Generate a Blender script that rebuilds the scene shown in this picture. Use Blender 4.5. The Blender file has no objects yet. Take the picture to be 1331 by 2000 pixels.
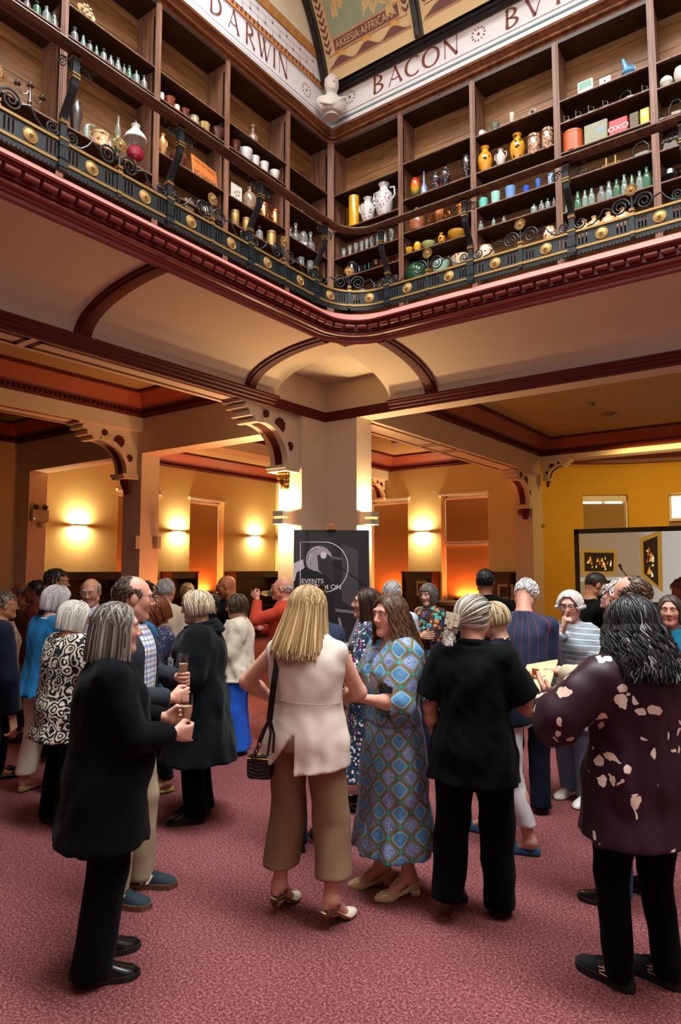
import bpy, math, random
import numpy as np
from mathutils import Vector, Matrix
PI = math.pi
random.seed(7)
SC = bpy.context.scene
COL = SC.collection
A, B = 5.533, 7.2            # the void's left wall plane is x = -A, its right wall plane y = B
CAM_H = 1.78
YAW, PITCH, FPX = math.radians(-36.24), math.radians(4.82), 1318.0

# ---------------------------------------------------------------- camera
cam_d = bpy.data.cameras.new('camera'); cam = bpy.data.objects.new('camera', cam_d); COL.objects.link(cam)
cam_d.sensor_fit = 'VERTICAL'; cam_d.sensor_height = 36.0; cam_d.lens = FPX / 2000.0 * 36.0
cam_d.clip_start = 0.05; cam_d.clip_end = 100
cam.location = (0, 0, CAM_H); cam.rotation_euler = (PI / 2 + PITCH, 0, -YAW)
SC.camera = cam
# ---------------------------------------------------------------- world, daylight, exposure
W = bpy.data.worlds.new('world'); SC.world = W; W.use_nodes = True
W.node_tree.nodes['Background'].inputs[0].default_value = (0.62, 0.72, 0.85, 1)
W.node_tree.nodes['Background'].inputs[1].default_value = 0.035
def area(name, loc, rot, sx, sy, power, col, spread=PI):
    d = bpy.data.lights.new(name, 'AREA'); d.shape = 'RECTANGLE'; d.size = sx; d.size_y = sy
    d.energy = power; d.color = col; d.spread = spread
    o = bpy.data.objects.new(name, d); COL.objects.link(o); o.location = loc; o.rotation_euler = rot
    return o
# glazed lantern along the crown of the vault
area('skylight', (-0.3, 2.2, 10.3), (0, 0, 0), 9.0, 4.2, 2000, (0.93, 0.97, 1.0), math.radians(125))
SC.view_settings.view_transform = 'Standard'; SC.view_settings.look = 'None'
SC.view_settings.exposure = 0.0; SC.view_settings.gamma = 1.0; SC.view_settings.use_curve_mapping = False

# ---------------------------------------------------------------- pixel rays (to read positions off the photograph onto known planes)
_f = np.array([math.sin(YAW) * math.cos(PITCH), math.cos(YAW) * math.cos(PITCH), math.sin(PITCH)])
_r = np.array([math.cos(YAW), -math.sin(YAW), 0.0]); _u = np.cross(_r, _f); _C = np.array([0, 0, CAM_H])
def on(px, py, ax, val):
    d = _f + _r * (px - 665.5) / FPX + _u * (1000 - py) / FPX
    i = 'xyz'.index(ax); return _C + d * (val - _C[i]) / d[i]
def ground(px, py): return on(px, py, 'z', 0.0)
def at_depth(px, py, z): return _C + (_f + _r * (px - 665.5) / FPX + _u * (1000 - py) / FPX) * z
def ray_heading(px): return YAW + math.atan((px - 665.5) / FPX)

# ---------------------------------------------------------------- mesh helpers
class MB:
    def __init__(s): s.v = []; s.f = []; s.m = []
    def add(s, vs, fs, m=0):
        k = len(s.v); s.v.extend([tuple(map(float, p)) for p in vs]); s.f.extend([tuple(i + k for i in f) for f in fs]); s.m.extend([m] * len(fs)); return s
    def box(s, x0, x1, y0, y1, z0, z1, m=0):
        v = [(x, y, z) for z in (z0, z1) for y in (y0, y1) for x in (x0, x1)]
        return s.add(v, [(0, 2, 3, 1), (4, 5, 7, 6), (0, 1, 5, 4), (2, 6, 7, 3), (0, 4, 6, 2), (1, 3, 7, 5)], m)
    def bbox(s, x0, x1, y0, y1, z0, z1, b=.004, m=0):
        # box with chamfered edges (8 corners x 3)
        bm_v = []; xs = (x0, x1); ys = (y0, y1); zs = (z0, z1); sg = (1, -1)
        for k in (0, 1):
            for j in (0, 1):
                for i in (0, 1):
                    bm_v += [(xs[i] + 0, ys[j] + sg[j] * b, zs[k] + sg[k] * b), (xs[i] + sg[i] * b, ys[j], zs[k] + sg[k] * b), (xs[i] + sg[i] * b, ys[j] + sg[j] * b, zs[k])]
        c = lambda i, j, k, a: (k * 4 + j * 2 + i) * 3 + a
        fs = []
        for i in (0, 1): q = [c(i, 0, 0, 0), c(i, 1, 0, 0), c(i, 1, 1, 0), c(i, 0, 1, 0)]; fs.append(q if i else q[::-1])
        for j in (0, 1): q = [c(0, j, 0, 1), c(1, j, 0, 1), c(1, j, 1, 1), c(0, j, 1, 1)]; fs.append(q if not j else q[::-1])
        for k in (0, 1): q = [c(0, 0, k, 2), c(1, 0, k, 2), c(1, 1, k, 2), c(0, 1, k, 2)]; fs.append(q if k else q[::-1])
        for i in (0, 1):
            for j in (0, 1): fs.append([c(i, j, 0, 0), c(i, j, 0, 1), c(i, j, 1, 1), c(i, j, 1, 0)])
            for k in (0, 1): fs.append([c(i, 0, k, 0), c(i, 0, k, 2), c(i, 1, k, 2), c(i, 1, k, 0)])
        for j in (0, 1):
            for k in (0, 1): fs.append([c(0, j, k, 1), c(0, j, k, 2), c(1, j, k, 2), c(1, j, k, 1)])
        for i in (0, 1):
            for j in (0, 1):
                for k in (0, 1): fs.append([c(i, j, k, 0), c(i, j, k, 1), c(i, j, k, 2)])
        return s.add(bm_v, fs, m)
    def grid(s, P, m=0, closed_u=False, closed_v=False, flip=False):
        P = np.asarray(P, float); nu, nv = P.shape[:2]; fs = []
        for i in range(nu if closed_u else nu - 1):
            for j in range(nv if closed_v else nv - 1):
                a, b_, c, d = i * nv + j, ((i + 1) % nu) * nv + j, ((i + 1) % nu) * nv + (j + 1) % nv, i * nv + (j + 1) % nv
                fs.append((a, d, c, b_) if flip else (a, b_, c, d))
        return s.add(P.reshape(-1, 3), fs, m)
    def lathe(s, prof, c=(0, 0, 0), n=20, m=0, axis=None, cap=True):
        # prof: (radius, height) bottom to top
        P = []
        for i in range(n):
            t = 2 * PI * i / n
            P.append([(r * math.cos(t), r * math.sin(t), h) for r, h in prof])
        P = np.array(P, float)
        if axis is not None:
            M = Vector((0, 0, 1)).rotation_difference(Vector(axis)).to_matrix(); P = P @ np.array(M).T
        P = P + np.array(c, float)
        k = len(s.v); s.grid(P, m, closed_u=True); np_ = len(prof)
        if cap:
            s.f.append(tuple(k + i * np_ for i in range(n))[::-1]); s.m.append(m)
            s.f.append(tuple(k + i * np_ + np_ - 1 for i in range(n))); s.m.append(m)
        return s
    def tube(s, path, r, n=8, m=0, closed=False, flat=1.0):
        P = np.asarray(path, float); N = len(P); R = np.full(N, r) if np.isscalar(r) else np.asarray(r, float)
        T = np.gradient(P, axis=0) if not closed else np.roll(P, -1, 0) - np.roll(P, 1, 0)
        T /= np.linalg.norm(T, axis=1)[:, None] + 1e-12
        up = np.array([0, 0, 1.0]) if abs(T[0][2]) < .9 else np.array([1.0, 0, 0])
        rings = []; nrm = np.cross(T[0], up); nrm /= np.linalg.norm(nrm)
        for i in range(N):
            nrm = nrm - T[i] * (nrm @ T[i]); nrm /= np.linalg.norm(nrm) + 1e-12; bn = np.cross(T[i], nrm)
            rings.append([P[i] + R[i] * (math.cos(a) * nrm + flat * math.sin(a) * bn) for a in [2 * PI * k / n for k in range(n)]])
        k = len(s.v); s.grid(rings, m, closed_u=closed, closed_v=True)
        if not closed:
            s.f.append(tuple(range(k, k + n))); s.m.append(m); s.f.append(tuple(range(k + (N - 1) * n, k + N * n))[::-1]); s.m.append(m)
        return s
    def ell(s, c, r, nu=16, nv=10, m=0, rot=None):
        P = []
        for i in range(nu):
            a = 2 * PI * i / nu; row = []
            for j in range(nv + 1):
                b_ = -PI / 2 + PI * j / nv; q = np.array([r[0] * math.cos(a) * math.cos(b_), r[1] * math.sin(a) * math.cos(b_), r[2] * math.sin(b_)])
                if rot is not None: q = np.array(rot) @ q
                row.append(q + np.array(c))
            P.append(row)
        return s.grid(P, m, closed_u=True)
    def prism(s, poly, fn, d0, d1, m=0):
        # poly: 2-D outline, fn(u, v, d) -> xyz
        n = len(poly); v = [fn(u, w, d0) for u, w in poly] + [fn(u, w, d1) for u, w in poly]
        return s.add(v, [tuple(range(n))[::-1], tuple(range(n, 2 * n))] + [(i, (i + 1) % n, (i + 1) % n + n, i + n) for i in range(n)], m)
    def build(s, name, mats, parent=None, smooth=True, loc=None, rotz=0, angle=35, uv=None):
        me = bpy.data.meshes.new(name); me.from_pydata(s.v, [], s.f)
        if not isinstance(mats, (list, tuple)): mats = [mats]
        for q in mats: me.materials.append(q)
        if len(mats) > 1: me.polygons.foreach_set('material_index', s.m)
        fix_normals(me)
        if smooth:
            me.polygons.foreach_set('use_smooth', [True] * len(me.polygons))
            me.set_sharp_from_angle(angle=math.radians(angle))
        me.update()
        o = bpy.data.objects.new(name, me); COL.objects.link(o)
        if parent is not None: o.parent = parent
        if loc is not None: o.location = loc
        o.rotation_euler.z = rotz
        return o
import bmesh
def fix_normals(me):
    bm = bmesh.new(); bm.from_mesh(me); bmesh.ops.recalc_face_normals(bm, faces=bm.faces); bm.to_mesh(me); bm.free()
def empty(name, loc=(0, 0, 0), rz=0):
    o = bpy.data.objects.new(name, None); COL.objects.link(o); o.location = loc; o.rotation_euler.z = rz; o.empty_display_size = .1; return o
def tag(o, label, cat=None, group=None):
    o['label'] = label
    if cat: o['category'] = cat
    if group: o['group'] = group
    return o
def struct(o): o['kind'] = 'structure'; return o

# ---------------------------------------------------------------- materials
def lin(c):
    if isinstance(c, str):
        c = [int(c[i:i + 2], 16) / 255 for i in (0, 2, 4)]
    return tuple((x / 12.92 if x <= .04045 else ((x + .055) / 1.055) ** 2.4) for x in c[:3]) + (1,)
MATS = {}
class NT:
    """small wrapper to write node graphs tersely"""
    def __init__(s, name):
        s.mat = bpy.data.materials.new(name); s.mat.use_nodes = True; s.t = s.mat.node_tree
        s.b = s.t.nodes['Principled BSDF']; s.out = s.t.nodes['Material Output']
    def n(s, ty, **kw):
        q = s.t.nodes.new('ShaderNode' + ty)
        for k, v in kw.items():
            if k.startswith('i_'):
                key = k[2:]; key = int(key) if key.isdigit() else key.replace('_', ' ')
                s.set(q.inputs[key], v)
            else: setattr(q, k, v)
        return q
    def set(s, sock, v):
        if hasattr(v, 'is_linked') or isinstance(v, bpy.types.NodeSocket): s.t.links.new(v, sock)
        elif isinstance(v, bpy.types.Node): s.t.links.new(v.outputs[0], sock)
        else: sock.default_value = v
    def math(s, op, a, b=None, c=None, clamp=False):
        q = s.n('Math', operation=op, use_clamp=clamp); s.set(q.inputs[0], a)
        if b is not None: s.set(q.inputs[1], b)
        if c is not None: s.set(q.inputs[2], c)
        return q.outputs[0]
    def ramp(s, fac, stops, interp='LINEAR'):
        q = s.n('ValToRGB'); cr = q.color_ramp; cr.interpolation = interp
        while len(cr.elements) < len(stops): cr.elements.new(.5)
        for e, (p, c) in zip(cr.elements, stops): e.position = p; e.color = lin(c)
        s.set(q.inputs[0], fac); return q.outputs[0]
    def mix(s, fac, a, b, blend='MIX'):
        q = s.n('Mix', data_type='RGBA', blend_type=blend); s.set(q.inputs[0], fac); s.set(q.inputs[6], a if not isinstance(a, str) else lin(a)); s.set(q.inputs[7], b if not isinstance(b, str) else lin(b)); return q.outputs[2]
    def obj(s): return s.n('TexCoord').outputs['Object']
    def attr(s, name): return s.n('Attribute', attribute_name=name)
    def noise(s, scale, detail=3, vec=None, rough=.5):
        q = s.n('TexNoise'); q.inputs['Scale'].default_value = scale; q.inputs['Detail'].default_value = detail; q.inputs['Roughness'].default_value = rough
        s.set(q.inputs['Vector'], vec if vec is not None else s.obj()); return q.outputs['Fac']
    def bump(s, h, strength=.2, dist=.01):
        q = s.n('Bump'); q.inputs['Strength'].default_value = strength; q.inputs['Distance'].default_value = dist; s.set(q.inputs['Height'], h)
        s.t.links.new(q.outputs[0], s.b.inputs['Normal'])
    def base(s, c, rough=.6, metal=0, spec=.5, sheen=0):
        s.set(s.b.inputs['Base Color'], lin(c) if isinstance(c, str) else c); s.b.inputs['Roughness'].default_value = rough; s.b.inputs['Metallic'].default_value = metal
        s.b.inputs['Specular IOR Level'].default_value = spec
        if sheen: s.b.inputs['Sheen Weight'].default_value = sheen
        return s
def M(name, c, rough=.55, metal=0, var=.0, vs=8, bump=0, bs=60, spec=.5, coat=0, sheen=0):
    """plain procedural material: colour, optional tone variation by noise and a fine bump"""
    key = (name, c)
    if key in MATS: return MATS[key]
    t = NT(name); t.base(c, rough, metal, spec, sheen)
    if var:
        nz = t.noise(vs, 4); q = t.n('HueSaturation'); q.inputs['Color'].default_value = lin(c)
        t.set(q.inputs['Value'], t.math('MULTIPLY_ADD', nz, 2 * var, 1 - var)); t.t.links.new(q.outputs[0], t.b.inputs['Base Color'])
    if bump: t.bump(t.noise(bs, 4), bump, .004)
    if coat: t.b.inputs['Coat Weight'].default_value = coat
    MATS[key] = t.mat; return t.mat
def glass(name, c='FFFFFF', rough=.03, ior=1.45, tint=1.0):
    key = (name, c)
    if key in MATS: return MATS[key]
    t = NT(name); t.base(c, rough); t.b.inputs['Transmission Weight'].default_value = tint; t.b.inputs['IOR'].default_value = ior
    MATS[key] = t.mat; return t.mat
def emit(name, c, strength):
    t = NT(name); t.base('000000', .5); t.b.inputs['Emission Color'].default_value = lin(c); t.b.inputs['Emission Strength'].default_value = strength; return t.mat
def wood(name, c0, c1, scale=6, along=1, rough=.4):
    t = NT(name); v = t.obj(); mp = t.n('Mapping'); t.set(mp.inputs[0], v); sc = [14, 14, 14]; sc[along] = 1.2; mp.inputs['Scale'].default_value = sc
    nz = t.noise(scale * .35, 6, mp.outputs[0], .6); t.base(t.ramp(nz, [(.3, c0), (.7, c1)]), rough); t.bump(nz, .08, .004); return t.mat
# ================================================================ SETTING
def carpet_mat():
    t = NT('carpet'); n1 = t.noise(75, 4, None, .8); n2 = t.noise(230, 3, None, .8); n3 = t.noise(1.3, 3)
    s = t.math('MULTIPLY_ADD', n2, .55, t.math('MULTIPLY', n1, .55))
    c = t.ramp(s, [(.40, '1e0b0d'), (.54, '6a3135'), (.69, 'c08684')])
    q = t.n('HueSaturation'); t.set(q.inputs['Color'], c); t.set(q.inputs['Value'], t.math('MULTIPLY_ADD', n3, .35, .82))
    t.base(q.outputs[0], .95, 0, .1); t.bump(s, .6, .008); return t.mat
def plaster(name, c):
    t = NT(name); nz = t.noise(2.2, 5); n2 = t.noise(160, 2)
    q = t.n('HueSaturation'); q.inputs['Color'].default_value = lin(c); t.set(q.inputs['Value'], t.math('MULTIPLY_ADD', nz, .10, .95))
    t.base(q.outputs[0], .75, 0, .25); t.bump(n2, .12, .003); return t.mat
m_carpet = carpet_mat(); m_cream = plaster('cream_plaster', 'd8c5b0'); m_ochre = plaster('ochre_plaster', 'dccb94'); m_yellow = plaster('yellow_plaster', 'dfb040')
m_maroon = M('maroon_gloss_paint', '80352e', .34, 0, .02, 2); m_trim = M('dark_maroon_paint', '571a18', .6, 0, .05, 5, spec=.25); m_trimbrown = M('brown_ledge_paint', '3a2618', .5)
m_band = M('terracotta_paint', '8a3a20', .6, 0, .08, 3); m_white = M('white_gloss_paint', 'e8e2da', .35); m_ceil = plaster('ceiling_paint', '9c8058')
m_dark = M('near_black_paint', '15100e', .4); m_gilt = M('gilt', 'b98a45', .32, .85, .2, 30); m_blind = M('tan_blind_fabric', 'a98a5a', .8, 0, .04, 40, .05, 300)
m_mahog = wood('mahogany', '1c0b07', '3c1a10', 6, 2, .35); m_glow_day = emit('daylight_behind_blind', 'e9f0ff', 4.5)

struct(MB().box(-14, 8, -6, 19, -.1, 0).build('floor', m_carpet, smooth=False))
# --- ground-floor shell
def wall(name, boxes, m=m_cream, mats=None):
    b = MB()
    for q in boxes: b.box(*q)
    return struct(b.build(name, m, smooth=False))
wall('wall_arcade_left', [(-5.93, -A, -4.4, 6.70, 3.795, 4.75)])
wall('wall_arcade_right', [(-5.015, 7, B, 7.55, 3.795, 4.75)])
wall('pillar_corner', [(-5.93, -A, 6.70, 7.55, 0, 4.75), (-A, -5.015, B, 7.55, 0, 4.75)])
wall('pillar_inner', [(-9.29, -8.83, 6.70, 7.05, 0, 3.62)])
wall('beam_inner', [(-9.29, -8.83, -4.4, 14.1, 3.96, 4.75)])
wall('beam_cross', [(-12.6, -5.93, 6.70, 7.05, 3.615, 4.75)])
wall('beam_aisle', [(-5.54, -5.015, 7.55, 14.1, 3.795, 4.75)])
wall('beam_apse', [(-5.015, 7, 14.1, 14.5, 4.08, 4.75)])
wall('pillar_outer_left', [(-12.6, -12.17, 6.70, 7.06, 0, 3.62)])
wall('pillar_outer_right', [(-5.56, -5.16, 13.95, 14.55, 0, 4.2)])
# outer walls with window openings
def pierced(name, axis, pos, th, lo, hi, ztop, wins, m):
    bx = []; cur = lo
    for a, b_, z0, z1 in wins:
        bx += [(cur, a, 0, ztop), (a, b_, 0, z0), (a, b_, z1, ztop)]; cur = b_
    bx.append((cur, hi, 0, ztop)); bb = MB()
    for a, b_, z0, z1 in bx:
        if axis == 'x': bb.box(pos - th, pos, a, b_, z0, z1)
        else: bb.box(a, b_, pos, pos + th, z0, z1)
    return struct(bb.build(name, m, smooth=False))
WL = [(8.95, 10.05, 1.15, 3.48), (10.99, 12.12, 1.15, 3.48)]
WR = [(-9.45, -8.31, 1.06, 3.47), (-7.41, -6.24, 1.06, 3.49)]
pierced('wall_far_left', 'x', -12.58, .42, -4.4, 14.5, 4.75, WL, m_ochre)
pierced('wall_far_right', 'y', 14.1, .42, -12.58, -5.17, 4.75, WR, m_ochre)
wall('wall_near', [(-14, 8, -4.8, -4.4, 0, 4.75)]); wall('wall_side', [(7, 7.4, -4.8, 19, 0, 4.75)])
# apse wall: a curved bay beyond the back beam, with two windows
def apse():
    cx, cy, rx, ry = -1.35, 14.45, 3.86, 2.4; N = 64; b = MB()
    P = [(cx - rx * math.cos(PI * i / N), cy + ry * math.sin(PI * i / N) ** .8) for i in range(N + 1)]
    def opening(i):
        for lo, hi in ((11, 18), (23, 30)):
            if lo <= i < hi: return True
    for i in range(N):
        (x0, y0), (x1, y1) = P[i], P[i + 1]
        segs = [(0, 1.1), (3.49, 4.75)] if opening(i) else [(0, 4.75)]
        nx, ny = (y0 - y1), (x1 - x0); L = math.hypot(nx, ny); nx, ny = nx / L * .35, ny / L * .35
        for z0, z1 in segs:
            v = [(x0, y0, z0), (x1, y1, z0), (x1 + nx, y1 + ny, z0), (x0 + nx, y0 + ny, z0), (x0, y0, z1), (x1, y1, z1), (x1 + nx, y1 + ny, z1), (x0 + nx, y0 + ny, z1)]
            b.add(v, [(0, 1, 2, 3), (4, 7, 6, 5), (0, 4, 5, 1), (1, 5, 6, 2), (2, 6, 7, 3), (3, 7, 4, 0)])
    struct(b.build('wall_apse', m_yellow, smooth=False)); return P
APSE = apse()
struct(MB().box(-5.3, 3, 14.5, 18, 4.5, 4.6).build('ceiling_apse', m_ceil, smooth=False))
def apse_cornice():
    b = MB(); prof = [(0, 4.2), (-.06, 4.22), (-.07, 4.3), (-.12, 4.34), (-.12, 4.4), (-.3, 4.5)]
    P = np.array(APSE); T = np.gradient(P, axis=0); T /= np.linalg.norm(T, axis=1)[:, None]; Nn = np.c_[-T[:, 1], T[:, 0]]
    b.grid([[(*(P[i] + Nn[i] * d), z) for d, z in prof] for i in range(len(P))], 0)
    return struct(b.build('cornice_apse', m_maroon))
apse_cornice()
# --- coffered ceilings
def coffer(name, x0, x1, y0, y1, z=4.18):
    b = MB()
    def ring(d): return [(x0 + d, y0 + d), (x1 - d, y0 + d), (x1 - d, y1 - d), (x0 + d, y1 - d)]
    def strip(prof, m):
        b.grid([[(x, y, zz) for (x, y), zz in [(ring(d)[k], zz) for d, zz in prof]] for k in range(4)], m, closed_u=True)
    strip([(0, z), (.02, z), (.025, z + .02), (.06, z + .03), (.06, z + .085), (.10, z + .095), (.11, z + .12)], 0)
    strip([(.11, z + .12), (.14, z + .16), (.30, z + .30)], 1)
    strip([(.30, z + .30), (.30, z + .29), (.37, z + .29), (.37, z + .33)], 0)
    for k in range(4):                                               # dentils
        (ax, ay), (bx, by) = ring(.06)[k], ring(.06)[(k + 1) % 4]; L = math.hypot(bx - ax, by - ay); n = int(L / .075); ux, uy = (bx - ax) / L, (by - ay) / L
        for i in range(n):
            px, py = ax + ux * (i + .5) * L / n, ay + uy * (i + .5) * L / n; h = .019
            hx, hy = (h, .02) if abs(ux) > .5 else (.02, h)
            b.box(px - hx, px + hx, py - hy, py + hy, z + .032, z + .083, 0)
    o = struct(b.build(name, [m_trim, m_band], smooth=False))
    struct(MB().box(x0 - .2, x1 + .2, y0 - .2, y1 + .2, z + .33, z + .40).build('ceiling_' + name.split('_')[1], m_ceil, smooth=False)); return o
coffer('cornice_nave', -8.83, -5.93, -1.6, 6.70); coffer('cornice_west', -12.58, -9.29, -1.6, 6.70)
coffer('cornice_north', -12.58, -9.29, 7.05, 14.1); coffer('cornice_middle', -8.83, -5.54, 7.55, 14.1); coffer('cornice_east', -5.015, 2.6, 7.55, 14.1)
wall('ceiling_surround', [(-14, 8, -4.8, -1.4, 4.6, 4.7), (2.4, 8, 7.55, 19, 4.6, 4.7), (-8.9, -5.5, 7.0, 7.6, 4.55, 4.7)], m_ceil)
# --- painted maroon panels on the soffits of the arcade (lines with fret ends)
def soffit_lines(name, x0, x1, y0, y1, z, breaks, along):
    b = MB(); t = .004; w = .05
    def bar(a0, a1, c0, c1):
        if along == 'y': b.box(c0, c1, a0, a1, z - t, z + .001)
        else: b.box(a0, a1, c0, c1, z - t, z + .001)
    lo, hi = (x0, x1) if along == 'y' else (y0, y1); c = [lo + .07, hi - .07]
    for a0, a1 in breaks:
        bar(a0, a1, c[0], c[0] + w); bar(a0, a1, c[1] - w, c[1]); bar(a0, a0 + w, c[0], c[1]); bar(a1 - w, a1, c[0], c[1])
    return struct(b.build(name, m_trim, smooth=False))
soffit_lines('trim_soffit_left', -5.93, -A, 0, 0, 3.795, [(.2, 2.42), (2.5, 3.05), (3.13, 5.6)], 'y')
soffit_lines('trim_soffit_aisle', -5.54, -5.015, 0, 0, 3.795, [(7.7, 9.6), (9.7, 10.3), (10.4, 13.0)], 'y')
soffit_lines('trim_soffit_inner', -9.29, -8.83, 0, 0, 3.96, [(-1, 1.9), (2, 2.5), (2.6, 5.6)], 'y')
# --- trim, cove, ribs under the gallery
TRIM = [(0, 3.775), (.03, 3.775), (.035, 3.80), (.06, 3.81), (.065, 3.835), (.09, 3.845), (.10, 3.87), (.12, 3.875), (.12, 3.895), (.0, 3.93)]
def straight(prof, side, t0, t1, m, b):
    f = (lambda t, e, z: (-A + e, t, z)) if side == 'L' else (lambda t, e, z: (t, B - e, z))
    b.grid([[f(t, e, z) for e, z in prof] for t in (t0, t1)], m)
    for t in (t0, t1): b.add([f(t, e, z) for e, z in prof], [tuple(range(len(prof)))], m)
b = MB(); straight(TRIM, 'L', -3.5, 6.13, 0, b); straight(TRIM, 'R', -4.47, 6.9, 0, b); struct(b.build('trim_arcade', m_trim, smooth=False))
b = MB(); b.box(-A, -A + .012, 6.12, B, 3.775, 3.905); b.box(-A, -4.46, B - .012, B, 3.775, 3.905); struct(b.build('trim_niche', m_trim, smooth=False))
COVE = [(.05 + 1.13 * (1 - math.cos(t)), 3.90 + .375 * math.sin(t)) for t in [PI / 2 * i / 14 for i in range(15)]]
def cove(side, t0, t1, b):
    prof = COVE + [(1.18, 4.34), (0, 4.34), (0, 3.90)]
    straight(prof, side, t0, t1, 0, b)
b = MB(); cove('L', -3.5, 6.13, b); struct(b.build('cove_left', m_cream)); b = MB(); cove('R', -4.47, 6.9, b); struct(b.build('cove_right', m_cream))
def rib(side, t, w=.085):
    b = MB(); prof = [(e + (.022 if 0 else 0), z) for e, z in COVE]
    f = (lambda t, e, z: (-A + e, t, z)) if side == 'L' else (lambda t, e, z: (t, B - e, z))
    rows = []
    for i, (e, z) in enumerate(prof):
        a = PI / 2 * i / 14; ne, nz = math.cos(a) * .9, -math.sin(a) - .12; q = math.hypot(ne, nz); ne, nz = ne / q, nz / q
        rows.append([f(t + dt * w, e + ne * d, z + nz * d) for dt, d in ((-1, -.01), (-1, .025), (-.62, .03), (-.55, .045), (0, .05), (.55, .045), (.62, .03), (1, .025), (1, -.01))])
    b.grid(rows, 0); return struct(b.build('trim_cove_rib', m_trim))
for y in (-.8, 1.3, 3.46, 5.66): rib('L', y)
rib('R', -3.86); rib('R', .35)
struct(MB().box(-6.0, -4.2, 5.95, 7.3, 4.30, 4.36).build('ceiling_niche', m_cream, smooth=False))
# --- gallery edge: cornice swept round the rounded corner
def sweep_pts(e, Ec=1.72, y0=-3.5, x1=6.9, n=12):
    c = (-A + Ec, B - Ec); r = Ec - e
    return [(-A + e, y0)] + [(c[0] - r * math.cos(PI / 2 * k / n), c[1] + r * math.sin(PI / 2 * k / n)) for k in range(n + 1)] + [(x1, B - e)]
def sweep(prof, m, b, Ec=1.72, n=12, **k):
    cols = [sweep_pts(e, Ec, n=n, **k) for e, z in prof]
    b.grid([[(*cols[j][i], prof[j][1]) for j in range(len(prof))] for i in range(len(cols[0]))], m)
b = MB()
sweep([(1.13, 4.26), (1.17, 4.235), (1.19, 4.25), (1.195, 4.275), (1.215, 4.28), (1.22, 4.295)], 0, b)
sweep([(1.22, 4.295), (1.235, 4.297)] + [(1.245 + .018 * math.cos(a), 4.318 + .018 * math.sin(a)) for a in [-PI / 2 + PI * i / 8 for i in range(9)]] + [(1.235, 4.338), (1.235, 4.345)], 0, b)
sweep([(1.235, 4.345), (1.26, 4.35), (1.262, 4.41), (1.31, 4.418), (1.315, 4.425), (1.345, 4.428), (1.352, 4.444)], 0, b)
sweep([(1.352, 4.444), (1.225, 4.553), (1.21, 4.556), (.5, 4.556)], 1, b)  # top slope: skylight sheen on the maroon put into a lighter salmon colour
struct(b.build('cornice_gallery', [m_maroon, M('skylit_maroon', 'cb8074', .35)], smooth=False, angle=40))
def rolls():
    # quarter-round blocks in a row along the cornice, cut like a broken torus
    pts = []; E = 1.30; Ec = 1.72; r = Ec - E; c = (-A + Ec, B - Ec); p = .1315
    y = c[1] - p / 2
    while y > -2: pts.append((-A + E, y, 0)); y -= p
    na = int(round(r * PI / 2 / p))
    for k in range(na):
        a = PI / 2 * (k + .5) / na; pts.append((c[0] - r * math.cos(a), c[1] + r * math.sin(a), -a))
    x = c[0] + p / 2
    while x < 5: pts.append((x, B - E, -PI / 2)); x += p
    b = MB()
    for x, y, a in pts:
        ux, uy = -math.sin(a), math.cos(a)
        if a == -PI / 2: ux, uy = 1, 0
        h = .052; b.tube([(x - ux * h, y - uy * h, 4.386), (x + ux * h, y + uy * h, 4.386)], .026, 12, 0)
    return struct(b.build('trim_gallery_rolls', m_maroon))
rolls()
wall('floor_gallery', [(-6.0, -A + 1.15, -3.5, 6.2, 4.36, 4.5), (-6.0, 6.9, B - 1.15, 7.6, 4.36, 4.5)], m_dark)

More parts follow.
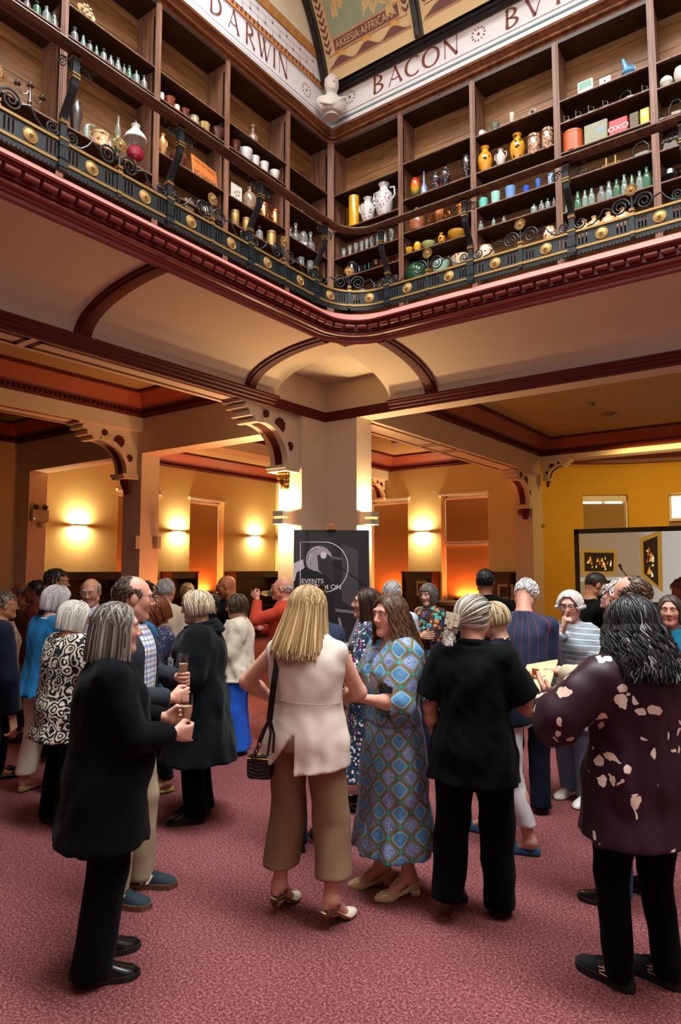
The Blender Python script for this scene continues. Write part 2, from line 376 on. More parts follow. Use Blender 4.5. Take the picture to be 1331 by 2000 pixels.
# --- brackets (plaster consoles) under the beams
def bracket(name, o, s, w, mats, L=1.05, leaf=True, sc=1.0, label=''):
    """o: point on the wall at soffit height, s: unit direction away from the wall, w: width vector; lies in the plane of s and z"""
    o, s, w = Vector(o), Vector(s), Vector(w); W_ = w.length; wn = w.normalized()
    F = lambda u, z, d: tuple(o + s * (u * sc) + wn * (d * W_) + Vector((0, 0, z * sc)))
    b = MB(); arc = [(.68 - .46 * math.sin(t), -.68 + .46 * math.cos(t)) for t in [PI / 2 * i / 12 for i in range(13)]]
    poly = [(0, .0), (1.0, .0), (1.0, -.03), (.97, -.05), (.97, -.09), (.90, -.12), (.88, -.17), (.80, -.19), (.76, -.235)] + arc + [(.24, -.69), (.0, -.69)]
    b.prism(poly, F, -.42, .42, 0)
    for u, z, hu, hz in ((1.03, -.015, .05, .018), (.985, -.07, .035, .024), (.905, -.145, .03, .03), (.80, -.215, .04, .022), (.15, -.715, .15, .02), (.14, -.75, .13, .02)):
        b.prism([(u - hu, z - hz), (u + hu, z - hz), (u + hu, z + hz), (u - hu, z + hz)], F, -.55, .55, 0)
    # raised archivolt each side
    for d0, d1 in ((-.5, -.42), (.42, .5)):
        ring = [(.68 - (.46 + .0) * math.sin(t), -.68 + .46 * math.cos(t)) for t in [PI / 2 * i / 12 for i in range(13)]]
        ring2 = [(.68 - .52 * math.sin(t), -.68 + .52 * math.cos(t)) for t in [PI / 2 * i / 12 for i in range(12, -1, -1)]]
        b.prism(ring + ring2, F, d0, d1, 0)
    r = b.build(name, [mats[0]], smooth=False)
    b = MB()
    for u, z, rad in ((.62, -.10, .05), (.36, -.20, .095), (.16, -.44, .055)):
        n = 22 if rad > .08 else 16
        for sg in (-1, 1):
            pl = [(u + rad * (1 + (.06 * math.cos(9 * t) if rad > .08 else 0)) * math.cos(t), z + rad * (1 + (.06 * math.cos(9 * t) if rad > .08 else 0)) * math.sin(t)) for t in [2 * PI * k / (n * 2) for k in range(n * 2)]]
            b.prism(pl, F, sg * .42, sg * .47, 0)
    inl = [(.68 - .45 * math.sin(t), -.68 + .45 * math.cos(t)) for t in [PI / 2 * i / 12 for i in range(13)]]
    b.grid([[F(u, z, d) for d in (-.2, -.08, .08, .2)] for u, z in inl], 0)
    struct(b.build('trim_bracket_rosette', mats[1], parent=r, smooth=False))
    if leaf:
        b = MB(); c = F(.13, -.84, 0)
        for k in range(5):
            a = (k - 2) * .42
            for lvl, (rr, dz) in enumerate(((.10, 0.0), (.075, -.07), (.05, -.13))):
                p = Vector(c) + wn * (math.sin(a) * rr * sc) + s * ((math.cos(a) * rr - .06) * sc) + Vector((0, 0, dz * sc + .03))
                b.ell(p, (.034 * sc, .034 * sc, .055 * sc), 10, 6)
        b.ell(Vector(c) + Vector((0, 0, -.03)), (.05 * sc, .05 * sc, .12 * sc), 10, 8)
        struct(b.build('trim_bracket_leaf', mats[2], parent=r))
    r['kind'] = 'structure'; return r
br = [m_cream, m_trim, m_gilt]; br2 = [m_cream, m_trim, m_trim]
bracket('trim_bracket', (-5.73, 6.70, 3.795), (0, -1, 0), (.30, 0, 0), br)
bracket('trim_bracket', (-9.06, 6.70, 3.96), (0, -1, 0), (.30, 0, 0), br2)
bracket('trim_bracket', (-9.06, 14.1, 3.96), (0, -1, 0), (.30, 0, 0), br2, sc=.62, leaf=False)
bracket('trim_bracket', (-5.28, 13.95, 3.82), (0, -1, 0), (.30, 0, 0), br2)
bracket('trim_bracket', (-5.0, 14.3, 4.08), (1, 0, 0), (0, .25, 0), br2, sc=.55, leaf=True)

# --- windows of the far walls
def window(n, axis, pos, a, b_, z0, z1, rail=None, gap=.022, tone=m_blind):
    cy = (a + b_) / 2; d = .24
    f = (lambda u, z, k: (pos - k, u, z)) if axis == 'x' else (lambda u, z, k: (u, pos + k, z))
    def bx(mb, u0, u1, z0_, z1_, k0, k1, m=0):
        p, q = f(u0, z0_, k0), f(u1, z1_, k1); mb.box(min(p[0], q[0]), max(p[0], q[0]), min(p[1], q[1]), max(p[1], q[1]), min(p[2], q[2]), max(p[2], q[2]), m)
    fr = MB(); w = .055
    bx(fr, a, a + w, z0, z1, d, d + .09); bx(fr, b_ - w, b_, z0, z1, d, d + .09); bx(fr, a, b_, z1 - w, z1, d, d + .09); bx(fr, a, b_, z0, z0 + w, d, d + .09)
    zr = (z0 + z1) / 2 + .13; bx(fr, a, b_, zr - .05, zr + .045, d + .02, d + .10)
    if rail: bx(fr, a + .02, b_, rail - .05, rail + .005, d - .07, d + .03); bx(fr, a + .02, b_, rail + .015, rail + .06, d - .06, d + .03)
    root = struct(fr.build('window_%d' % n, m_white, smooth=False))
    mb = MB(); bx(mb, a, b_, z0, z1, d + .2, d + .205); struct(mb.build('window_pane', m_glow_day, root, smooth=False))
    mb = MB()
    if rail: bx(mb, a + gap, b_ - gap * .4, rail + .06, z1 - .09, d - .03, d - .026); bx(mb, a + gap, b_ - gap * .4, z0, rail - .05, d - .03, d - .026)
    else: bx(mb, a + gap, b_ - gap, z0, z1 - .09, d - .03, d - .026)
    tag(mb.build('blind', tone, root, smooth=False), 'tan fabric roller blind')
    mb = MB(); p, q = f(a + .01, z1 - .06, d - .045), f(b_ - .01, z1 - .06, d - .045); mb.tube([p, q], .032, 12); mb.build('blind_roller', m_white, root)
    mb = MB(); bx(mb, a - .06, b_ + .06, z1, z1 + .05, -.05, .03); bx(mb, a - .05, b_ + .05, z0 - .05, z0, -.06, d); struct(mb.build('window_sill', m_white, root, smooth=False))
    return root
window(1, 'x', -12.58, *WL[0]); window(2, 'x', -12.58, *WL[1]); window(3, 'y', 14.1, *WR[0]); window(4, 'y', 14.1, *WR[1], rail=2.36)
# red uplighters standing on the sills
m_led = emit('red_led', 'ff3a1a', 6)
def uplighter(x, y, z, ax, label):
    b = MB(); s = (.30, .05) if ax == 'x' else (.05, .30)
    b.bbox(x - s[0], x + s[0], y - s[1], y + s[1], z, z + .06, .006); r = tag(b.build('uplighter', m_dark), label, 'stage light', 'uplighters on the window sills')
    b = MB(); b.box(x - s[0] * .9, x + s[0] * .9, y - s[1] * .5, y + s[1] * .5, z + .06, z + .063); b.build('lens', m_led, r, smooth=False)
    area('red_uplight', (x, y, z + .075), (PI, 0, 0), s[0] * 1.8, s[1] * 1.8, 30, (1, .16, .03))
uplighter(-6.85, 14.22, 1.065, 'x', 'red LED bar glowing on the sill of the sash window with a white meeting rail')
uplighter(-8.80, 14.22, 1.065, 'x', 'red LED bar on the sill of the window just beside the poster')
uplighter(-12.70, 11.55, 1.155, 'y', 'red LED bar on the window sill between the two wall lights at the left')
uplighter(-12.70, 9.55, 1.155, 'y', 'red LED bar on the sill of the window hidden behind the inner pillar')
# apse windows (flat frames across the openings)
def apse_window(i0, i1, n, ac=False):
    p, q = Vector((*APSE[i0], 0)), Vector((*APSE[i1], 0)); u = (q - p); L = u.length; u.normalize(); nrm = Vector((-u.y, u.x, 0))
    F = lambda a, k, z: tuple(p + u * a + nrm * k + Vector((0, 0, z)))
    def bx(mb, a0, a1, k0, k1, z0, z1): mb.add([F(a, k, z) for z in (z0, z1) for k in (k0, k1) for a in (a0, a1)], [(0, 2, 3, 1), (4, 5, 7, 6), (0, 1, 5, 4), (2, 6, 7, 3), (0, 4, 6, 2), (1, 3, 7, 5)])
    mb = MB(); w = .06
    for q_ in ((0, w, .22, .31, 1.1, 3.49), (L - w, L, .22, .31, 1.1, 3.49), (0, L, .22, .31, 3.43, 3.49), (0, L, .22, .31, 2.83, 2.92), (L * .48, L * .56, .22, .31, 2.9, 3.49)): bx(mb, *q_)
    r = struct(mb.build('window_%d' % n, m_white, smooth=False))
    mb = MB(); bx(mb, 0, L, .36, .365, 1.1, 3.49); struct(mb.build('window_pane', m_glow_day, r, smooth=False))
    mb = MB(); bx(mb, .01, L - .03, .17, .175, 1.1, 2.86 if ac else 3.3); tag(mb.build('blind', m_blind, r, smooth=False), 'tan fabric roller blind')
    mb = MB(); bx(mb, 0, L, .1, .2, 3.34, 3.47) if not ac else bx(mb, 0, L, .1, .2, 2.86, 2.93); mb.build('blind_roller', m_white, r, smooth=False)
    if ac:
        mb = MB(); bx(mb, L * .58, L * .95, .1, .3, 2.98, 3.4); tag(mb.build('ventilator', M('vent_grey', '4a4438', .5), r, smooth=False), 'grey square ventilator set in the upper pane')
apse_window(11, 18, 5); apse_window(23, 30, 6, True)
# door at the far left wall edge
b = MB(); b.box(-12.58, -12.50, 5.70, 5.82, 0, 3.05); b.box(-12.58, -12.50, 4.5, 5.82, 3.05, 3.17); b.box(-12.58, -12.54, 4.5, 5.7, 0, 3.05); struct(b.build('door_1', m_white, smooth=False))

# --- closing storey above the gallery (upper walls, vault)
m_frieze = plaster('frieze_white', 'e6e2e4'); m_lun = plaster('lunette_cream', 'e4d9bd')
wall('wall_upper_left', [(-6.1, -A - .02, -.4, 7.6, 4.36, 7.62), (-6.1, -A + .345, -.4, 7.6, 7.58, 10.8)], m_frieze)
wall('wall_upper_right', [(-6.1, 6.9, B + .02, 7.6, 4.36, 7.62), (-6.1, 6.9, B - .345, 7.6, 7.58, 8.14)], m_frieze)
wall('wall_upper_near', [(-6.1, 6.9, -.8, -.4, 4.36, 8.14)], m_frieze); wall('wall_upper_side', [(5.6, 6.0, -.8, 7.6, 4.36, 10.8)], m_frieze)
wall('ceiling_roof', [(-6.1, 6.9, -1.2, 8, 10.75, 10.9)], m_frieze)
b = MB(); b.box(-A + .345, -A + .349, -.3, B - .345, 8.60, 10.7); struct(b.build('wall_lunette', m_lun, smooth=False))
# ================================================================ GALLERY: display cases, cornice, frieze, vault, balustrade, bust
m_oak = wood('oak_upright', '5a3826', '9a6f56', 5, 2, .45); m_shelf = wood('shelf_wood', '1c0d07', '40210f', 5, 1, .45); m_shelfx = wood('shelf_wood_x', '1c0d07', '40210f', 5, 0, .45)
m_backL = wood('back_boards', '66401e', 'a87642', 5, 1, .55); m_backR = wood('back_boards_x', '66401e', 'a87642', 5, 0, .55)
m_corn = wood('polished_cornice', '4a2412', '8a5630', 4, 1, .3)
PY = [.05, 1.05, 2.05, 3.02, 4.02, 4.97, 6.0, 6.85]; PX = [-5.18, -4.11, -3.14, -2.17, -1.22, -.25, .72, 1.7]
SHL = {6: [6.74, 6.26, 5.85, 5.57, 5.22, 4.88], 5: [6.74, 6.46, 5.90, 5.60, 5.22, 4.88], 4: [6.74, 6.46, 5.90, 5.55, 5.2, 4.88], 3: [6.74, 6.45, 5.62, 5.2, 4.88], 2: [6.74, 6.45, 5.60, 5.2], 1: [6.74, 6.45, 5.60], 0: [6.74, 6.45, 5.6]}
SHR = {0: [6.72, 6.22, 5.84, 5.56, 5.22, 4.88], 1: [6.77, 6.30, 5.88, 5.61, 5.22, 4.88], 2: [6.74, 6.30, 5.88, 5.62, 5.22, 4.88], 3: [6.75, 6.50, 6.17, 5.86, 5.51, 5.2, 4.88], 4: [6.74, 6.47, 6.15, 5.83, 5.51, 5.2], 5: [6.74, 6.47, 6.15, 5.83, 5.51], 6: [6.74, 6.3, 5.88]}
def case(side, posts, shelves, label):
    f = (lambda t, e, z: (-A + e, t, z)) if side == 'L' else (lambda t, e, z: (t, B - e, z))
    root = tag(empty('display_case', f(posts[0], 0, 4.5)), label, 'shelving'); off = Vector(root.location)
    def F(t, e, z): return tuple(Vector(f(t, e, z)) - off)
    def bx(b, t0, t1, e0, e1, z0, z1, m=0):
        p, q = F(t0, e0, z0), F(t1, e1, z1); b.box(min(p[0], q[0]), max(p[0], q[0]), min(p[1], q[1]), max(p[1], q[1]), z0 - 4.5, z1 - 4.5, m)
    for t in posts:
        b = MB(); bx(b, t - .018, t + .018, .02, .33, 4.5, 7.45)
        for k, w in ((0, .034), (1, .024), (2, .012)): bx(b, t - w, t + w, .33 + .008 * k, .338 + .008 * k, 4.5, 7.42)
        b.build('upright', m_oak, root, smooth=False)
        b = MB()
        for s in (-1, 1): bx(b, t + s * .0185, t + s * .021, .28, .305, 4.55, 7.3)
        b.build('shelf_rack', m_dark, root, smooth=False)
    b = MB(); zs = [4.5 + .255 * k for k in range(13)]
    for z0, z1 in zip(zs, zs[1:]): bx(b, posts[0], posts[-1], .0, .02, z0 + .003, z1 - .003 if z1 < 7.5 else 7.5)
    bx(b, posts[0], posts[-1], -.01, .004, 4.5, 7.5); b.build('back_board', m_backL if side == 'L' else m_backR, root, smooth=False)
    for i, lv in shelves.items():
        for z in lv:
            b = MB(); bx(b, posts[i] + .02, posts[i + 1] - .02, .02, .325, z - .022, z); bx(b, posts[i] + .02, posts[i + 1] - .02, .325, .334, z - .014, z - .002, 1)
            b.build('shelf', [m_shelf if side == 'L' else m_shelfx, m_oak], root, smooth=False)
    b = MB(); bx(b, posts[0], posts[-1], .0, .34, 4.5, 4.6); bx(b, posts[0], posts[-1], .0, .335, 7.40, 7.5); b.build('plinth', m_shelf if side == 'L' else m_shelfx, root, smooth=False)
    return root
case('L', PY, SHL, 'dark wooden open shelving along the gallery wall under the DARWIN lettering')
case('R', PX, SHR, 'dark wooden open shelving along the gallery wall under the BACON lettering')
b = MB()                                                              # fluted corner post of the two cases
for k in range(5):
    a = k / 4; b.tube([(-A + .35 + .045 * (a - .5) + .01, B - .35 + .045 * (a - .5) - .01, 4.5), (-A + .35 + .045 * (a - .5) + .01, B - .35 + .045 * (a - .5) - .01, 7.45)], .016, 8)
b.box(-A + .2, -A + .345, B - .345, B - .2, 4.5, 7.45); tag(b.build('corner_post', m_oak), 'fluted wooden post in the gallery corner between the two runs of shelving', 'post')
b = MB()
sweep([(.30, 7.44), (.335, 7.44), (.34, 7.47), (.36, 7.475)] + [(.362 + .02 * math.cos(a), 7.495 + .02 * math.sin(a)) for a in [-PI / 2 + PI * i / 6 for i in range(7)]] + [(.362, 7.52), (.375, 7.53), (.40, 7.56), (.415, 7.565), (.42, 7.585), (.415, 7.60), (.34, 7.605)], 0, b, Ec=.47, n=5)
struct(b.build('cornice_shelving', m_corn, angle=25))

# ---- frieze lettering (flared roman capitals drawn as strokes)
def arcp(cx, cy, rx, ry, a0, a1, n=14): return [(cx + rx * math.cos(math.radians(a0 + (a1 - a0) * i / n)), cy + ry * math.sin(math.radians(a0 + (a1 - a0) * i / n))) for i in range(n + 1)]
T_, t_ = .155, .05
LET = {
 'D': (.86, [([(.1, 0), (.1, 1)], [T_, T_]), (arcp(.1, .5, .68, .5, 90, -90), 'bowl')]),
 'A': (.82, [([(.02, 0), (.42, 1)], [t_, t_]), ([(.80, 0), (.40, 1)], [T_, T_ * .8]), ([(.18, .36), (.40, .30), (.64, .36)], [t_] * 3)]),
 'R': (.78, [([(.1, 0), (.1, 1)], [T_, T_]), (arcp(.1, .74, .46, .26, 90, -90), 'bowl'), ([(.30, .48), (.74, 0)], [t_ * 1.4, T_])]),
 'W': (1.16, [([(.0, 1), (.30, 0)], [T_, T_]), ([(.30, 0), (.62, .98)], [t_, t_]), ([(.42, 1), (.72, 0)], [T_, T_]), ([(.72, 0), (1.08, 1)], [t_, t_])]),
 'I': (.26, [([(.1, 0), (.1, 1)], [T_, T_])]),
 'N': (.86, [([(.08, 0), (.08, 1)], [t_, t_]), ([(.06, 1), (.74, 0)], [T_, T_]), ([(.74, 0), (.74, 1.12)], [t_, t_])]),
 'B': (.72, [([(.1, 0), (.1, 1)], [T_, T_]), (arcp(.1, .75, .42, .25, 90, -90), 'bowl'), (arcp(.1, .25, .50, .25, 90, -90), 'bowl')]),
 'C': (.86, [(arcp(.5, .5, .47, .5, 50, 310, 24), 'bowl2')]),
 'O': (.96, [(arcp(.46, .5, .45, .5, 0, 360, 32), 'ring')]),
 'V': (.80, [([(.0, 1), (.40, 0)], [T_, T_]), ([(.40, 0), (.76, 1)], [t_, t_])]),
 'T': (.72, [([(.34, 0), (.34, 1)], [T_, T_]), ([(.0, .97), (.68, .97)], [t_, t_])]),
 'L': (.62, [([(.1, 0), (.1, 1)], [T_, T_]), ([(.1, .03), (.56, .03)], [t_, t_])]), 'E': (.62, [([(.1, 0), (.1, 1)], [T_, T_]), ([(.1, .03), (.5, .03)], [t_, t_]), ([(.1, .5), (.44, .5)], [t_, t_]), ([(.1, .97), (.5, .97)], [t_, t_])])}
def glyph(b, ch, F, d, m=0):
    for pts, w in LET[ch][1]:
        P = np.array(pts, float); n = len(P); T = np.gradient(P, axis=0); T /= np.linalg.norm(T, axis=1)[:, None]; N = np.c_[-T[:, 1], T[:, 0]]
        if isinstance(w, str):
            W = np.array([t_ + (T_ - t_) * (abs(T[i][1]) ** 1.5) for i in range(n)])
        else: W = np.array(w)
        if n == 2 or not isinstance(w, str):
            S = np.linspace(0, 1, 9) if n == 2 else None
            if S is not None:                                           # flare the stroke ends like a chisel-cut letter
                P = np.array([P[0] * (1 - s) + P[1] * s for s in S]); W = np.array([(W[0] * (1 - s) + W[1] * s) * (.78 + .45 * abs(2 * s - 1) ** 3) for s in S]); N = np.repeat(N[:1], 9, 0)
        b.grid([[F(*(p + nn * w_ / 2), d), F(*(p - nn * w_ / 2), d)] for p, nn, w_ in zip(P, N, W)], m)
m_letter = M('frieze_letter_red', '7a3a2c', .7); m_teal = M('frieze_teal_line', '6f8a8c', .7); m_ochreband = M('frieze_ochre', 'c98a45', .7); m_line = M('frieze_brown_line', '5a3226', .7)
E0 = .35
FL = lambda u, z, d=0: (-A + E0 + d, u, z); FR = lambda u, z, d=0: (u, B - E0 - d, z)
def word(txt, F, centres, zc, h, sx=1.0):
    b = MB()
    for ch, c in zip(txt, centres):
        w = LET[ch][0] * h * sx
        glyph(b, ch, lambda u, v, d: F(c - w / 2 + u * h * sx, zc - h / 2 + v * h, d), .0015)
    return struct(b.build('wall_lettering', m_letter, smooth=False))
word('DARWIN', FL, [4.76, 5.03, 5.30, 5.55, 5.72, 5.88], 7.945, .26, .78)
word('BACON', FR, [-4.415, -4.17, -3.92, -3.66, -3.39], 7.965, .235, 1.0)
word('BVTLE', FR, [-2.63, -2.37, -2.11, -1.88, -1.65], 7.955, .235, 1.0)
def flower(b, F, u, z, r):
    for k in range(12):
        a = 2 * PI * k / 12; c, s = math.cos(a), math.sin(a); q = [(.62, 0), (.82, .09), (1, 0), (.82, -.09)]
        b.add([F(u + r * (p * c - w * s), z + r * (p * s + w * c), .0015) for p, w in q], [(0, 1, 2, 3)])
    b.add([F(u + r * .18 * math.cos(2 * PI * k / 10), z + r * .18 * math.sin(2 * PI * k / 10), .0015) for k in range(10)], [tuple(range(10))])
b = MB(); flower(b, FR, -4.87, 7.98, .095); flower(b, FR, -3.04, 7.955, .095); flower(b, FL, 6.335, 7.90, .095); flower(b, FR, -.9, 7.95, .095); struct(b.build('wall_flower_marking', m_letter, smooth=False))
def hband(F, u0, u1, z0, z1, m, name, d=.001):
    b = MB(); b.add([F(u0, z0, d), F(u1, z0, d), F(u1, z1, d), F(u0, z1, d)], [(0, 1, 2, 3)]); return struct(b.build(name, m, smooth=False))
UR, UL = B - E0, -A + E0
hband(FR, UL, 5.5, 7.715, 7.74, m_teal, 'wall_line'); hband(FR, UL, 5.5, 7.79, 7.796, m_line, 'wall_line'); hband(FR, UL, 5.5, 8.09, 8.096, m_line, 'wall_line')
hband(FL, -.3, UR, 7.70, 7.706, m_teal, 'wall_line'); hband(FL, -.3, UR, 7.75, 7.756, m_line, 'wall_line'); hband(FL, -.3, UR, 8.07, 8.076, m_line, 'wall_line')
# dentil band, tile course and ochre band of the lunette
hband(FL, -.3, 6.70, 8.105, 8.185, m_ochreband, 'wall_band'); hband(FL, -.3, 6.6, 8.46, 8.585, m_ochreband, 'wall_band', .005)
b = MB()
for z0, z1 in ((8.098, 8.108), (8.182, 8.192)): b.add([FL(-.3, z0, .002), FL(6.68, z0, .002), FL(6.68, z1, .002), FL(-.3, z1, .002)], [(0, 1, 2, 3)])
y = 1.0
while y < 6.66:
    b.add([FL(y, 8.135, .002), FL(y + .035, 8.135, .002), FL(y + .035, 8.185, .002), FL(y, 8.185, .002)], [(0, 1, 2, 3)]); y += .07
struct(b.build('wall_dentil_marking', m_letter, smooth=False))
b = MB()
for z in (8.275, 8.365): b.add([FL(-.3, z, .0015), FL(6.6, z, .0015), FL(6.6, z + .004, .0015), FL(-.3, z + .004, .0015)], [(0, 1, 2, 3)])
for z in (8.455, 8.587): b.add([FL(-.3, z, .006), FL(6.6, z, .006), FL(6.6, z + .006, .006), FL(-.3, z + .006, .006)], [(0, 1, 2, 3)])
for r, z in enumerate((8.192, 8.279, 8.369)):
    y = 1.0 + .13 * (r % 2)
    while y < 6.55:
        b.add([FL(y, z, .0015), FL(y + .004, z, .0015), FL(y + .004, z + .086, .0015), FL(y, z + .086, .0015)], [(0, 1, 2, 3)])
        b.add([FL(y - .014, z + .012, .0015), FL(y + .018, z + .012, .0015), FL(y + .002, z - .012, .0015)], [(0, 1, 2)]); y += .26
struct(b.build('wall_tile_marking', m_line, smooth=False))
b = MB(); y = 1.0
while y < 6.5: flower(b, lambda u, z, d: FL(u, z, .007), y, 8.522, .05); y += .155
struct(b.build('wall_rosette_marking', m_letter, smooth=False))

# ---- painted barrel vault springing from the right wall
VY, VZ, VR = 3.6, 7.3, 3.2
def vault_pt(x, a, d=0): return (x, VY + (VR - d) * math.cos(a), VZ + (VR - d) * math.sin(a))
a0, a1 = math.asin((8.14 - VZ) / VR), math.radians(62)
m_vbuff = M('vault_buff', 'd3b785', .75); m_vteal = M('vault_sage', '8f9a80', .75, 0, .12, 9); m_vmar = M('vault_plum', '6e4440', .75); m_vgold = M('vault_leaf_gold', 'cfb27a', .7); m_vpink = M('vault_salmon', 'c9785a', .75); m_vapricot = M('vault_apricot', 'd79a4a', .7)
b = MB(); an = [a0 + (a1 - a0) * i / 20 for i in range(21)]
b.grid([[vault_pt(x, a) for a in an] for x in (-A + .3, 5.6)], 0)
struct(b.build('ceiling_vault', m_vbuff))
b = MB(); an2 = [PI - a for a in an]; b.grid([[vault_pt(x, a) for a in an2] for x in (-A + .3, 5.6)], 0); struct(b.build('ceiling_vault_near', m_vbuff))
b = MB()                                                              # black moulded springing cornice on the right wall
prof = [(.34, 8.10), (.36, 8.10), (.365, 8.12), (.40, 8.13), (.405, 8.155), (.44, 8.165), (.445, 8.19), (.485, 8.205), (.49, 8.23), (.525, 8.245), (.53, 8.26), (.50, 8.275), (.3, 8.28)]
b.grid([[(x, B - e, z) for e, z in prof] for x in (-A + .34, 5.6)], 0); struct(b.build('cornice_vault', m_dark, smooth=False))
hband(FR, UL, 5.5, 8.098, 8.115, M('gold_line', 'd8c06a', .5), 'wall_line', .002)
def vrib(x, w):
    b = MB(); rows = []
    for a in [a0 + (a1 - a0) * i / 24 for i in range(25)]:
        rows.append([vault_pt(x + dx * w, a, d) for dx, d in ((-1, 0), (-1, .03), (-.6, .035), (-.5, .06), (.5, .06), (.6, .035), (1, .03), (1, 0))])
    b.grid(rows, 0); return struct(b.build('trim_vault_rib', m_dark, smooth=False))
vrib(-A + .40, .06)
RX = [-3.72, -2.15, -.58, 1.0]
for x in RX: vrib(x, .055)
def vpatch(b, x0, x1, s0, s1, m, d=.003, n=6):                         # s: metres up the curve from the springing cornice
    A0 = math.asin((8.25 - VZ) / VR)
    b.grid([[vault_pt(x, A0 + (s0 + (s1 - s0) * k / n) / VR, d) for k in range(n + 1)] for x in (x0, x1)], m)
def vpoly(b, pts, m, d=.006):
    A0 = math.asin((8.25 - VZ) / VR); b.add([vault_pt(x, A0 + s / VR, d) for x, s in pts], [tuple(range(len(pts)))], m)
def vpanel(x0, x1, txt):
    L = x1 - x0; b = MB(); ms = [m_vbuff, m_vmar, m_vteal, m_vgold, m_vpink, m_vapricot]
    vpatch(b, x0 + .03, x1 - .03, .03, .038, 4, .004); vpatch(b, x0 + .03, x1 - .03, .048, .054, 1, .004)
    # wave border
    n = 28; w0, w1 = .06, .2; pts = [(x0 + .05 + (L - .1) * i / n, .118 + .046 * math.sin(2 * PI * 3 * i / n - 1.2)) for i in range(n + 1)]
    A0 = math.asin((8.25 - VZ) / VR)
    b.grid([[vault_pt(x, A0 + s / VR, .004) for s in (w0, sm)] for x, sm in pts], 1)
    b.grid([[vault_pt(x, A0 + s / VR, .005) for s in (sm - .012, sm + .012)] for x, sm in pts], 3)
    for k in range(3):
        c = x0 + .05 + (L - .1) * (k + .93) / 3 * 1.0 - .18
        for dx, ds, r in ((0, .02, .045), (-.05, .01, .03), (.05, .01, .03)):
            vpoly(b, [(c + dx + r * math.cos(t), .158 + ds + r * .6 * math.sin(t)) for t in [2 * PI * i / 10 for i in range(10)]], 5)
    vpatch(b, x0 + .05, x1 - .05, .188, .194, 1, .004)
    # chevron side borders
    for xa, sg in ((x0 + .07, 1), (x1 - .07, -1)):
        s = .21
        while s < 2.4:
            for side in (-1, 1):
                vpoly(b, [(xa, s), (xa + side * .045, s + .05), (xa + side * .045, s + .095), (xa, s + .045)], 1, .005)
            s += .085
        vpatch(b, xa + sg * .065 - .004, xa + sg * .065 + .004, .25, 2.4, 4, .005, 16)
    # text band and field
    vpatch(b, x0 + .165, x1 - .165, .222, .352, 1, .005); vpatch(b, x0 + .15, x1 - .15, .204, .212, 4, .005); vpatch(b, x0 + .15, x1 - .15, .362, .368, 4, .005); vpatch(b, x0 + .15, x1 - .15, .378, 2.4, 2, .004, 18)
    rnd = random.Random(int(L * 100) + len(txt)); cx = (x0 + x1) / 2
    def leaf(x, s, ang, l=.17, m=3):
        c, sn = math.cos(ang), math.sin(ang); q = [(0, 0), (.3, .17), (.65, .18), (1, 0), (.65, -.18), (.3, -.17)]
        vpoly(b, [(x + l * (p * c - w * sn), s + l * (p * sn + w * c)) for p, w in q], m, .0065)
        vpoly(b, [(x + l * (p * c - w * sn), s + l * (p * sn + w * c)) for p, w in ((0, .012), (.9, 0), (0, -.012))], 1, .0085)
    for k in range(4):                                                # branching stems
        sgn = -1 if k % 2 else 1; s0_ = .52 + .3 * k; base = [(cx + .06 * math.sin(i * .5), .39 + i * .13) for i in range(15)]
        br = [(cx, s0_), (cx + sgn * .13, s0_ + .05), (cx + sgn * .27, s0_ - .02), (cx + sgn * .37, s0_ - .10)]
        for P in ([base] if k == 0 else []) + [br]:
            b.grid([[vault_pt(x, A0 + s / VR, .0055), vault_pt(x + .022, A0 + (s + .022) / VR, .0055)] for x, s in P], 3)
        for x, s in br[1:]:
            for q in range(4): leaf(x, s, rnd.uniform(0, 6.28))
    for k in range(26): leaf(rnd.uniform(x0 + .2, x1 - .2), rnd.uniform(.48, 2.3), rnd.uniform(.4, 2.7) if rnd.random() < .5 else rnd.uniform(3.4, 5.8), .13)
    struct(b.build('ceiling_vault_panel', ms, smooth=False))
    if txt:
        me = text_mesh(txt, .135)
        xs = [v.co.x for v in me.vertices]; w = max(xs) - min(xs); k = (L - .38) / w
        for v in me.vertices: v.co = Vector(vault_pt(x0 + .19 + (v.co.x - min(xs)) * k, A0 + (.24 + v.co.y * .95) / VR, .008))
        me.materials.clear(); me.materials.append(m_vgold); o = bpy.data.objects.new('ceiling_lettering', me); COL.objects.link(o); struct(o)
def text_mesh(txt, size, extrude=0):
    c = bpy.data.curves.new('lettering', 'FONT'); c.body = txt; c.size = size; c.extrude = extrude; c.align_x = 'LEFT'
    o = bpy.data.objects.new('lettering', c); COL.objects.link(o); dg = bpy.context.evaluated_depsgraph_get()
    me = bpy.data.meshes.new_from_object(o.evaluated_get(dg)); bpy.data.objects.remove(o); return me
vpanel(-A + .46, RX[0] - .055, 'AKEESIA\u00b7AFFRICANA'); vpanel(RX[0] + .055, RX[1] - .055, ''); vpanel(RX[1] + .055, RX[2] - .055, '')

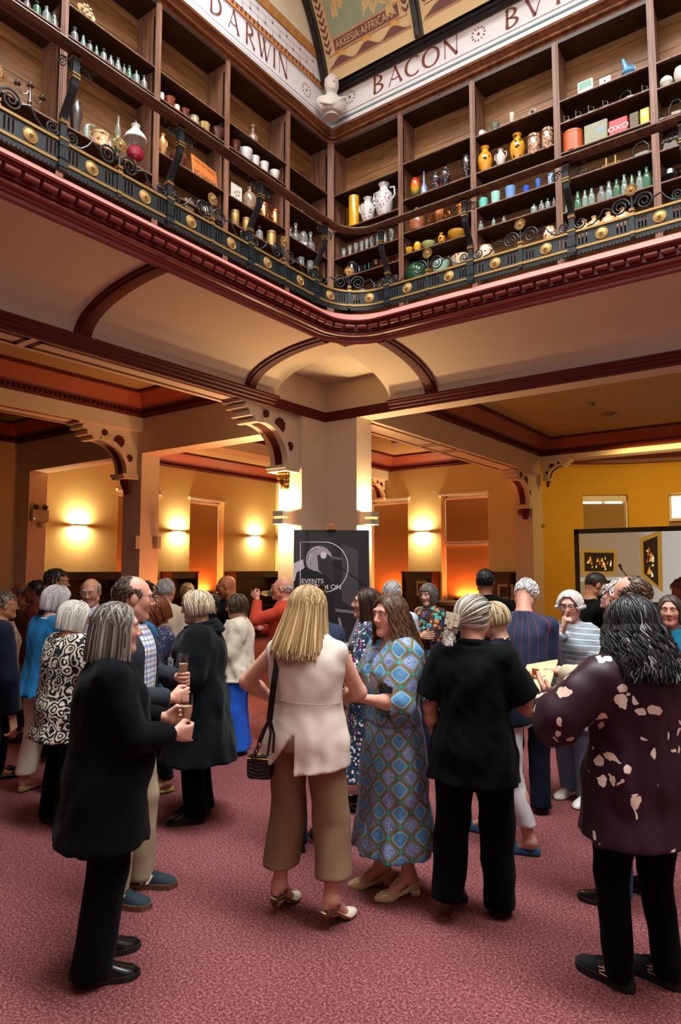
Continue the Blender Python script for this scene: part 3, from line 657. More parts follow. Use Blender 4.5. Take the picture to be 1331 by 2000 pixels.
# ---- iron balustrade
m_iron = M('blue_black_iron_paint', '1a2325', .42, 0, .12, 20, .1, 80); m_gold = M('gold_paint', 'b08c50', .35, .55, .1, 30); m_brass = M('brass_disc', 'a8844a', .5, .45, .15, 30)
m_rail = wood('handrail_wood', '2a1508', '64401c', 5, 1, .5)
BAL = tag(empty('balustrade', (-A + 1.25, B - 1.25, 4.5)), 'black iron gallery railing with gold bands, scrolls and a wooden handrail', 'railing'); bo = Vector(BAL.location)
Ec = 1.72; S0 = B - Ec; SA = .47 * PI / 2
def Fp(s, k, z, e=1.25):
    if s <= S0: p = (-A + e + k, s, z)
    elif s <= S0 + SA:
        a = (s - S0) / .47; r = Ec - e - k; p = (-A + Ec - r * math.cos(a), B - Ec + r * math.sin(a), z)
    else: p = (-A + Ec + (s - S0 - SA), B - e - k, z)
    return tuple(Vector(p) - bo)
def pbox(b, s0, s1, k0, k1, z0, z1, m=0):
    n = 1 if (s1 <= S0 or s0 >= S0 + SA) else max(1, int((s1 - s0) / .04)); st = [s0 + (s1 - s0) * i / n for i in range(n + 1)]
    b.grid([[Fp(s, k, z) for k, z in ((k0, z0), (k1, z0), (k1, z1), (k0, z1))] for s in st], m, closed_v=True)
    for s in (s0, s1): b.add([Fp(s, k, z) for k, z in ((k0, z0), (k1, z0), (k1, z1), (k0, z1))], [(0, 1, 2, 3)], m)
STD = [.60, 1.55, 2.50, 3.45, 4.40, 5.39, 6.30, 7.27, 8.26, 9.2, 10.2]; SHORT = [1.08, 2.03, 2.97, 3.92, 4.88, 5.85, 6.79, 7.78, 8.77, 9.7]
nodes = sorted(STD + SHORT)
for s0, s1 in zip(nodes, nodes[1:]):
    b = MB(); a, c = s0 + .015, s1 - .015; L = c - a; mid = (a + c) / 2
    sl = sorted([mid + sg * L * .34 + d for sg in (-1, 1) for d in (-.03 * L / .45, 0, .03 * L / .45)]); cur = a
    for q in sl: pbox(b, cur, q - .007, -.008, .008, 4.60, 4.80); pbox(b, q - .007, q + .007, -.008, .008, 4.60, 4.665); pbox(b, q - .007, q + .007, -.008, .008, 4.765, 4.80); cur = q + .007
    pbox(b, cur, c, -.008, .008, 4.60, 4.80); n = max(6, int(L / .03))
    for i in range(n):                                                # scalloped lower edge
        u0 = a + L * i / n; u1 = a + L * (i + 1) / n; ar = [(u0 + (u1 - u0) * (1 - math.cos(t)) / 2, 4.602 - .024 * math.sin(t)) for t in [PI * j / 6 for j in range(7)]]
        b.add([Fp(u, .008, z) for u, z in ar], [tuple(range(7))]); b.add([Fp(u, -.008, z) for u, z in ar], [tuple(range(7))]); b.grid([[Fp(u, k, z) for k in (-.008, .008)] for u, z in ar])
    pan = b.build('panel', m_iron, BAL, smooth=False)
    b = MB(); pbox(b, a, c, -.014, .016, 4.628, 4.648); pbox(b, a, c, -.018, .02, 4.783, 4.803); tag(b.build('band', m_gold, pan, smooth=False), 'gold painted band')
    p = Vector(Fp(mid, .008, 4.714)); nr = (Vector(Fp(mid, .1, 4.714)) - p).normalized()
    b = MB(); b.lathe([(.055, 0), (.055, .005), (.050, .009), (.046, .005), (.036, .008), (.02, .012), (.013, .014), (.011, .022), (.007, .028), (.0, .029)], p, 24, axis=nr, cap=False); tag(b.build('medallion', m_brass, pan), 'round brass medallion')
def spiral(b, s, z, R, sg, k, turns=1.9, r=.008, start=PI / 2, e=1.25, n=44):
    P = []
    for i in range(n):
        t = i / (n - 1); rr = R * (1 - .84 * t); a = start - sg * 2 * PI * turns * t
        P.append(Fp(s + rr * math.cos(a), k, z + rr * math.sin(a), e))
    b.tube(P, [r * (1 - .4 * i / n) for i in range(n)], 6)
for s in STD:
    b = MB(); pbox(b, s - .03, s + .03, -.02, .03, 4.58, 4.84); pbox(b, s - .038, s + .038, -.025, .036, 4.60, 4.635); pbox(b, s - .038, s + .038, -.025, .036, 4.66, 4.665); pbox(b, s - .034, s + .034, -.022, .034, 4.755, 4.80); pbox(b, s - .024, s + .024, -.02, .02, 4.80, 4.93)
    for dx in (-.01, .01): pbox(b, s + dx - .004, s + dx + .004, .03, .034, 4.67, 4.75)
    for i in range(6):
        t0, t1 = i / 6, (i + 1) / 6; k0, k1 = .13 * (3 * t0 ** 2 - 2 * t0 ** 3), .13 * (3 * t1 ** 2 - 2 * t1 ** 3); z0, z1 = 4.93 + .27 * t0, 4.93 + .27 * t1
        b.grid([[Fp(s + ds, k + dk, z) for ds, dk in ((-.026, -.018), (.026, -.018), (.026, .018), (-.026, .018))] for k, z in ((k0, z0), (k1, z1))], 0, closed_v=True)
    pbox(b, s - .026, s + .026, .108, .152, 5.2, 5.385); po = b.build('standard', m_iron, BAL, smooth=False)
    b = MB(); pbox(b, s - .036, s + .036, -.026, .038, 4.80, 4.812)
    for z in (4.93, 4.943): pbox(b, s - .03, s + .03, -.022, .028, z, z + .008)
    for z in (5.21, 5.235): pbox(b, s - .03, s + .03, .104, .157, z, z + .01)
    pbox(b, s - .03, s + .03, .104, .157, 5.355, 5.362); tag(b.build('collar', m_gold, po, smooth=False), 'gold collars')
    for sg in (-1, 1):
        b = MB(); spiral(b, s + sg * .075, 4.865, .052, -sg, .0, 1.9, .008, PI * (0 if sg < 0 else 1)); b.build('scroll', m_iron, BAL)
        b = MB(); spiral(b, s + sg * .095, 5.285, .042, sg, .13, 1.9, .005, PI / 2 + sg * 1.2); spiral(b, s + sg * .16, 5.345, .02, -sg, .13, 1.2, .004)
        b.tube([Fp(s + sg * u, .13, z) for u, z in ((.025, 5.25), (.03, 5.31), (.055, 5.335), (.09, 5.328))], .005, 6); b.build('upper_scroll', m_iron, BAL)
for s in SHORT:
    b = MB(); pbox(b, s - .018, s + .018, -.018, .022, 4.60, 4.82); pbox(b, s - .014, s + .014, -.012, .014, 4.82, 4.86); pl = [(0, 4.86), (.004, 4.9), (.0, 4.95), (0, 5.0)]
    b.tube([Fp(s, .004, z) for _, z in pl], [.012, .01, .008, .007], 8); po = b.build('short_post', m_iron, BAL, smooth=False)
    b = MB()
    for z in (4.803, 4.83, 4.842): pbox(b, s - .022, s + .022, -.02, .026, z, z + .008)
    for z in (4.628, 4.783): pbox(b, s - .022, s + .022, -.02, .026, z, z + .02)
    tag(b.build('collar', m_gold, po, smooth=False), 'gold collars')
    p = Vector(Fp(s, .01, 5.02)); nr = (Vector(Fp(s, .1, 5.02)) - p).normalized(); b = MB(); b.lathe([(.036, 0), (.034, .004), (.026, .007), (.018, .006), (.015, .014), (.0, .02)], p, 20, axis=nr, cap=False)
    M_ = Vector((0, 0, 1)).rotation_difference(nr).to_matrix()
    for k in range(18):
        a = 2 * PI * k / 18; q = p + M_ @ Vector((.050 * math.cos(a), .050 * math.sin(a), .004)); b.ell(q, (.0065, .0065, .0065), 6, 4); b.tube([p + M_ @ Vector((.028 * math.cos(a), .028 * math.sin(a), .004)), q], .005, 5)
    tag(b.build('rosette', m_brass, po), 'gilded daisy rosette')
    for sg in (-1, 1):
        b = MB(); spiral(b, s + sg * .098, 4.895, .078, sg, .0, 2.1, .009, PI if sg > 0 else 0)
        b.tube([Fp(s + sg * u, 0, z) for u, z in ((.17, 4.90), (.20, 4.915), (.235, 4.925), (.27, 4.87), (.32, 4.825), (.38, 4.815))], .007, 6); b.build('scroll', m_iron, BAL)
prof = [(1.36, 5.385), (1.38, 5.372), (1.41, 5.39), (1.44, 5.372), (1.462, 5.385), (1.468, 5.398), (1.455, 5.412), (1.448, 5.422), (1.42, 5.428), (1.37, 5.424), (1.355, 5.41)]
b = MB(); cols = [sweep_pts(e, 1.75) for e, z in prof]
b.grid([[tuple(Vector((*cols[j][i], prof[j][1])) - bo) for j in range(len(prof))] for i in range(len(cols[0]))], 0, closed_v=True); tag(b.build('handrail', m_rail, BAL), 'polished wooden handrail')
# ================================================================ THINGS ON THE GALLERY SHELVES
def project(p):
    d = np.array(p) - _C; z = d @ _f; return 665.5 + FPX * (d @ _r) / z, 1000 - FPX * (d @ _u) / z, z
def shelf_spot(side, px, z, e=.26):
    lo, hi = (-1.0, B - .4) if side == 'L' else (-A + .4, 3.0)
    for _ in range(40):
        m = (lo + hi) / 2; p = (-A + e, m, z) if side == 'L' else (m, B - e, z)
        if project(p)[0] < px: lo = m
        else: hi = m
    return p, project(p)[2] / FPX
ORD = ['first', 'second', 'third', 'fourth', 'fifth', 'sixth', 'seventh', 'eighth', 'ninth', 'tenth', 'eleventh', 'twelfth', 'thirteenth']
mg_aqua = glass('aqua_bottle_glass', 'CFEBE2', .08, 1.45, .78); mg_green = glass('green_bottle_glass', '86CBA4', .08, 1.45, .8); mg_clear = glass('clear_bottle_glass', 'EEF5F3', .05, 1.45, .88); mg_teal = glass('emerald_glass', '1FA080', .05); mg_red = glass('ruby_glass', 'C8203A', .05); mg_blue = glass('pale_blue_glass', 'B4C4E0', .06); mg_amber = glass('amber_glass', 'E0B070', .05)
m_cork = M('cork_brown', '4a3a26', .8); gl = lambda n, c, r=.18: M(n, c, r, var=.12, vs=30, coat=.4)
def shape(kind, w, h):
    """profile (radius, height) of a turned thing of width w and height h"""
    r = w / 2
    P = {'bottle': [(.8, 0), (1, .03), (1, .50), (.92, .60), (.42, .76), (.34, .90), (.42, .91), (.42, .99), (.3, 1)], 'codd': [(.85, 0), (1, .03), (1, .42), (.8, .56), (.62, .60), (.66, .70), (.42, .82), (.36, .9), (.46, .92), (.46, .99), (.3, 1)], 'phial': [(.8, 0), (1, .04), (1, .6), (.9, .68), (.25, .74), (.22, .98), (.32, 1)],
     'decanter': [(.7, 0), (.95, .04), (1, .22), (.85, .38), (.4, .50), (.28, .62), (.34, .66), (.26, .72), (.30, .80), (.44, .84), (.5, .92), (.3, .99), (.05, 1)], 'tumbler': [(.8, 0), (.85, .02), (1, 1), (.92, 1), (.78, .08), (0, .06)], 'cup': [(.5, 0), (.55, .05), (.85, .3), (1, .75), (1, 1), (.93, 1), (.8, .4), (0, .2)],
     'bowl': [(.5, 0), (.52, .08), (.85, .4), (1, .92), (1.02, 1), (.95, 1), (.8, .5), (0, .18)], 'vase': [(.5, 0), (.55, .03), (.8, .2), (1, .5), (.9, .68), (.5, .82), (.42, .9), (.6, 1), (.5, 1), (.35, .9), (0, .85)], 'urn': [(.62, 0), (.6, .04), (.8, .3), (1, .62), (.92, .8), (.66, .9), (.68, 1), (.4, 1.0), (0, .98)], 'egg': [(.45, 0), (.7, .1), (.98, .45), (1, .7), (.8, .92), (.5, 1), (.45, 1), (0, .95)],
     'spire': [(1, 0), (1, .04), (.8, .3), (.3, .5), (.16, .8), (.16, .98), (.2, 1)], 'tube': [(1, 0), (1, .97), (.95, 1), (.9, 1), (.9, .9), (0, .9)], 'jar': [(.9, 0), (1, .04), (1, .78), (.9, .84), (1, .85), (1, .97), (.9, 1), (0, 1)], 'sphere': [(.3, 0), (.7, .1), (1, .45), (.85, .8), (.5, .97), (.2, 1)], 'stone': [(.9, 0), (1, .05), (1, .5), (.75, .7), (.3, .82), (.28, .95), (.36, .96), (.36, 1), (.2, 1)],
     'mould': [(.7, 0), (.8, .1), (1, .9), (1.05, 1), (.9, 1), (.6, .3), (0, .2)], 'tin': [(1, 0), (1, .9), (1.03, .9), (1.03, 1), (.97, 1.0), (0, 1.0)]}[kind]
    return [(a * r, b_ * h) for a, b_ in P]
def put(side, px, z, wpx, hpx, kind, mat, label, cat, group=None, name=None, e=.26, lid=None, handles=0, spout=False, flutes=0):
    e = min(.285, .325 - wpx * .0023); p, k = shelf_spot(side, px, z, e); w, h = wpx * k * 1.04, hpx * k * 1.12; b = MB(); pr = shape(kind, w, h); b.lathe(pr, n=20, cap=kind not in ('bowl', 'cup', 'tumbler'))
    if flutes: b.v = [(x * (1 + .08 * math.cos(flutes * math.atan2(y, x))), y * (1 + .08 * math.cos(flutes * math.atan2(y, x))), zz) for x, y, zz in b.v]
    o = tag(b.build(name or cat.replace(' ', '_'), mat), label, cat, group); o.location = p; o.rotation_euler.z = random.uniform(0, 6)
    if lid is not None: c = MB(); c.lathe([(w * .28, h * .93), (w * .28, h * 1.0), (.0, h * 1.02)], n=12, cap=False); c.build('stopper', lid, o)
    if handles:
        for s in ([-1, 1] if handles == 2 else [1]):
            c = MB(); c.tube([(s * (w * .36), 0, h * .85), (s * (w * .62), 0, h * .82), (s * w * .66, 0, h * .6), (s * (w * .42), 0, h * .42)], w * .05, 6); c.build('handle', mat, o); o.rotation_euler.z = (PI / 2 if side == 'L' else 0)
    if spout: c = MB(); c.tube([(-w * .4, 0, h * .35), (-w * .7, 0, h * .55), (-w * .85, 0, h * .85)], [w * .1, w * .07, w * .05], 8); c.build('spout', mat, o); o.rotation_euler.z = (PI / 2 if side == 'L' else 0)
    return o
def row(side, z, items, mats, kinds, where, group, noun='bottle', lid=None):
    for i, (px, w, h) in enumerate(items):
        put(side, px, z, w, h, kinds[i % len(kinds)], mats[i % len(mats)], '%s %s from the left in the row %s' % (ORD[i], noun, where), noun, group, lid=lid if i % 2 == 0 else None)
row('L', 6.44, [(30, 14, 24), (52, 14, 26), (71, 15, 29), (90, 16, 33), (105, 14, 31)], [mg_aqua, mg_clear, mg_green], ['bottle', 'codd', 'phial'], 'of green bottles, top left', 'green glass bottles at the top left', 'bottle', m_cork)
row('L', 6.44, [(145, 15, 29), (162, 11, 26), (175, 11, 24), (188, 10, 24), (202, 12, 27), (216, 13, 24), (230, 13, 28), (242, 8, 26), (252, 12, 28), (266, 13, 29), (281, 13, 29)], [mg_clear, mg_aqua, mg_clear, mg_green, mg_aqua], ['bottle', 'codd', 'phial', 'codd', 'phial'], 'on the shelf above the two oil lamps', 'green glass bottles above the oil lamps', 'bottle', m_cork)
row('R', 5.51, [(1110, 9, 26), (1130, 12, 33), (1144, 11, 32), (1157, 12, 32), (1176, 16, 30), (1191, 13, 34), (1206, 13, 34), (1221, 12, 38), (1236, 10, 34), (1251, 13, 36), (1265, 14, 39), (1279, 6, 28)], [mg_aqua, mg_green, mg_aqua, mg_aqua, mg_clear, mg_aqua, mg_green, mg_aqua, mg_green], ['codd', 'codd', 'bottle', 'bottle', 'bottle', 'codd', 'bottle'], 'of bottles below the tins', 'green glass bottles at the right')
row('R', 5.62, [(940, 11, 18), (965, 7, 17), (985, 8, 14), (1044, 12, 18), (1059, 11, 20), (1071, 9, 20), (1083, 6, 18)], [mg_clear, mg_aqua], ['bottle', 'phial'], 'of small clear bottles under the blue cups', 'small clear bottles', 'bottle')
row('R', 5.84, [(672, 9, 17), (684, 9, 18), (696, 9, 19), (707, 9, 19), (717, 8, 20), (727, 9, 20), (739, 9, 21), (752, 9, 22), (765, 10, 23)], [mg_clear], ['tumbler', 'tumbler', 'cup'], 'of clear glasses behind the handrail corner', 'clear drinking glasses in the corner', 'glass')
row('L', 5.85, [(568, 10, 20), (578, 15, 34), (593, 17, 27), (607, 16, 34)], [mg_clear], ['decanter', 'decanter', 'sphere', 'decanter'], 'of glass decanters near the gallery corner', 'decanters', 'decanter')
row('L', 6.45, [(498, 18, 18), (516, 18, 19), (536, 20, 17)], [gl('white_china', 'dcdad4')], ['mould', 'mould', 'bowl'], 'of white china moulds', 'white china moulds', 'mould')
row('R', 5.2, [(1143, 28, 32), (1162, 28, 34), (1190, 30, 34), (1218, 30, 34)], [gl('stoneware', 'c8a070', .4)], ['stone'], 'of stoneware flagons just above the railing', 'stoneware flagons')
row('R', 5.56, [(713, 9, 14), (721, 9, 15)], [mg_teal], ['tumbler'], 'of emerald tumblers', 'emerald tumblers', 'tumbler')
row('R', 5.56, [(757, 10, 14), (768, 9, 12)], [mg_red], ['cup', 'tumbler'], 'of ruby glasses', 'ruby glasses', 'glass')
def pattern_vase(name, bg, cols, sc=70, thr=.4):
    t = NT(name); c = blobs0(t, sc, bg, cols, thr); t.base(c, .2); t.b.inputs['Coat Weight'].default_value = .5; return t.mat
def blobs0(t, scale, bg, cols, thr):
    q = t.n('TexVoronoi'); q.inputs['Scale'].default_value = scale; t.set(q.inputs['Vector'], t.obj()); r = t.n('SeparateColor'); t.set(r.inputs[0], q.outputs['Color']); n = len(cols)
    return t.mix(t.math('LESS_THAN', q.outputs['Distance'], thr), bg, t.ramp(r.outputs[0], [(i / n, k) for i, k in enumerate(cols)], 'CONSTANT'))
m_famille = pattern_vase('famille_rose_china', 'dcd9d6', ['d8909a', 'dcd9d6', '3a6a5a', 'dcd9d6', 'b85a30', '2a2a2e'], 38, .35); m_dkflor = pattern_vase('dark_floral_china', '23272c', ['c86a6a', '23272c', 'd8a078', '23272c'], 40, .33); m_tapest = pattern_vase('tapestry_china', 'a8805c', ['d0b090', '7a4a3a', 'c89a70', '5a3a2a'], 60, .6); m_blot = pattern_vase('amber_black_glaze', 'e0931f', ['e0931f', '2a1a0c', 'e8a838', 'e0931f'], 22, .42); m_fruit = pattern_vase('fruit_jar_glaze', 'd8c8a8', ['a84a2a', '3a2a4a', 'd8a030', 'd8c8a8'], 30, .45)
V = lambda *a, **k: put('R', *a, **k)
V(692, 6.21, 20, 56, 'tube', gl('yellow_glaze', 'dfa616'), 'tall bright yellow cylinder vase next to two white vases', 'vase'); V(719, 6.21, 29, 46, 'vase', m_famille, 'smaller of two white vases painted with pink flowers', 'vase', handles=2); V(751, 6.21, 36, 62, 'vase', m_famille, 'larger of two white vases painted with pink flowers', 'vase', handles=2)
V(688, 5.56, 19, 24, 'jar', mg_blue, 'square blue-grey glass jar beside emerald tumblers', 'jar'); V(702, 5.56, 10, 15, 'tumbler', mg_blue, 'pale blue glass tumbler beside emerald tumblers', 'tumbler'); V(735, 5.56, 15, 15, 'cup', mg_amber, 'amber glass goblet right of the emerald tumblers', 'goblet'); V(731, 5.22, 10, 24, 'phial', mg_blue, 'pale blue scent bottle low in the corner case', 'bottle'); V(690, 5.22, 16, 14, 'bowl', mg_clear, 'clear glass dish low in the gallery corner', 'dish'); V(708, 5.22, 14, 16, 'cup', mg_clear, 'clear glass cup beside the pale blue scent bottle', 'cup')
def flame_mat():
    t = NT('flame_glaze'); g = t.n('TexCoord').outputs['Generated']; s = t.n('SeparateXYZ'); t.set(s.inputs[0], g); t.base(t.ramp(t.math('ADD', s.outputs[2], t.math('MULTIPLY', t.noise(40), .15)), [(.15, '1f3a1a'), (.45, 'c89a1e'), (.75, 'd8541c'), (1, 'a82a1a')]), .15); return t.mat
V(812, 6.30, 18, 36, 'egg', flame_mat(), 'vase glazed from green through yellow to orange', 'vase'); V(829, 6.30, 15, 42, 'spire', gl('blue_rose_glaze', '7a8ab8'), 'slender blue and pink spire-shaped bottle vase', 'vase'); V(852, 6.30, 18, 31, 'urn', m_dkflor, 'left of two short dark vases with pink flowers', 'vase'); V(871, 6.30, 19, 33, 'urn', m_dkflor, 'right of two short dark vases with pink flowers', 'vase'); V(912, 6.30, 15, 44, 'egg', m_dkflor, 'tall dark vase with pink flowers by the post', 'vase')
V(815, 5.88, 29, 42, 'stone', gl('terracotta_glaze', '9a5a3a'), 'terracotta flagon behind the handrail', 'flagon'); V(858, 5.88, 34, 22, 'bowl', M('polished_copper', 'c07a48', .25, .9), 'copper pan gleaming behind the handrail', 'pan', handles=2); V(903, 5.88, 22, 18, 'bowl', gl('orange_glaze', 'c87a2a'), 'orange bowl behind the handrail scroll', 'bowl')
V(800, 5.61, 15, 11, 'bowl', gl('pineapple_glaze', 'cf9a1e'), 'small golden pineapple-shaped dish', 'dish', flutes=9); V(816, 5.61, 15, 18, 'sphere', gl('mango_glaze', 'e0a01e'), 'yellow mango-shaped pot on the fruit dish shelf', 'pot'); V(838, 5.61, 26, 11, 'bowl', gl('leaf_green_glaze', 'a8c07a'), 'pale green leaf dish', 'dish'); V(863, 5.61, 14, 20, 'vase', m_blot, 'small yellow and black parrot-like jug', 'jug'); V(893, 5.61, 34, 16, 'bowl', gl('melon_glaze', 'c8902a'), 'oblong orange and green melon dish', 'dish')
V(815, 5.22, 42, 40, 'sphere', gl('dark_green_majolica', '1c4a2c'), 'big dark green majolica pot behind the railing', 'pot'); V(862, 5.22, 33, 28, 'bowl', gl('celadon_glaze', '9ac0a8'), 'round celadon bowl behind the railing', 'bowl'); V(902, 5.22, 36, 28, 'bowl', m_fruit, 'ribbed orange and white shell bowl behind the railing', 'bowl', flutes=12)
V(949, 6.28, 28, 50, 'vase', m_blot, 'left of two amber vases with dark blotches', 'vase'); V(979, 6.28, 18, 33, 'vase', gl('cream_jasper', 'cfc4b8', .5), 'white two-handled jug between two amber vases', 'jug', handles=2); V(1012, 6.28, 29, 52, 'vase', m_blot, 'right of two amber vases with dark blotches', 'vase'); V(1044, 6.28, 23, 38, 'jar', m_tapest, 'left of two lidded jars with a mottled pattern', 'jar'); V(1071, 6.28, 21, 40, 'jar', m_tapest, 'right of two lidded jars with a mottled pattern', 'jar')
V(942, 6.74, 12, 9, 'jar', gl('white_enamel', 'e0ddd4'), 'small white handled pot on the top shelf', 'pot', handles=1); V(968, 6.74, 16, 12, 'bowl', gl('grey_green_metal', '6a7868', .4), 'grey-green funnel on the top shelf', 'funnel', spout=True); V(1001, 6.74, 10, 20, 'cup', gl('cream_bell', 'cfc4ae'), 'cream bell-shaped end on the top shelf', 'cup')
p, k = shelf_spot('R', 1042, 6.74); b = MB(); n = (0, -1, .25); b.lathe([(.0, 0), (.045, .002), (.05, .01), (.048, .014), (.02, .012), (.012, .05), (0, .052)], (0, 0, .05), 20, axis=n, cap=False); o = b.build('metal_disc', gl('tinned_metal', '8a7a68', .35)); o.location = p; tag(o, 'round metal disc with a pale cone on the top shelf', 'disc')
for i, (px, w, h, c, l) in enumerate(((945, 17, 16, '6ac8b8', 'turquoise cup at the left of the blue cups'), (969, 18, 20, '9acfc4', 'pale turquoise tumbler among the blue cups'), (998, 20, 21, '6a98c8', 'sky blue tumbler among the blue cups'), (1029, 13, 12, '2a5ac0', 'small cobalt blue pot'), (1052, 11, 18, '3a68b8', 'cup with blue top and gilt base'), (1077, 12, 20, '9ab8d8', 'pale blue glass beside the post'))): V(px, 5.88, w, h, 'tumbler', gl('glaze_%s' % c, c), l, 'cup')
V(950, 5.2, 34, 36, 'urn', m_fruit, 'cream jar painted with fruit, just left of a rosette', 'jar'); V(1076, 5.2, 26, 36, 'urn', m_fruit, 'cream jar painted with fruit, beside the post', 'jar')
# boxes and tins
def boxy(side, px, z, wpx, hpx, depth, mat, label, cat, rot=0, fn=None, e=.27, name=None):
    p, k = shelf_spot(side, px, z, e); w, h = wpx * k, hpx * k; b = MB(); b.bbox(-w / 2, w / 2, -depth / 2, depth / 2, 0, h, min(.006, w * .08)); o = tag(b.build(name or cat.replace(' ', '_'), mat, smooth=False), label, cat); o.location = p; o.rotation_euler.z = (PI / 2 if side == 'L' else 0) + rot
    if fn: fn(o, w, h, depth)
    return o
def face_poly(b, pts, d, m=0): b.add([(x, -d, z) for x, z in pts], [tuple(range(len(pts)))], m)
V(1121, 6.17, 36, 36, 'tin', gl('orange_tin', 'c85a2c', .35), 'round orange biscuit tin at the left of the tins', 'tin')
def bird(o, w, h, d):
    b = MB(); face_poly(b, [(w * (.2 + .14 * math.cos(t)), h * (.55 + .12 * math.sin(t))) for t in [2 * PI * i / 12 for i in range(12)]], d / 2 + .001); face_poly(b, [(w * .12, h * .6), (w * .34, h * .75), (w * .30, h * .58)], d / 2 + .0012); b.build('painted_bird', gl('bird_blue', '7a9ab0', .5), o, smooth=False)
boxy('R', 1166, 6.17, 44, 42, .05, M('worn_olive_tin', '8a8a6e', .45, var=.25, vs=25), 'large flat olive tin with a small blue bird', 'tin', fn=bird)
def oxo(o, w, h, d):
    me = text_mesh('OXO', h * .48); xs = [v.co.x for v in me.vertices]; c = (max(xs) + min(xs)) / 2
    for v in me.vertices: v.co = Vector(((v.co.x - c) * 1.15, -d / 2 - .0012, v.co.y + h * .22))
    me.materials.clear(); me.materials.append(M('tin_white', 'eee6e0', .4)); t = bpy.data.objects.new('lettering', me); COL.objects.link(t); t.parent = o
boxy('R', 1211, 6.17, 34, 30, .10, gl('red_tin', 'c8383a', .35), 'red tin lettered in white, third of the tins', 'tin', fn=oxo)
boxy('R', 1241, 6.17, 17, 33, .06, M('brown_tin', '5a4a30', .5, var=.25, vs=30), 'upright worn brown tin beside the yellow one', 'tin')
def lab(o, w, h, d): b = MB(); face_poly(b, [(w * .22 * math.cos(t) - w * .06, h * .66 + w * .22 * math.sin(t)) for t in [2 * PI * i / 14 for i in range(14)]], d / 2 + .001); b.build('round_mark', M('tin_white', 'eee6e0', .4), o, smooth=False)
boxy('R', 1262, 6.17, 17, 34, .06, gl('yellow_tin', 'cdb63c', .4), 'upright yellow tin with a round white mark', 'tin', fn=lab)
def greenbox(o, w, h, d): b = MB(); face_poly(b, [(-w * .42, h * .3), (w * .42, h * .36), (w * .42, h * .92), (-w * .42, h * .9)], d / 2 + .001); b.build('green_face', gl('box_green', '117a52', .4), o, smooth=False)
boxy('R', 1146, 6.75, 29, 25, .08, gl('box_white', 'dcdad2'), 'white box with a green front on the top shelf', 'box', fn=greenbox)
def knob(o, w, h, d): b = MB(); b.ell((0, -d / 2 - .006, h * .55), (.008, .008, .008), 10, 6); b.build('knob', M('dark_brass', '6a4a2a', .4, .5), o)
boxy('R', 1183, 6.75, 22, 20, .015, gl('cream_plaque', 'd8d0bc'), 'small leaning cream plaque with a brown boss', 'plaque', fn=knob)
V(1229, 6.75, 26, 15, 'sphere', gl('blue_enamel', '5aa0d0', .2), 'sky blue enamel jug with tall spout and loop handle', 'jug')
o = bpy.context.scene.objects[-1]; o = [q for q in bpy.data.objects if q.get('label', '').startswith('sky blue enamel')][0]; o.rotation_euler.z = 0; b = MB(); b.tube([(-.01, 0, .05), (-.025, 0, .12), (-.05, 0, .21)], [.036, .028, .014], 12); b.build('spout', gl('blue_enamel', '5aa0d0', .2), o); b = MB(); b.tube([(.0, 0, .115), (.035, 0, .12), (.06, 0, .09), (.062, 0, .05)], .006, 8); b.build('handle', gl('blue_enamel', '5aa0d0', .2), o)
# flat irons and other metalware
m_ironmet = M('old_iron', '33322f', .4, .7, .2, 40); m_pewter = M('worn_pewter', '77736a', .35, .8, .2, 40)
def flat_iron(px, z, wpx, hpx, label, post=True):
    p, k = shelf_spot('R', px, z); w, h = wpx * k, hpx * k; r = tag(empty('flat_iron', p, random.uniform(-.4, .4)), label, 'iron', 'old irons on the shelf'); b = MB(); b.prism([(-w * .5, 0), (-w * .3, .03), (w * .3, .03), (w * .62, 0), (w * .3, -.03), (-w * .3, -.03)], lambda u, v, d: (u, v, d), 0, h * .28); b.build('sole_plate', m_pewter, r, smooth=False); b = MB()
    if post: b.tube([(-w * .3, 0, h * .25), (-w * .3, 0, h)], w * .11, 8); b.tube([(w * .3, 0, h * .25), (w * .25, 0, h * .7), (-w * .05, 0, h * .8)], w * .09, 8)
    else: b.tube([(-w * .45, 0, h * .2), (-w * .45, 0, h * .65), (-w * .2, 0, h * .98), (w * .2, 0, h * .98), (w * .45, 0, h * .65), (w * .45, 0, h * .2)], w * .06, 8)
    b.build('handle', m_ironmet, r)
for i, px in enumerate((1108, 1131, 1156, 1184)): flat_iron(px, 6.50, 17, 22, '%s small upright flat iron from the left above the tins' % ORD[i])
flat_iron(1222, 6.50, 28, 22, 'flat iron with a wide arched handle', False); flat_iron(1261, 6.50, 17, 22, 'small upright flat iron beside the right post'); flat_iron(1253, 5.86, 32, 32, 'large dark box iron under the yellow tin', False); flat_iron(1322, 6.15, 26, 36, 'black box iron at the right edge', False); flat_iron(1295, 6.15, 17, 22, 'silver flat iron at the right edge below the shells')
p, k = shelf_spot('R', 1195, 5.86); b = MB(); w = 34 * k
for zz in (.02, .05): b.tube([(-w / 2, 0, zz), (w / 2, 0, zz)], .006, 8)
for xx in (-.25, .25): b.box(w * xx - .006, w * xx + .006, -.02, .02, 0, 22 * k)
o = b.build('brass_gauge', m_brass, smooth=False); o.location = p; tag(o, 'brass gauge of rods and uprights below the tins', 'gauge')
p, k = shelf_spot('R', 1136, 5.86); b = MB(); b.tube([(.05 * math.cos(t), 0, .06 + .05 * math.sin(t)) for t in [2 * PI * i / 24 for i in range(24)]], .007, 6, 0, True)
for q in range(3): a = PI * q / 3; b.tube([(.05 * math.cos(a), 0, .06 + .05 * math.sin(a)), (-.05 * math.cos(a), 0, .06 - .05 * math.sin(a))], .004, 5)
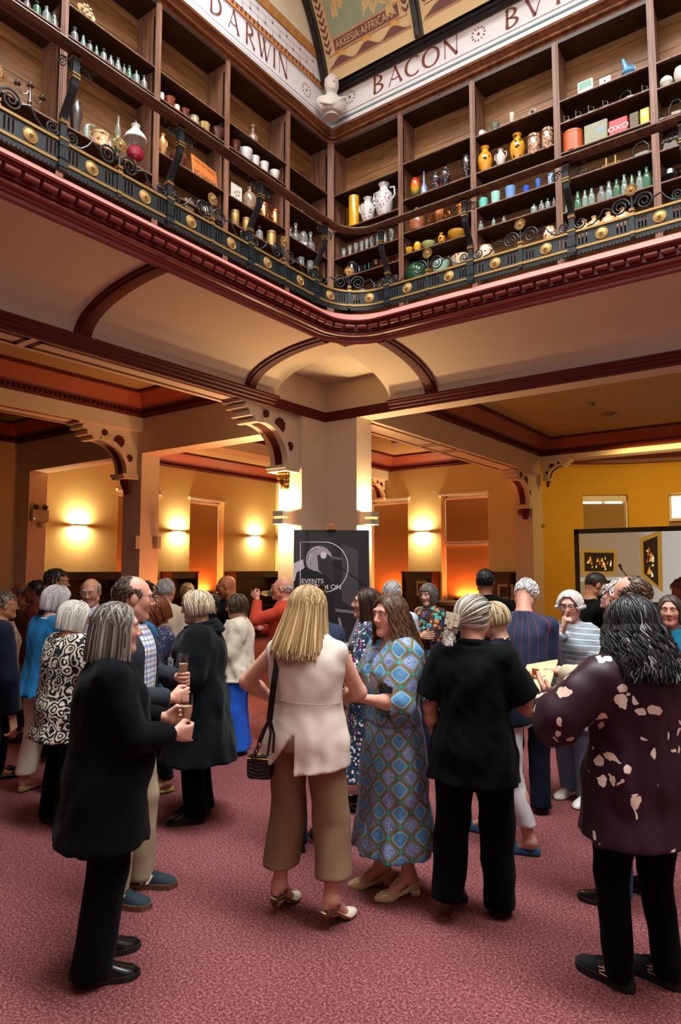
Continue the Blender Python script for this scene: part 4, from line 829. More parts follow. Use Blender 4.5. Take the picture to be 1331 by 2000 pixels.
b.tube([(.05, 0, .06), (.10, 0, .04), (.14, 0, .06)], .006, 6); b.box(-.06, .12, -.02, .02, 0, .012); o = b.build('iron_wheel', m_ironmet); o.location = p; tag(o, 'dark spoked iron wheel behind the handrail scroll', 'wheel')
V(1303, 6.47, 24, 22, 'sphere', gl('shell_white', 'd0cabc', .4), 'white shell-like iron rest at the right edge', 'shell'); V(1330, 6.47, 22, 30, 'egg', gl('shell_white', 'd0cabc', .4), 'white porcelain piece cut off by the right edge', 'ornament'); V(1312, 5.51, 34, 26, 'sphere', gl('black_pot_glaze', '14110f', .15), 'squat glossy black teapot at the right edge', 'teapot', spout=True, handles=1)
p, k = shelf_spot('R', 1312, 5.83); b = MB(); b.prism([(-.07, 0), (.07, 0), (.05, .07), (-.05, .07)], lambda u, v, d: (u, d, v), -.05, .05); b.tube([(-.08, 0, .10), (-.06, 0, .12), (.06, 0, .12), (.08, 0, .10)], .014, 8); o = b.build('telephone', M('grey_bakelite', '6a665e', .3), smooth=False); o.location = p; tag(o, 'old grey telephone at the right edge', 'telephone')
# left side
L_ = lambda *a, **k: put('L', *a, **k)
m_silver0 = M('antique_silver', '8a8078', .25, .9)
def candelabra():
    p, k = shelf_spot('L', 57, 5.60); r = tag(empty('candelabra', p), 'three-armed silver candelabra on the shelf at the left edge', 'candelabra'); b = MB(); b.lathe([(.05, 0), (.045, .01), (.015, .03), (.01, .06), (.02, .08), (.01, .10), (.014, .15), (.008, .19), (.012, .21)], n=16); b.build('stem', m_silver0, r)
    for dy, h in ((-.11, .17), (0, .215), (.11, .17)):
        b = MB(); b.lathe([(.012, h), (.026, h + .005), (.03, h + .012), (.01, h + .016), (.013, h + .03), (.018, h + .034), (.011, h + .045), (.0, h + .045)], (0, dy, 0), 14); b.build('candle_cup', m_silver0, r)
        if dy: b = MB(); b.tube([(0, dy * .08, .18), (0, dy * .3, .135), (0, dy * .7, .12), (0, dy, .155), (0, dy, h)], .005, 6); b.build('arm', m_silver0, r)
candelabra()
def oil_lamp(px, wpx, hpx, base, shade, label):
    p, k = shelf_spot('L', px, 5.61); h = hpx * k; w = wpx * k; r = tag(empty('oil_lamp', p), label, 'lamp'); b = MB(); b.lathe([(w * .3, 0), (w * .3, .01), (w * .08, .03), (w * .07, h * .22)], n=16); b.build('foot', m_brass, r); b = MB(); b.lathe([(w * .1, h * .2), (w * .36, h * .26), (w * .42, h * .36), (w * .3, h * .44), (w * .12, h * .46)], n=18); b.build('reservoir', base, r); b = MB(); b.lathe([(w * .12, h * .46), (w * .16, h * .49), (w * .1, h * .53)], n=14); b.build('burner', m_brass, r)
    b = MB(); b.lathe([(w * .09, h * .5), (w * .17, h * .6), (w * .12, h * .75), (w * .07, h * .85), (w * .065, h)], n=14, cap=False); b.build('chimney', mg_clear, r)
    if shade: b = MB(); b.lathe([(w * .52, h * .60), (w * .54, h * .62), (w * .46, h * .70), (w * .22, h * .82), (w * .17, h * .86), (w * .22, h * .92), (w * .2, h * .92)], n=22, cap=False); b.build('shade', gl('opal_glass', 'dcd8d0', .25), r)
oil_lamp(229, 32, 92, gl('sea_green_glass', '6aa890', .2), False, 'oil lamp with sea green base and tall glass chimney'); oil_lamp(263, 42, 100, gl('cranberry_glass', 'a01e3c', .12), True, 'oil lamp with cranberry base and white conical shade')
p, k = shelf_spot('L', 168, 5.61); b = MB(); b.tube([(0, 0, 0), (0, 0, .12), (0, .005, .16), (0, .03, .185), (0, .08, .195)], [.03, .028, .02, .014, .012], 14); o = b.build('glass_retort', mg_aqua); o.location = p; tag(o, 'green glass swan-necked retort left of the oil lamps', 'retort')
L_(195, 5.61, 34, 32, 'jar', pattern_vase('salt_glaze_brown', 'c8a878', ['8a4a1e', 'c8a878', 'd8c4a0'], 30, .5), 'brown and cream salt-glazed jug beside the green lamp', 'jug', handles=2); L_(213, 5.61, 16, 24, 'jar', gl('brown_salt_glaze', '8a6038'), 'small brown mug by the green lamp', 'mug', handles=1); L_(147, 5.61, 24, 62, 'urn', gl('dark_stone_jar', '3a2a22', .4), 'dark ribbed jar behind the leaning iron post', 'jar')
def dish():
    p, k = shelf_spot('L', 166, 6.73); b = MB(); b.lathe([(.0, 0), (.06, .004), (.085, .012), (.09, .018), (.06, .012), (0, .008)], (0, 0, .09), 22, axis=(1, 0, .4), cap=False); r = tag(b.build('gilt_dish', m_brass), 'gilded dish with moulded fruit on the top shelf', 'dish'); r.location = p
    for i in range(9): b = MB(); a = 2 * PI * i / 8; b.ell((.03, .045 * math.cos(a) if i < 8 else 0, .10 + .045 * math.sin(a) if i < 8 else .1), (.016, .016, .016), 10, 6); b.build('moulded_fruit', M('fruit_cream', 'c8b890', .4), r)
dish()
for px, w, h, kd, c, l, ct in ((316, 9, 18, 'jar', 'd8d4c8', 'white china pot beside the post', 'pot'), (331, 21, 19, 'bowl', '8a3a22', 'red-brown earthenware bowl', 'bowl'), (345, 12, 14, 'jar', 'c8c0a8', 'small cream jar with a rim', 'jar'), (361, 18, 16, 'bowl', '6a2a1e', 'dark red bowl with pale rim', 'bowl'), (379, 18, 15, 'jar', 'a8967a', 'beige stoneware pot', 'pot'), (399, 20, 16, 'mould', 'b89a5a', 'ochre fluted jelly mould', 'mould'), (424, 28, 23, 'bowl', '4a2014', 'wide dark brown bowl', 'bowl')): L_(px, 6.45, w, h, kd, gl('pot_%s' % c, c), l + ', on the shelf above the handrail', ct, flutes=10 if kd == 'mould' else 0)
L_(460, 6.45, 20, 22, 'bowl', gl('pot_4a2014', '4a2014'), 'brown bowl just right of the post beside white china', 'bowl'); L_(480, 6.45, 26, 22, 'bowl', gl('white_china', 'dcdad4'), 'white oval china dish', 'dish'); L_(494, 6.73, 20, 34, 'decanter', gl('copper_glass', '8a6a58', .15), 'flask with copper neck and grey glass body', 'flask')
L_(317, 5.90, 17, 40, 'vase', gl('tan_stoneware', 'b8844a'), 'tall tan stoneware coffee pot beside the post', 'coffee pot', handles=1, spout=True); L_(348, 5.90, 36, 34, 'sphere', gl('brown_agate_glaze', '5a2e22'), 'round brown glazed pot beside the parking notice', 'pot')
def notice():
    p, k = shelf_spot('L', 402, 5.90, .27); w, h = .40, .245; b = MB(); b.bbox(-w / 2, w / 2, -.008, .008, 0, h, .003); r = tag(b.build('notice_board', M('orange_painted_board', 'c8702c', .6, var=.25, vs=20), smooth=False), 'weathered orange board reading NO PARKING', 'sign'); r.location = p; r.rotation_euler = (math.radians(-8), 0, PI / 2 + .12)
    for txt, size, zz, wd in (('NO PARKING', .085, .03, .36), ('LEEDS CITY POLICE', .04, .18, .33), ('BY ORDER', .03, .135, .15)):
        if txt == 'BY ORDER': continue
        me = text_mesh(txt, size); xs = [v.co.x for v in me.vertices]; kx = wd / (max(xs) - min(xs)); c = (max(xs) + min(xs)) / 2
        for v in me.vertices: v.co = Vector(((v.co.x - c) * kx, -.0092, v.co.y + zz))
        me.materials.clear(); me.materials.append(M('board_letter_brown', '2a1006', .6)); t = bpy.data.objects.new('lettering', me); COL.objects.link(t); t.parent = r
notice()
boxy('L', 366, 5.49, 22, 21, .08, M('silver_caddy', '9a9080', .3, .6, .3, 40), 'octagonal silver tea caddy behind the railing', 'tea caddy'); L_(402, 5.49, 32, 28, 'sphere', m_pewter, 'round silver teapot behind a gilded rosette', 'teapot', spout=True, handles=1)
def tile(o, w, h, d): b = MB(); [face_poly(b, [(w * x + .012 * math.cos(t), h * z + .014 * math.sin(t)) for t in [2 * PI * i / 8 for i in range(8)]], d / 2 + .001) for x, z in ((-.2, .5), (0, .6), (.15, .45), (-.05, .35), (.22, .65))]; b.build('painted_flower', gl('olive_flower', '8a8050', .5), o, smooth=False)
boxy('L', 462, 5.90, 30, 36, .012, gl('white_tile', 'dcd8cc'), 'white painted tile leaning beside the post', 'tile', fn=tile)
L_(487, 5.90, 27, 42, 'stone', gl('two_tone_stoneware', '8a7058'), 'conical stoneware jar with a brown neck', 'jar', handles=1)
for i, (px, l) in enumerate(((515, 'left'), (537, 'right'))): L_(px, 5.90, 18, 26, 'jar', M('polished_copper', 'c07a48', .25, .9), '%s of two copper kettles behind the iron post' % l, 'kettle', handles=1, spout=True)
for px, w, h, l in ((459, 16, 28, 'brass measure beside the post'), (481, 15, 26, 'brass measure half hidden by the iron post'), (530, 18, 28, 'brass measure near the right post')): L_(px, 5.60, w, h, 'jar', m_brass, l, 'measure', handles=1)
L_(507, 5.60, 13, 24, 'phial', mg_clear, 'clear bottle with brown neck between brass measures', 'bottle', lid=m_cork); L_(588, 5.57, 14, 15, 'tumbler', mg_clear, 'clear tumbler under the decanters', 'tumbler'); L_(606, 5.57, 13, 18, 'cup', mg_clear, 'clear goblet under the decanters near the corner', 'goblet')
for i, (px, h) in enumerate(((572, 12), (582, 13), (590, 16))): L_(px, 6.26, 8, h, 'spire', m_silver0, '%s tiny silver ornament from the left above the handrail near the corner' % ORD[i], 'ornament')
# ---- plaster bust in the corner
def bust():
    p = at_depth(648, 248, 8.72); p[2] = 7.605; hd = ray_heading(648) + math.radians(168); r = tag(empty('bust', p, -hd), 'white plaster bust of a man standing on the cornice in the gallery corner', 'bust'); m = plaster('bust_plaster', 'd8d2c6')
    F = Field([np.arange(-.26, .26, .006), np.arange(-.2, .22, .006), np.arange(-.01, .62, .006)]); hc = np.array([0, .015, .47])
    F.ell((0, 0, .45), (.095, .112, .118), .02); F.ell((0, .045, .38), (.074, .078, .10), .03); F.cone((0, -.02, .2), (0, 0, .36), .085, .068, .03); F.cone((-.13, -.02, .19), (.13, -.02, .19), .08, .08, .06); F.ell((0, .02, .13), (.17, .115, .14), .05); F.cone((0, .105, .44), (0, .132, .405), .009, .016, .012); F.cone((-.036, .10, .472), (.036, .10, .472), .014, .014, .015); F.cone((-.022, .112, .368), (.022, .112, .368), .009, .009, .01); F.ell((0, .10, .335), (.027, .022, .022), .02)
    for s in (-1, 1): F.ell((s * .084, 0, .425), (.013, .024, .036), .008); F.ell((s * .033, .117, .45), (.018, .014, .012), .01, None, 's')
    for i in range(26): a = random.uniform(0, 6.28); z = random.uniform(.2, 1); q = math.sqrt(1 - z * z); F.ell((.084 * q * math.cos(a), -.012 + .10 * q * math.sin(a), .462 + .10 * z), (.02, .02, .014), .01) if q * math.sin(a) < .5 else None
    for i in range(6): F.cone((-.17 + .05 * i, .08, .25 - .02 * i), (.03 + .03 * i, .135, .08), .013, .015, .02)
    F.D = np.maximum(F.D, (.045 - F.ax[2]).reshape(1, 1, -1)); V_, Q = F.mesh(); mesh_obj('sculpture', V_, Q, m, r, None, 2); b = MB(); b.lathe([(.10, 0), (.10, .015), (.08, .022), (.075, .04), (.12, .055), (.12, .06)], (0, -.01, 0), 24); b.build('socle', m, r); r.scale = (.98, .98, 1.0)
BUST = bust
# ================================================================ WALL LIGHTS
m_lampw = M('lamp_white', 'd8d0c4', .4); m_bulb = emit('lamp_glow', 'ffc676', 22); WARM = (1, .70, .35)
def lamp_pair(loc, n, d, up=.09, power=36, sx=.2):
    p = Vector(loc) + Vector(n) * d; nx = abs(n[0]) > .5; s = (.08, sx) if nx else (sx, .08)
    area('lamp_light', p + Vector((0, 0, up)), (PI, 0, 0), *s, power, WARM); area('lamp_light', p - Vector((0, 0, up)), (0, 0, 0), *s, power, WARM)
def slim_lamp(loc, n, label, power=36):
    """wide shallow up-and-down wall light"""
    r = tag(empty('wall_lamp', loc), label, 'wall light', 'slim wall lights on the outer walls'); nx = abs(n[0]) > .5; q = lambda u, d, z: ((n[0] * d, u, z) if nx else (u, n[1] * d, z))
    b = MB(); p0, p1 = q(-.19, .0, -.016), q(.19, .11, .016); b.bbox(min(p0[0], p1[0]), max(p0[0], p1[0]), min(p0[1], p1[1]), max(p0[1], p1[1]), -.016, .016, .005); b.build('casing', m_lampw, r, smooth=False)
    b = MB()
    for z in (-.0165, .0165): b.add([q(u, d, z) for u, d in ((-.15, .02), (.15, .02), (.15, .095), (-.15, .095))], [(0, 1, 2, 3)])
    b.build('diffuser', m_bulb, r, smooth=False); lamp_pair(loc, n, .065, .03, power, .3)
def box_lamp(loc, n, label, power=30):
    r = tag(empty('wall_lamp', loc), label, 'wall light', 'white box wall lights on the pillar'); nx = abs(n[0]) > .5; q = lambda u, d, z: ((n[0] * d, u, z) if nx else (u, n[1] * d, z))
    def bx(b, u0, u1, d0, d1, z0, z1):
        p0, p1 = q(u0, d0, z0), q(u1, d1, z1); b.bbox(min(p0[0], p1[0]), max(p0[0], p1[0]), min(p0[1], p1[1]), max(p0[1], p1[1]), z0, z1, .003)
    b = MB()
    for z0, z1 in ((.012, .085), (-.085, -.012)):
        for u0, u1, d0, d1 in ((-.085, .085, .16, .166), (-.085, .085, .03, .036), (-.085, -.079, .03, .166), (.079, .085, .03, .166)): bx(b, u0, u1, d0, d1, z0, z1)
    b.build('casing', m_lampw, r, smooth=False); b = MB(); bx(b, -.05, .05, 0, .1, -.03, .03); bx(b, -.07, .07, .04, .15, -.012, .012); b.build('backplate', m_lampw, r, smooth=False)
    b = MB()
    for z in (-.07, .07): b.add([q(u, d, z) for u, d in ((-.079, .037), (.079, .037), (.079, .159), (-.079, .159))], [(0, 1, 2, 3)])
    b.build('diffuser', m_bulb, r, smooth=False); lamp_pair(loc, n, .095, .075, power, .14)
slim_lamp((-12.58, 8.01, 2.675), (1, 0, 0), 'slim wall light shining in the opening left of the inner pillar')
slim_lamp((-12.58, 10.62, 2.675), (1, 0, 0), 'slim wall light shining just right of the inner pillar')
slim_lamp((-12.58, 13.25, 2.66), (1, 0, 0), 'slim wall light shining above the man in the red blazer')
slim_lamp((-7.91, 14.1, 2.665), (0, -1, 0), 'slim wall light shining between the two windows right of the poster')
box_lamp((-5.80, 6.70, 2.445), (0, -1, 0), 'white box wall light on the left face of the pillar')
box_lamp((-5.015, 7.40, 2.445), (1, 0, 0), 'white box wall light on the right face of the pillar')
box_lamp((-5.93, 7.3, 2.43), (-1, 0, 0), 'white box wall light peeping out behind the left edge of the pillar')
# unlit one in the apse, warm floods out of the aisles (orange washes from floor cans)
area('orange_wash', (-8.35, 7.3, .25), (math.radians(170), math.radians(12), 0), .25, .25, 80, (1, .26, .05))
# ================================================================ FURNITURE AND FITTINGS ON THE GROUND FLOOR
def low_case(axis, pos, a, b_, label, h=1.72):
    d = .38; f = (lambda u, k: (pos + k, u)) if axis == 'x' else (lambda u, k: (u, pos - k)); c = f((a + b_) / 2, 0); r = tag(empty('bookcase', (*c, 0)), label, 'bookcase', 'low dark bookcases along the outer walls')
    def bx(b, u0, u1, k0, k1, z0, z1): p, q = f(u0, k0), f(u1, k1); b.box(min(p[0], q[0]) - c[0], max(p[0], q[0]) - c[0], min(p[1], q[1]) - c[1], max(p[1], q[1]) - c[1], z0, z1)
    b = MB(); bx(b, a, b_, .0, .03, 0, h - .03); bx(b, a, a + .04, .0, d, 0, h - .03); bx(b, b_ - .04, b_, 0, d, 0, h - .03); bx(b, a, b_, 0, d - .02, 0, .12); b.build('carcass', m_mahog, r, smooth=False)
    if axis == 'y': b = MB(); bx(b, a + .04, b_ - .04, d - .07, d - .05, .12, h - .16); b.build('front_panel', m_mahog, r, smooth=False)
    b = MB(); bx(b, a - .02, b_ + .02, 0, d + .02, h - .03, h); b.build('top', m_mahog, r, smooth=False); b = MB(); bx(b, a + .04, b_ - .04, d - .05, d - .02, h - .16, h - .03); b.build('fascia', m_mahog, r, smooth=False)
    b = MB(); m = (a + b_) / 2; bx(b, m - .16, m + .16, d - .02, d - .014, h - .14, h - .05); b.build('name_plate', m_dark, r, smooth=False)
    for z in (.45, .8, 1.12):
        b = MB(); bx(b, a + .04, b_ - .04, .03, d - .04, z, z + .025); b.build('shelf', m_mahog, r, smooth=False)
    rn = random.Random(int(a * 100)); cols = ['2a120c', '3a1a10', '1a1412', '3a2a18', '20241c']
    return r
low_case('x', -12.58, 7.10, 8.85, 'dark low bookcase under the wall light left of the inner pillar'); low_case('x', -12.58, 10.15, 10.95, 'dark low bookcase right of the inner pillar'); low_case('x', -12.58, 12.2, 14.0, 'dark low bookcase behind the bald person in black and the red blazer')
low_case('y', 14.1, -8.27, -7.47, 'dark low bookcase under the wall light right of the poster'); low_case('y', 14.1, -6.2, -5.62, 'dark low bookcase behind the tall person in black')
def ledge(axis, pos, a, b_, z, label):
    b = MB(); d = .36
    if axis == 'x': b.bbox(pos, pos + d, a, b_, z - .04, z, .004); b.box(pos, pos + d - .03, a, b_, 0, z - .04)
    else: b.bbox(a, b_, pos - d, pos, z - .04, z, .004); b.box(a, b_, pos - d + .03, pos, 0, z - .04)
    tag(b.build('window_seat', m_mahog, smooth=False), label, 'bench'); 
ledge('y', 14.09, -7.44, -6.23, .98, 'dark wooden ledge under the red-lit sash window'); ledge('x', -12.57, 10.98, 12.17, 1.05, 'dark wooden ledge under the orange-lit left window'); ledge('y', 14.09, -9.4, -8.3, .98, 'dark wooden ledge under the window beside the poster')
def picture(px, py, wpx, hpx, y, label):
    p = on(px, py, 'y', y); k = project(p)[2] / FPX; w, h = wpx * k * 1.05, hpx * k; r = tag(empty('framed_picture', p), label, 'picture'); b = MB()
    for x0, x1, z0, z1 in ((-w / 2, w / 2, h / 2 - .02, h / 2), (-w / 2, w / 2, -h / 2, -h / 2 + .02), (-w / 2, -w / 2 + .02, -h / 2, h / 2), (w / 2 - .02, w / 2, -h / 2, h / 2)): b.box(x0, x1, -.02, .0, z0, z1)
    b.build('frame', m_dark, r, smooth=False); b = MB(); b.box(-w / 2, w / 2, -.006, 0, -h / 2, h / 2); b.build('mount', M('picture_mount', 'b0a080', .7), r, smooth=False); b = MB(); b.box(-w * .30, w * .30, -.008, -.006, -h * .3, h * .3); b.build('print', M('sepia_print', '3a2c22', .7, var=.6, vs=14), r, smooth=False)
picture(825, 1149, 27, 32, 13.768, 'small framed view on the bookcase beside the grey bob'); picture(988, 1156, 36, 34, 13.768, 'small framed view right of the tall person in black')
# easel and poster
def easel():
    p = at_depth(648, 1110, 7.9); hd = ray_heading(648) + math.radians(176); r = tag(empty('easel', (p[0], p[1], 0), -hd), 'wooden easel in front of the pillar', 'easel'); mw = wood('easel_beech', '8a5a2e', 'b98650', 5, 2, .5)
    for s in (-1, 1): b = MB(); b.tube([(s * .30, .02, 0), (s * .10, -.06, 1.9)], .018, 8); b.build('leg', mw, r)
    b = MB(); b.tube([(0, -.62, 0), (0, -.08, 2.0)], .018, 8); b.build('leg', mw, r); b = MB(); b.bbox(-.42, .42, .0, .075, .80, .835, .004); b.build('ledge', mw, r, smooth=False); b = MB(); b.box(-.025, .025, -.085, -.045, .7, 2.32); b.build('mast', mw, r, smooth=False); b = MB(); b.bbox(-.055, .055, -.05, .045, 2.235, 2.295, .004); tag(b.build('clamp', M('amber_plastic', '9a6a3a', .3), r, smooth=False), 'brown clamp on top of the board')
    # the printed board stands on the ledge
    q = tag(empty('poster_board', (p[0], p[1], 0), -hd), 'black and white poster board reading EVENTS, showing a performer with headphones at a microphone', 'poster'); w, h, z0 = .444, 1.40, .836; T = Matrix.Translation((0, .028, z0)) @ Matrix.Rotation(math.radians(1.2), 4, 'X'); F = lambda x, z, d=0: tuple(T @ Vector((-x, .008 + d, z)))
    b = MB(); b.prism([(-w, 0), (w, 0), (w, h), (-w, h)], lambda x, z, d: F(x, z, d), -.012, 0); b.build('board', M('poster_charcoal', '1d1b1f', .45), q, smooth=False)
    PX = lambda px, py: ((px - 648) / 148 * 2 * w, h - (py - 1040) / 236 * h)
    def poly(pts, mat, name, d, par=q): b = MB(); b.add([F(*PX(*p_), d) for p_ in pts], [tuple(range(len(pts)))]); return b.build(name, mat, par, smooth=False)
    pg = lambda c: M('poster_' + c, c, .5)
    for i, (pts, c) in enumerate((([(574, 1040), (596, 1040), (596, 1170), (574, 1170)], '37343a'), ([(605, 1040), (652, 1062), (652, 1140), (605, 1120)], '2c292f'), ([(668, 1068), (700, 1080), (700, 1200), (668, 1180)], '3c383e'), ([(578, 1104), (592, 1098), (596, 1120), (590, 1140), (574, 1140), (574, 1106)], 'c9c3ca'), ([(574, 1150), (580, 1124), (600, 1112), (620, 1118), (640, 1132), (652, 1150), (652, 1278), (574, 1278)], '0c0b0d'), ([(648, 1190), (722, 1196), (722, 1232), (648, 1224)], '121014'), ([(655, 1194), (718, 1202), (718, 1208), (655, 1200)], '6a666c'), ([(660, 1212), (664, 1212), (680, 1276), (675, 1276)], '8a858c'), ([(698, 1214), (702, 1214), (678, 1276), (673, 1276)], '8a858c'))): poly(pts, pg(c), 'printed_area', .0006 + .0002 * i)
    # hair, face, headphones, microphone of the printed figure
    poly([(601, 1114), (598, 1104), (598, 1093), (602, 1083), (609, 1076), (618, 1072), (629, 1072), (639, 1077), (646, 1085), (650, 1096), (647, 1110), (640, 1122), (630, 1128), (622, 1122), (612, 1120)], pg('a29ba2'), 'printed_hair', .003); poly([(620, 1090), (640, 1088), (650, 1096), (648, 1108), (640, 1122), (630, 1128), (622, 1118)], pg('2a272b'), 'printed_face', .0034)
    for j in range(9):
        a0 = math.radians(150 + 14 * j); R0 = 20 + 2 * (j % 3); qq = [(624 + (R0 - .1 * k) * math.cos(a0 + .05 * k) * .98, 1098 + (R0 - .1 * k) * 1.15 * math.sin(a0 + .05 * k)) for k in range(9)]; poly(qq + [(624 + (x - 624) * .93, 1098 + (y - 1098) * .93) for x, y in qq[::-1]], pg('d8d2d8' if j % 2 else '6a646a'), 'printed_lock', .0036)
    poly([(632 + 6 * math.cos(t), 1090 + 7 * math.sin(t)) for t in [2 * PI * i / 14 for i in range(14)]], pg('d8d3d8'), 'printed_headphone', .004); poly([(648, 1092), (664, 1094), (670, 1098), (664, 1099), (648, 1097)], pg('5a565c'), 'printed_microphone', .004); poly([(650, 1102), (722, 1152), (722, 1155), (650, 1106)], pg('0a090b'), 'printed_boom', .004)
    b = MB(); path = [PX(587, 1160), PX(587, 1064), PX(634, 1064)] + [PX(634 + 46 * math.sin(math.radians(a)), 1113 - 49 * math.cos(math.radians(a))) for a in range(6, 178, 8)] + [PX(634, 1162)]
    P = np.array(path); Tn = np.gradient(P, axis=0); Tn /= np.linalg.norm(Tn, axis=1)[:, None]; N = np.c_[-Tn[:, 1], Tn[:, 0]]; b.grid([[F(*(a_ + n_ * .004), .0046), F(*(a_ - n_ * .004), .0046)] for a_, n_ in zip(P, N)]); mwh = pg('e6e2e6'); b.build('printed_outline', mwh, q, smooth=False)
    for txt, x, y, wd in (('EVENTS', 590, 1145, 42), ('MUSEUM ON', 590, 1157, 76), ('TICKETS AND MORE', 590, 1169, 60)):
        if txt.startswith('TICK'): continue
        me = text_mesh(txt, 1.0); xs = [v.co.x for v in me.vertices]; ys = [v.co.y for v in me.vertices]; x0, z_ = PX(x, y); k = wd / 148 * 2 * w / (max(xs) - min(xs)); 
        for v in me.vertices: v.co = Vector(F(x0 + (v.co.x - min(xs)) * k, z_ + v.co.y * k, .0046))
        me.materials.clear(); me.materials.append(mwh); t = bpy.data.objects.new('lettering', me); COL.objects.link(t); t.parent = q
    for i in range(3): poly([(664 + 7 * i + 2.6 * math.cos(t), 1263 + 2.6 * math.sin(t)) for t in [2 * PI * j / 12 for j in range(12)]], mwh, 'printed_icon', .0046)
easel()
# projection screen in the apse
def screen():
    Y = 12.5; p0 = on(1122, 1034, 'y', Y); x0, zt = p0[0], p0[2]; zb = 1.13; x1 = x0 + 2.75; r = tag(empty('projection_screen', ((x0 + x1) / 2, Y, 0)), 'black-framed projection screen showing two gilt-framed fire scenes', 'screen'); cx = (x0 + x1) / 2; b = MB(); w = .085
    for a, c, z0, z1 in ((x0, x1, zt - w, zt), (x0, x1, zb - .02, zb + w), (x0, x0 + w, zb, zt), (x1 - w, x1, zb, zt)): b.box(a - cx, c - cx, -.02, .02, z0, z1)
    b.build('frame', m_dark, r, smooth=False); b = MB()
    for x in (x0 + .15, x1 - .15): b.tube([(x - cx, 0.0, 0), (x - cx, 0.0, zb)], .02, 8); b.tube([(x - cx, -.35, .015), (x - cx, .35, .015)], .02, 8)
    b.build('stand', m_dark, r)
    t = NT('projected_wall'); g = t.n('TexCoord').outputs['Object']; s = t.n('SeparateXYZ'); t.set(s.inputs[0], g); c = t.ramp(t.math('ADD', t.math('MULTIPLY_ADD', s.outputs[0], .42, .52), t.math('MULTIPLY', t.noise(3), .1)), [(.0, 'b08a5e'), (.45, 'b5977a'), (.6, 'd8cdc2'), (1, 'eae6e6')]); t.base('101010', .9); t.set(t.b.inputs['Emission Color'], c); t.b.inputs['Emission Strength'].default_value = .62
    b = MB(); b.add([(x0 + w - cx, -.004, zb + w), (x1 - w - cx, -.004, zb + w), (x1 - w - cx, -.004, zt - w), (x0 + w - cx, -.004, zt - w)], [(0, 1, 2, 3)]); b.build('picture_surface', t.mat, r, smooth=False)
    S = lambda px, py, d: (on(px, py, 'y', Y)[0] - cx, -.004 - d, on(px, py, 'y', Y)[2])
    def poly(pts, c, st, d, name): b = MB(); b.add([S(*q, d) for q in pts], [tuple(range(len(pts)))]); b.build(name, emit('projected_' + c, c, st), r, smooth=False)
    poly([(1135, 1073), (1207, 1074), (1205, 1122), (1136, 1122)], 'b8842e', .7, .002, 'projected_gilt_frame'); poly([(1142, 1079), (1200, 1080), (1199, 1116), (1143, 1116)], '2e1c10', .6, .003, 'projected_canvas')
    poly([(1250, 1052), (1293, 1034), (1296, 1158), (1254, 1125)], 'b8842e', .7, .002, 'projected_gilt_frame'); poly([(1257, 1058), (1285, 1047), (1287, 1145), (1259, 1120)], '2e1c10', .6, .003, 'projected_canvas'); poly([(1133, 1128), (1252, 1126), (1252, 1133), (1133, 1136)], 'd8c4b0', .6, .002, 'projected_skirting')
    rn = random.Random(5)
    for k in range(46):
        fx = k < 26; x, y = (rn.gauss(1170, 14), rn.gauss(1101, 7)) if fx else (rn.gauss(1271, 5), rn.gauss(1098, 17)); 
        if fx and not (1146 < x < 1195 and 1084 < y < 1112): continue
        if not fx and not (1261 < x < 1281 and 1066 < y < 1132): continue
        h, w_ = rn.uniform(3, 9), rn.uniform(1.2, 3.2); poly([(x - w_, y + h * .3), (x, y + h * .5), (x + w_, y + h * .2), (x + .5, y - h), (x - w_ * .4, y - h * .2)], rn.choice(['f0a030', 'f8d878', 'd86a1c', 'fff0c0']), .9, .004 + k * .00005, 'projected_flame')
screen()
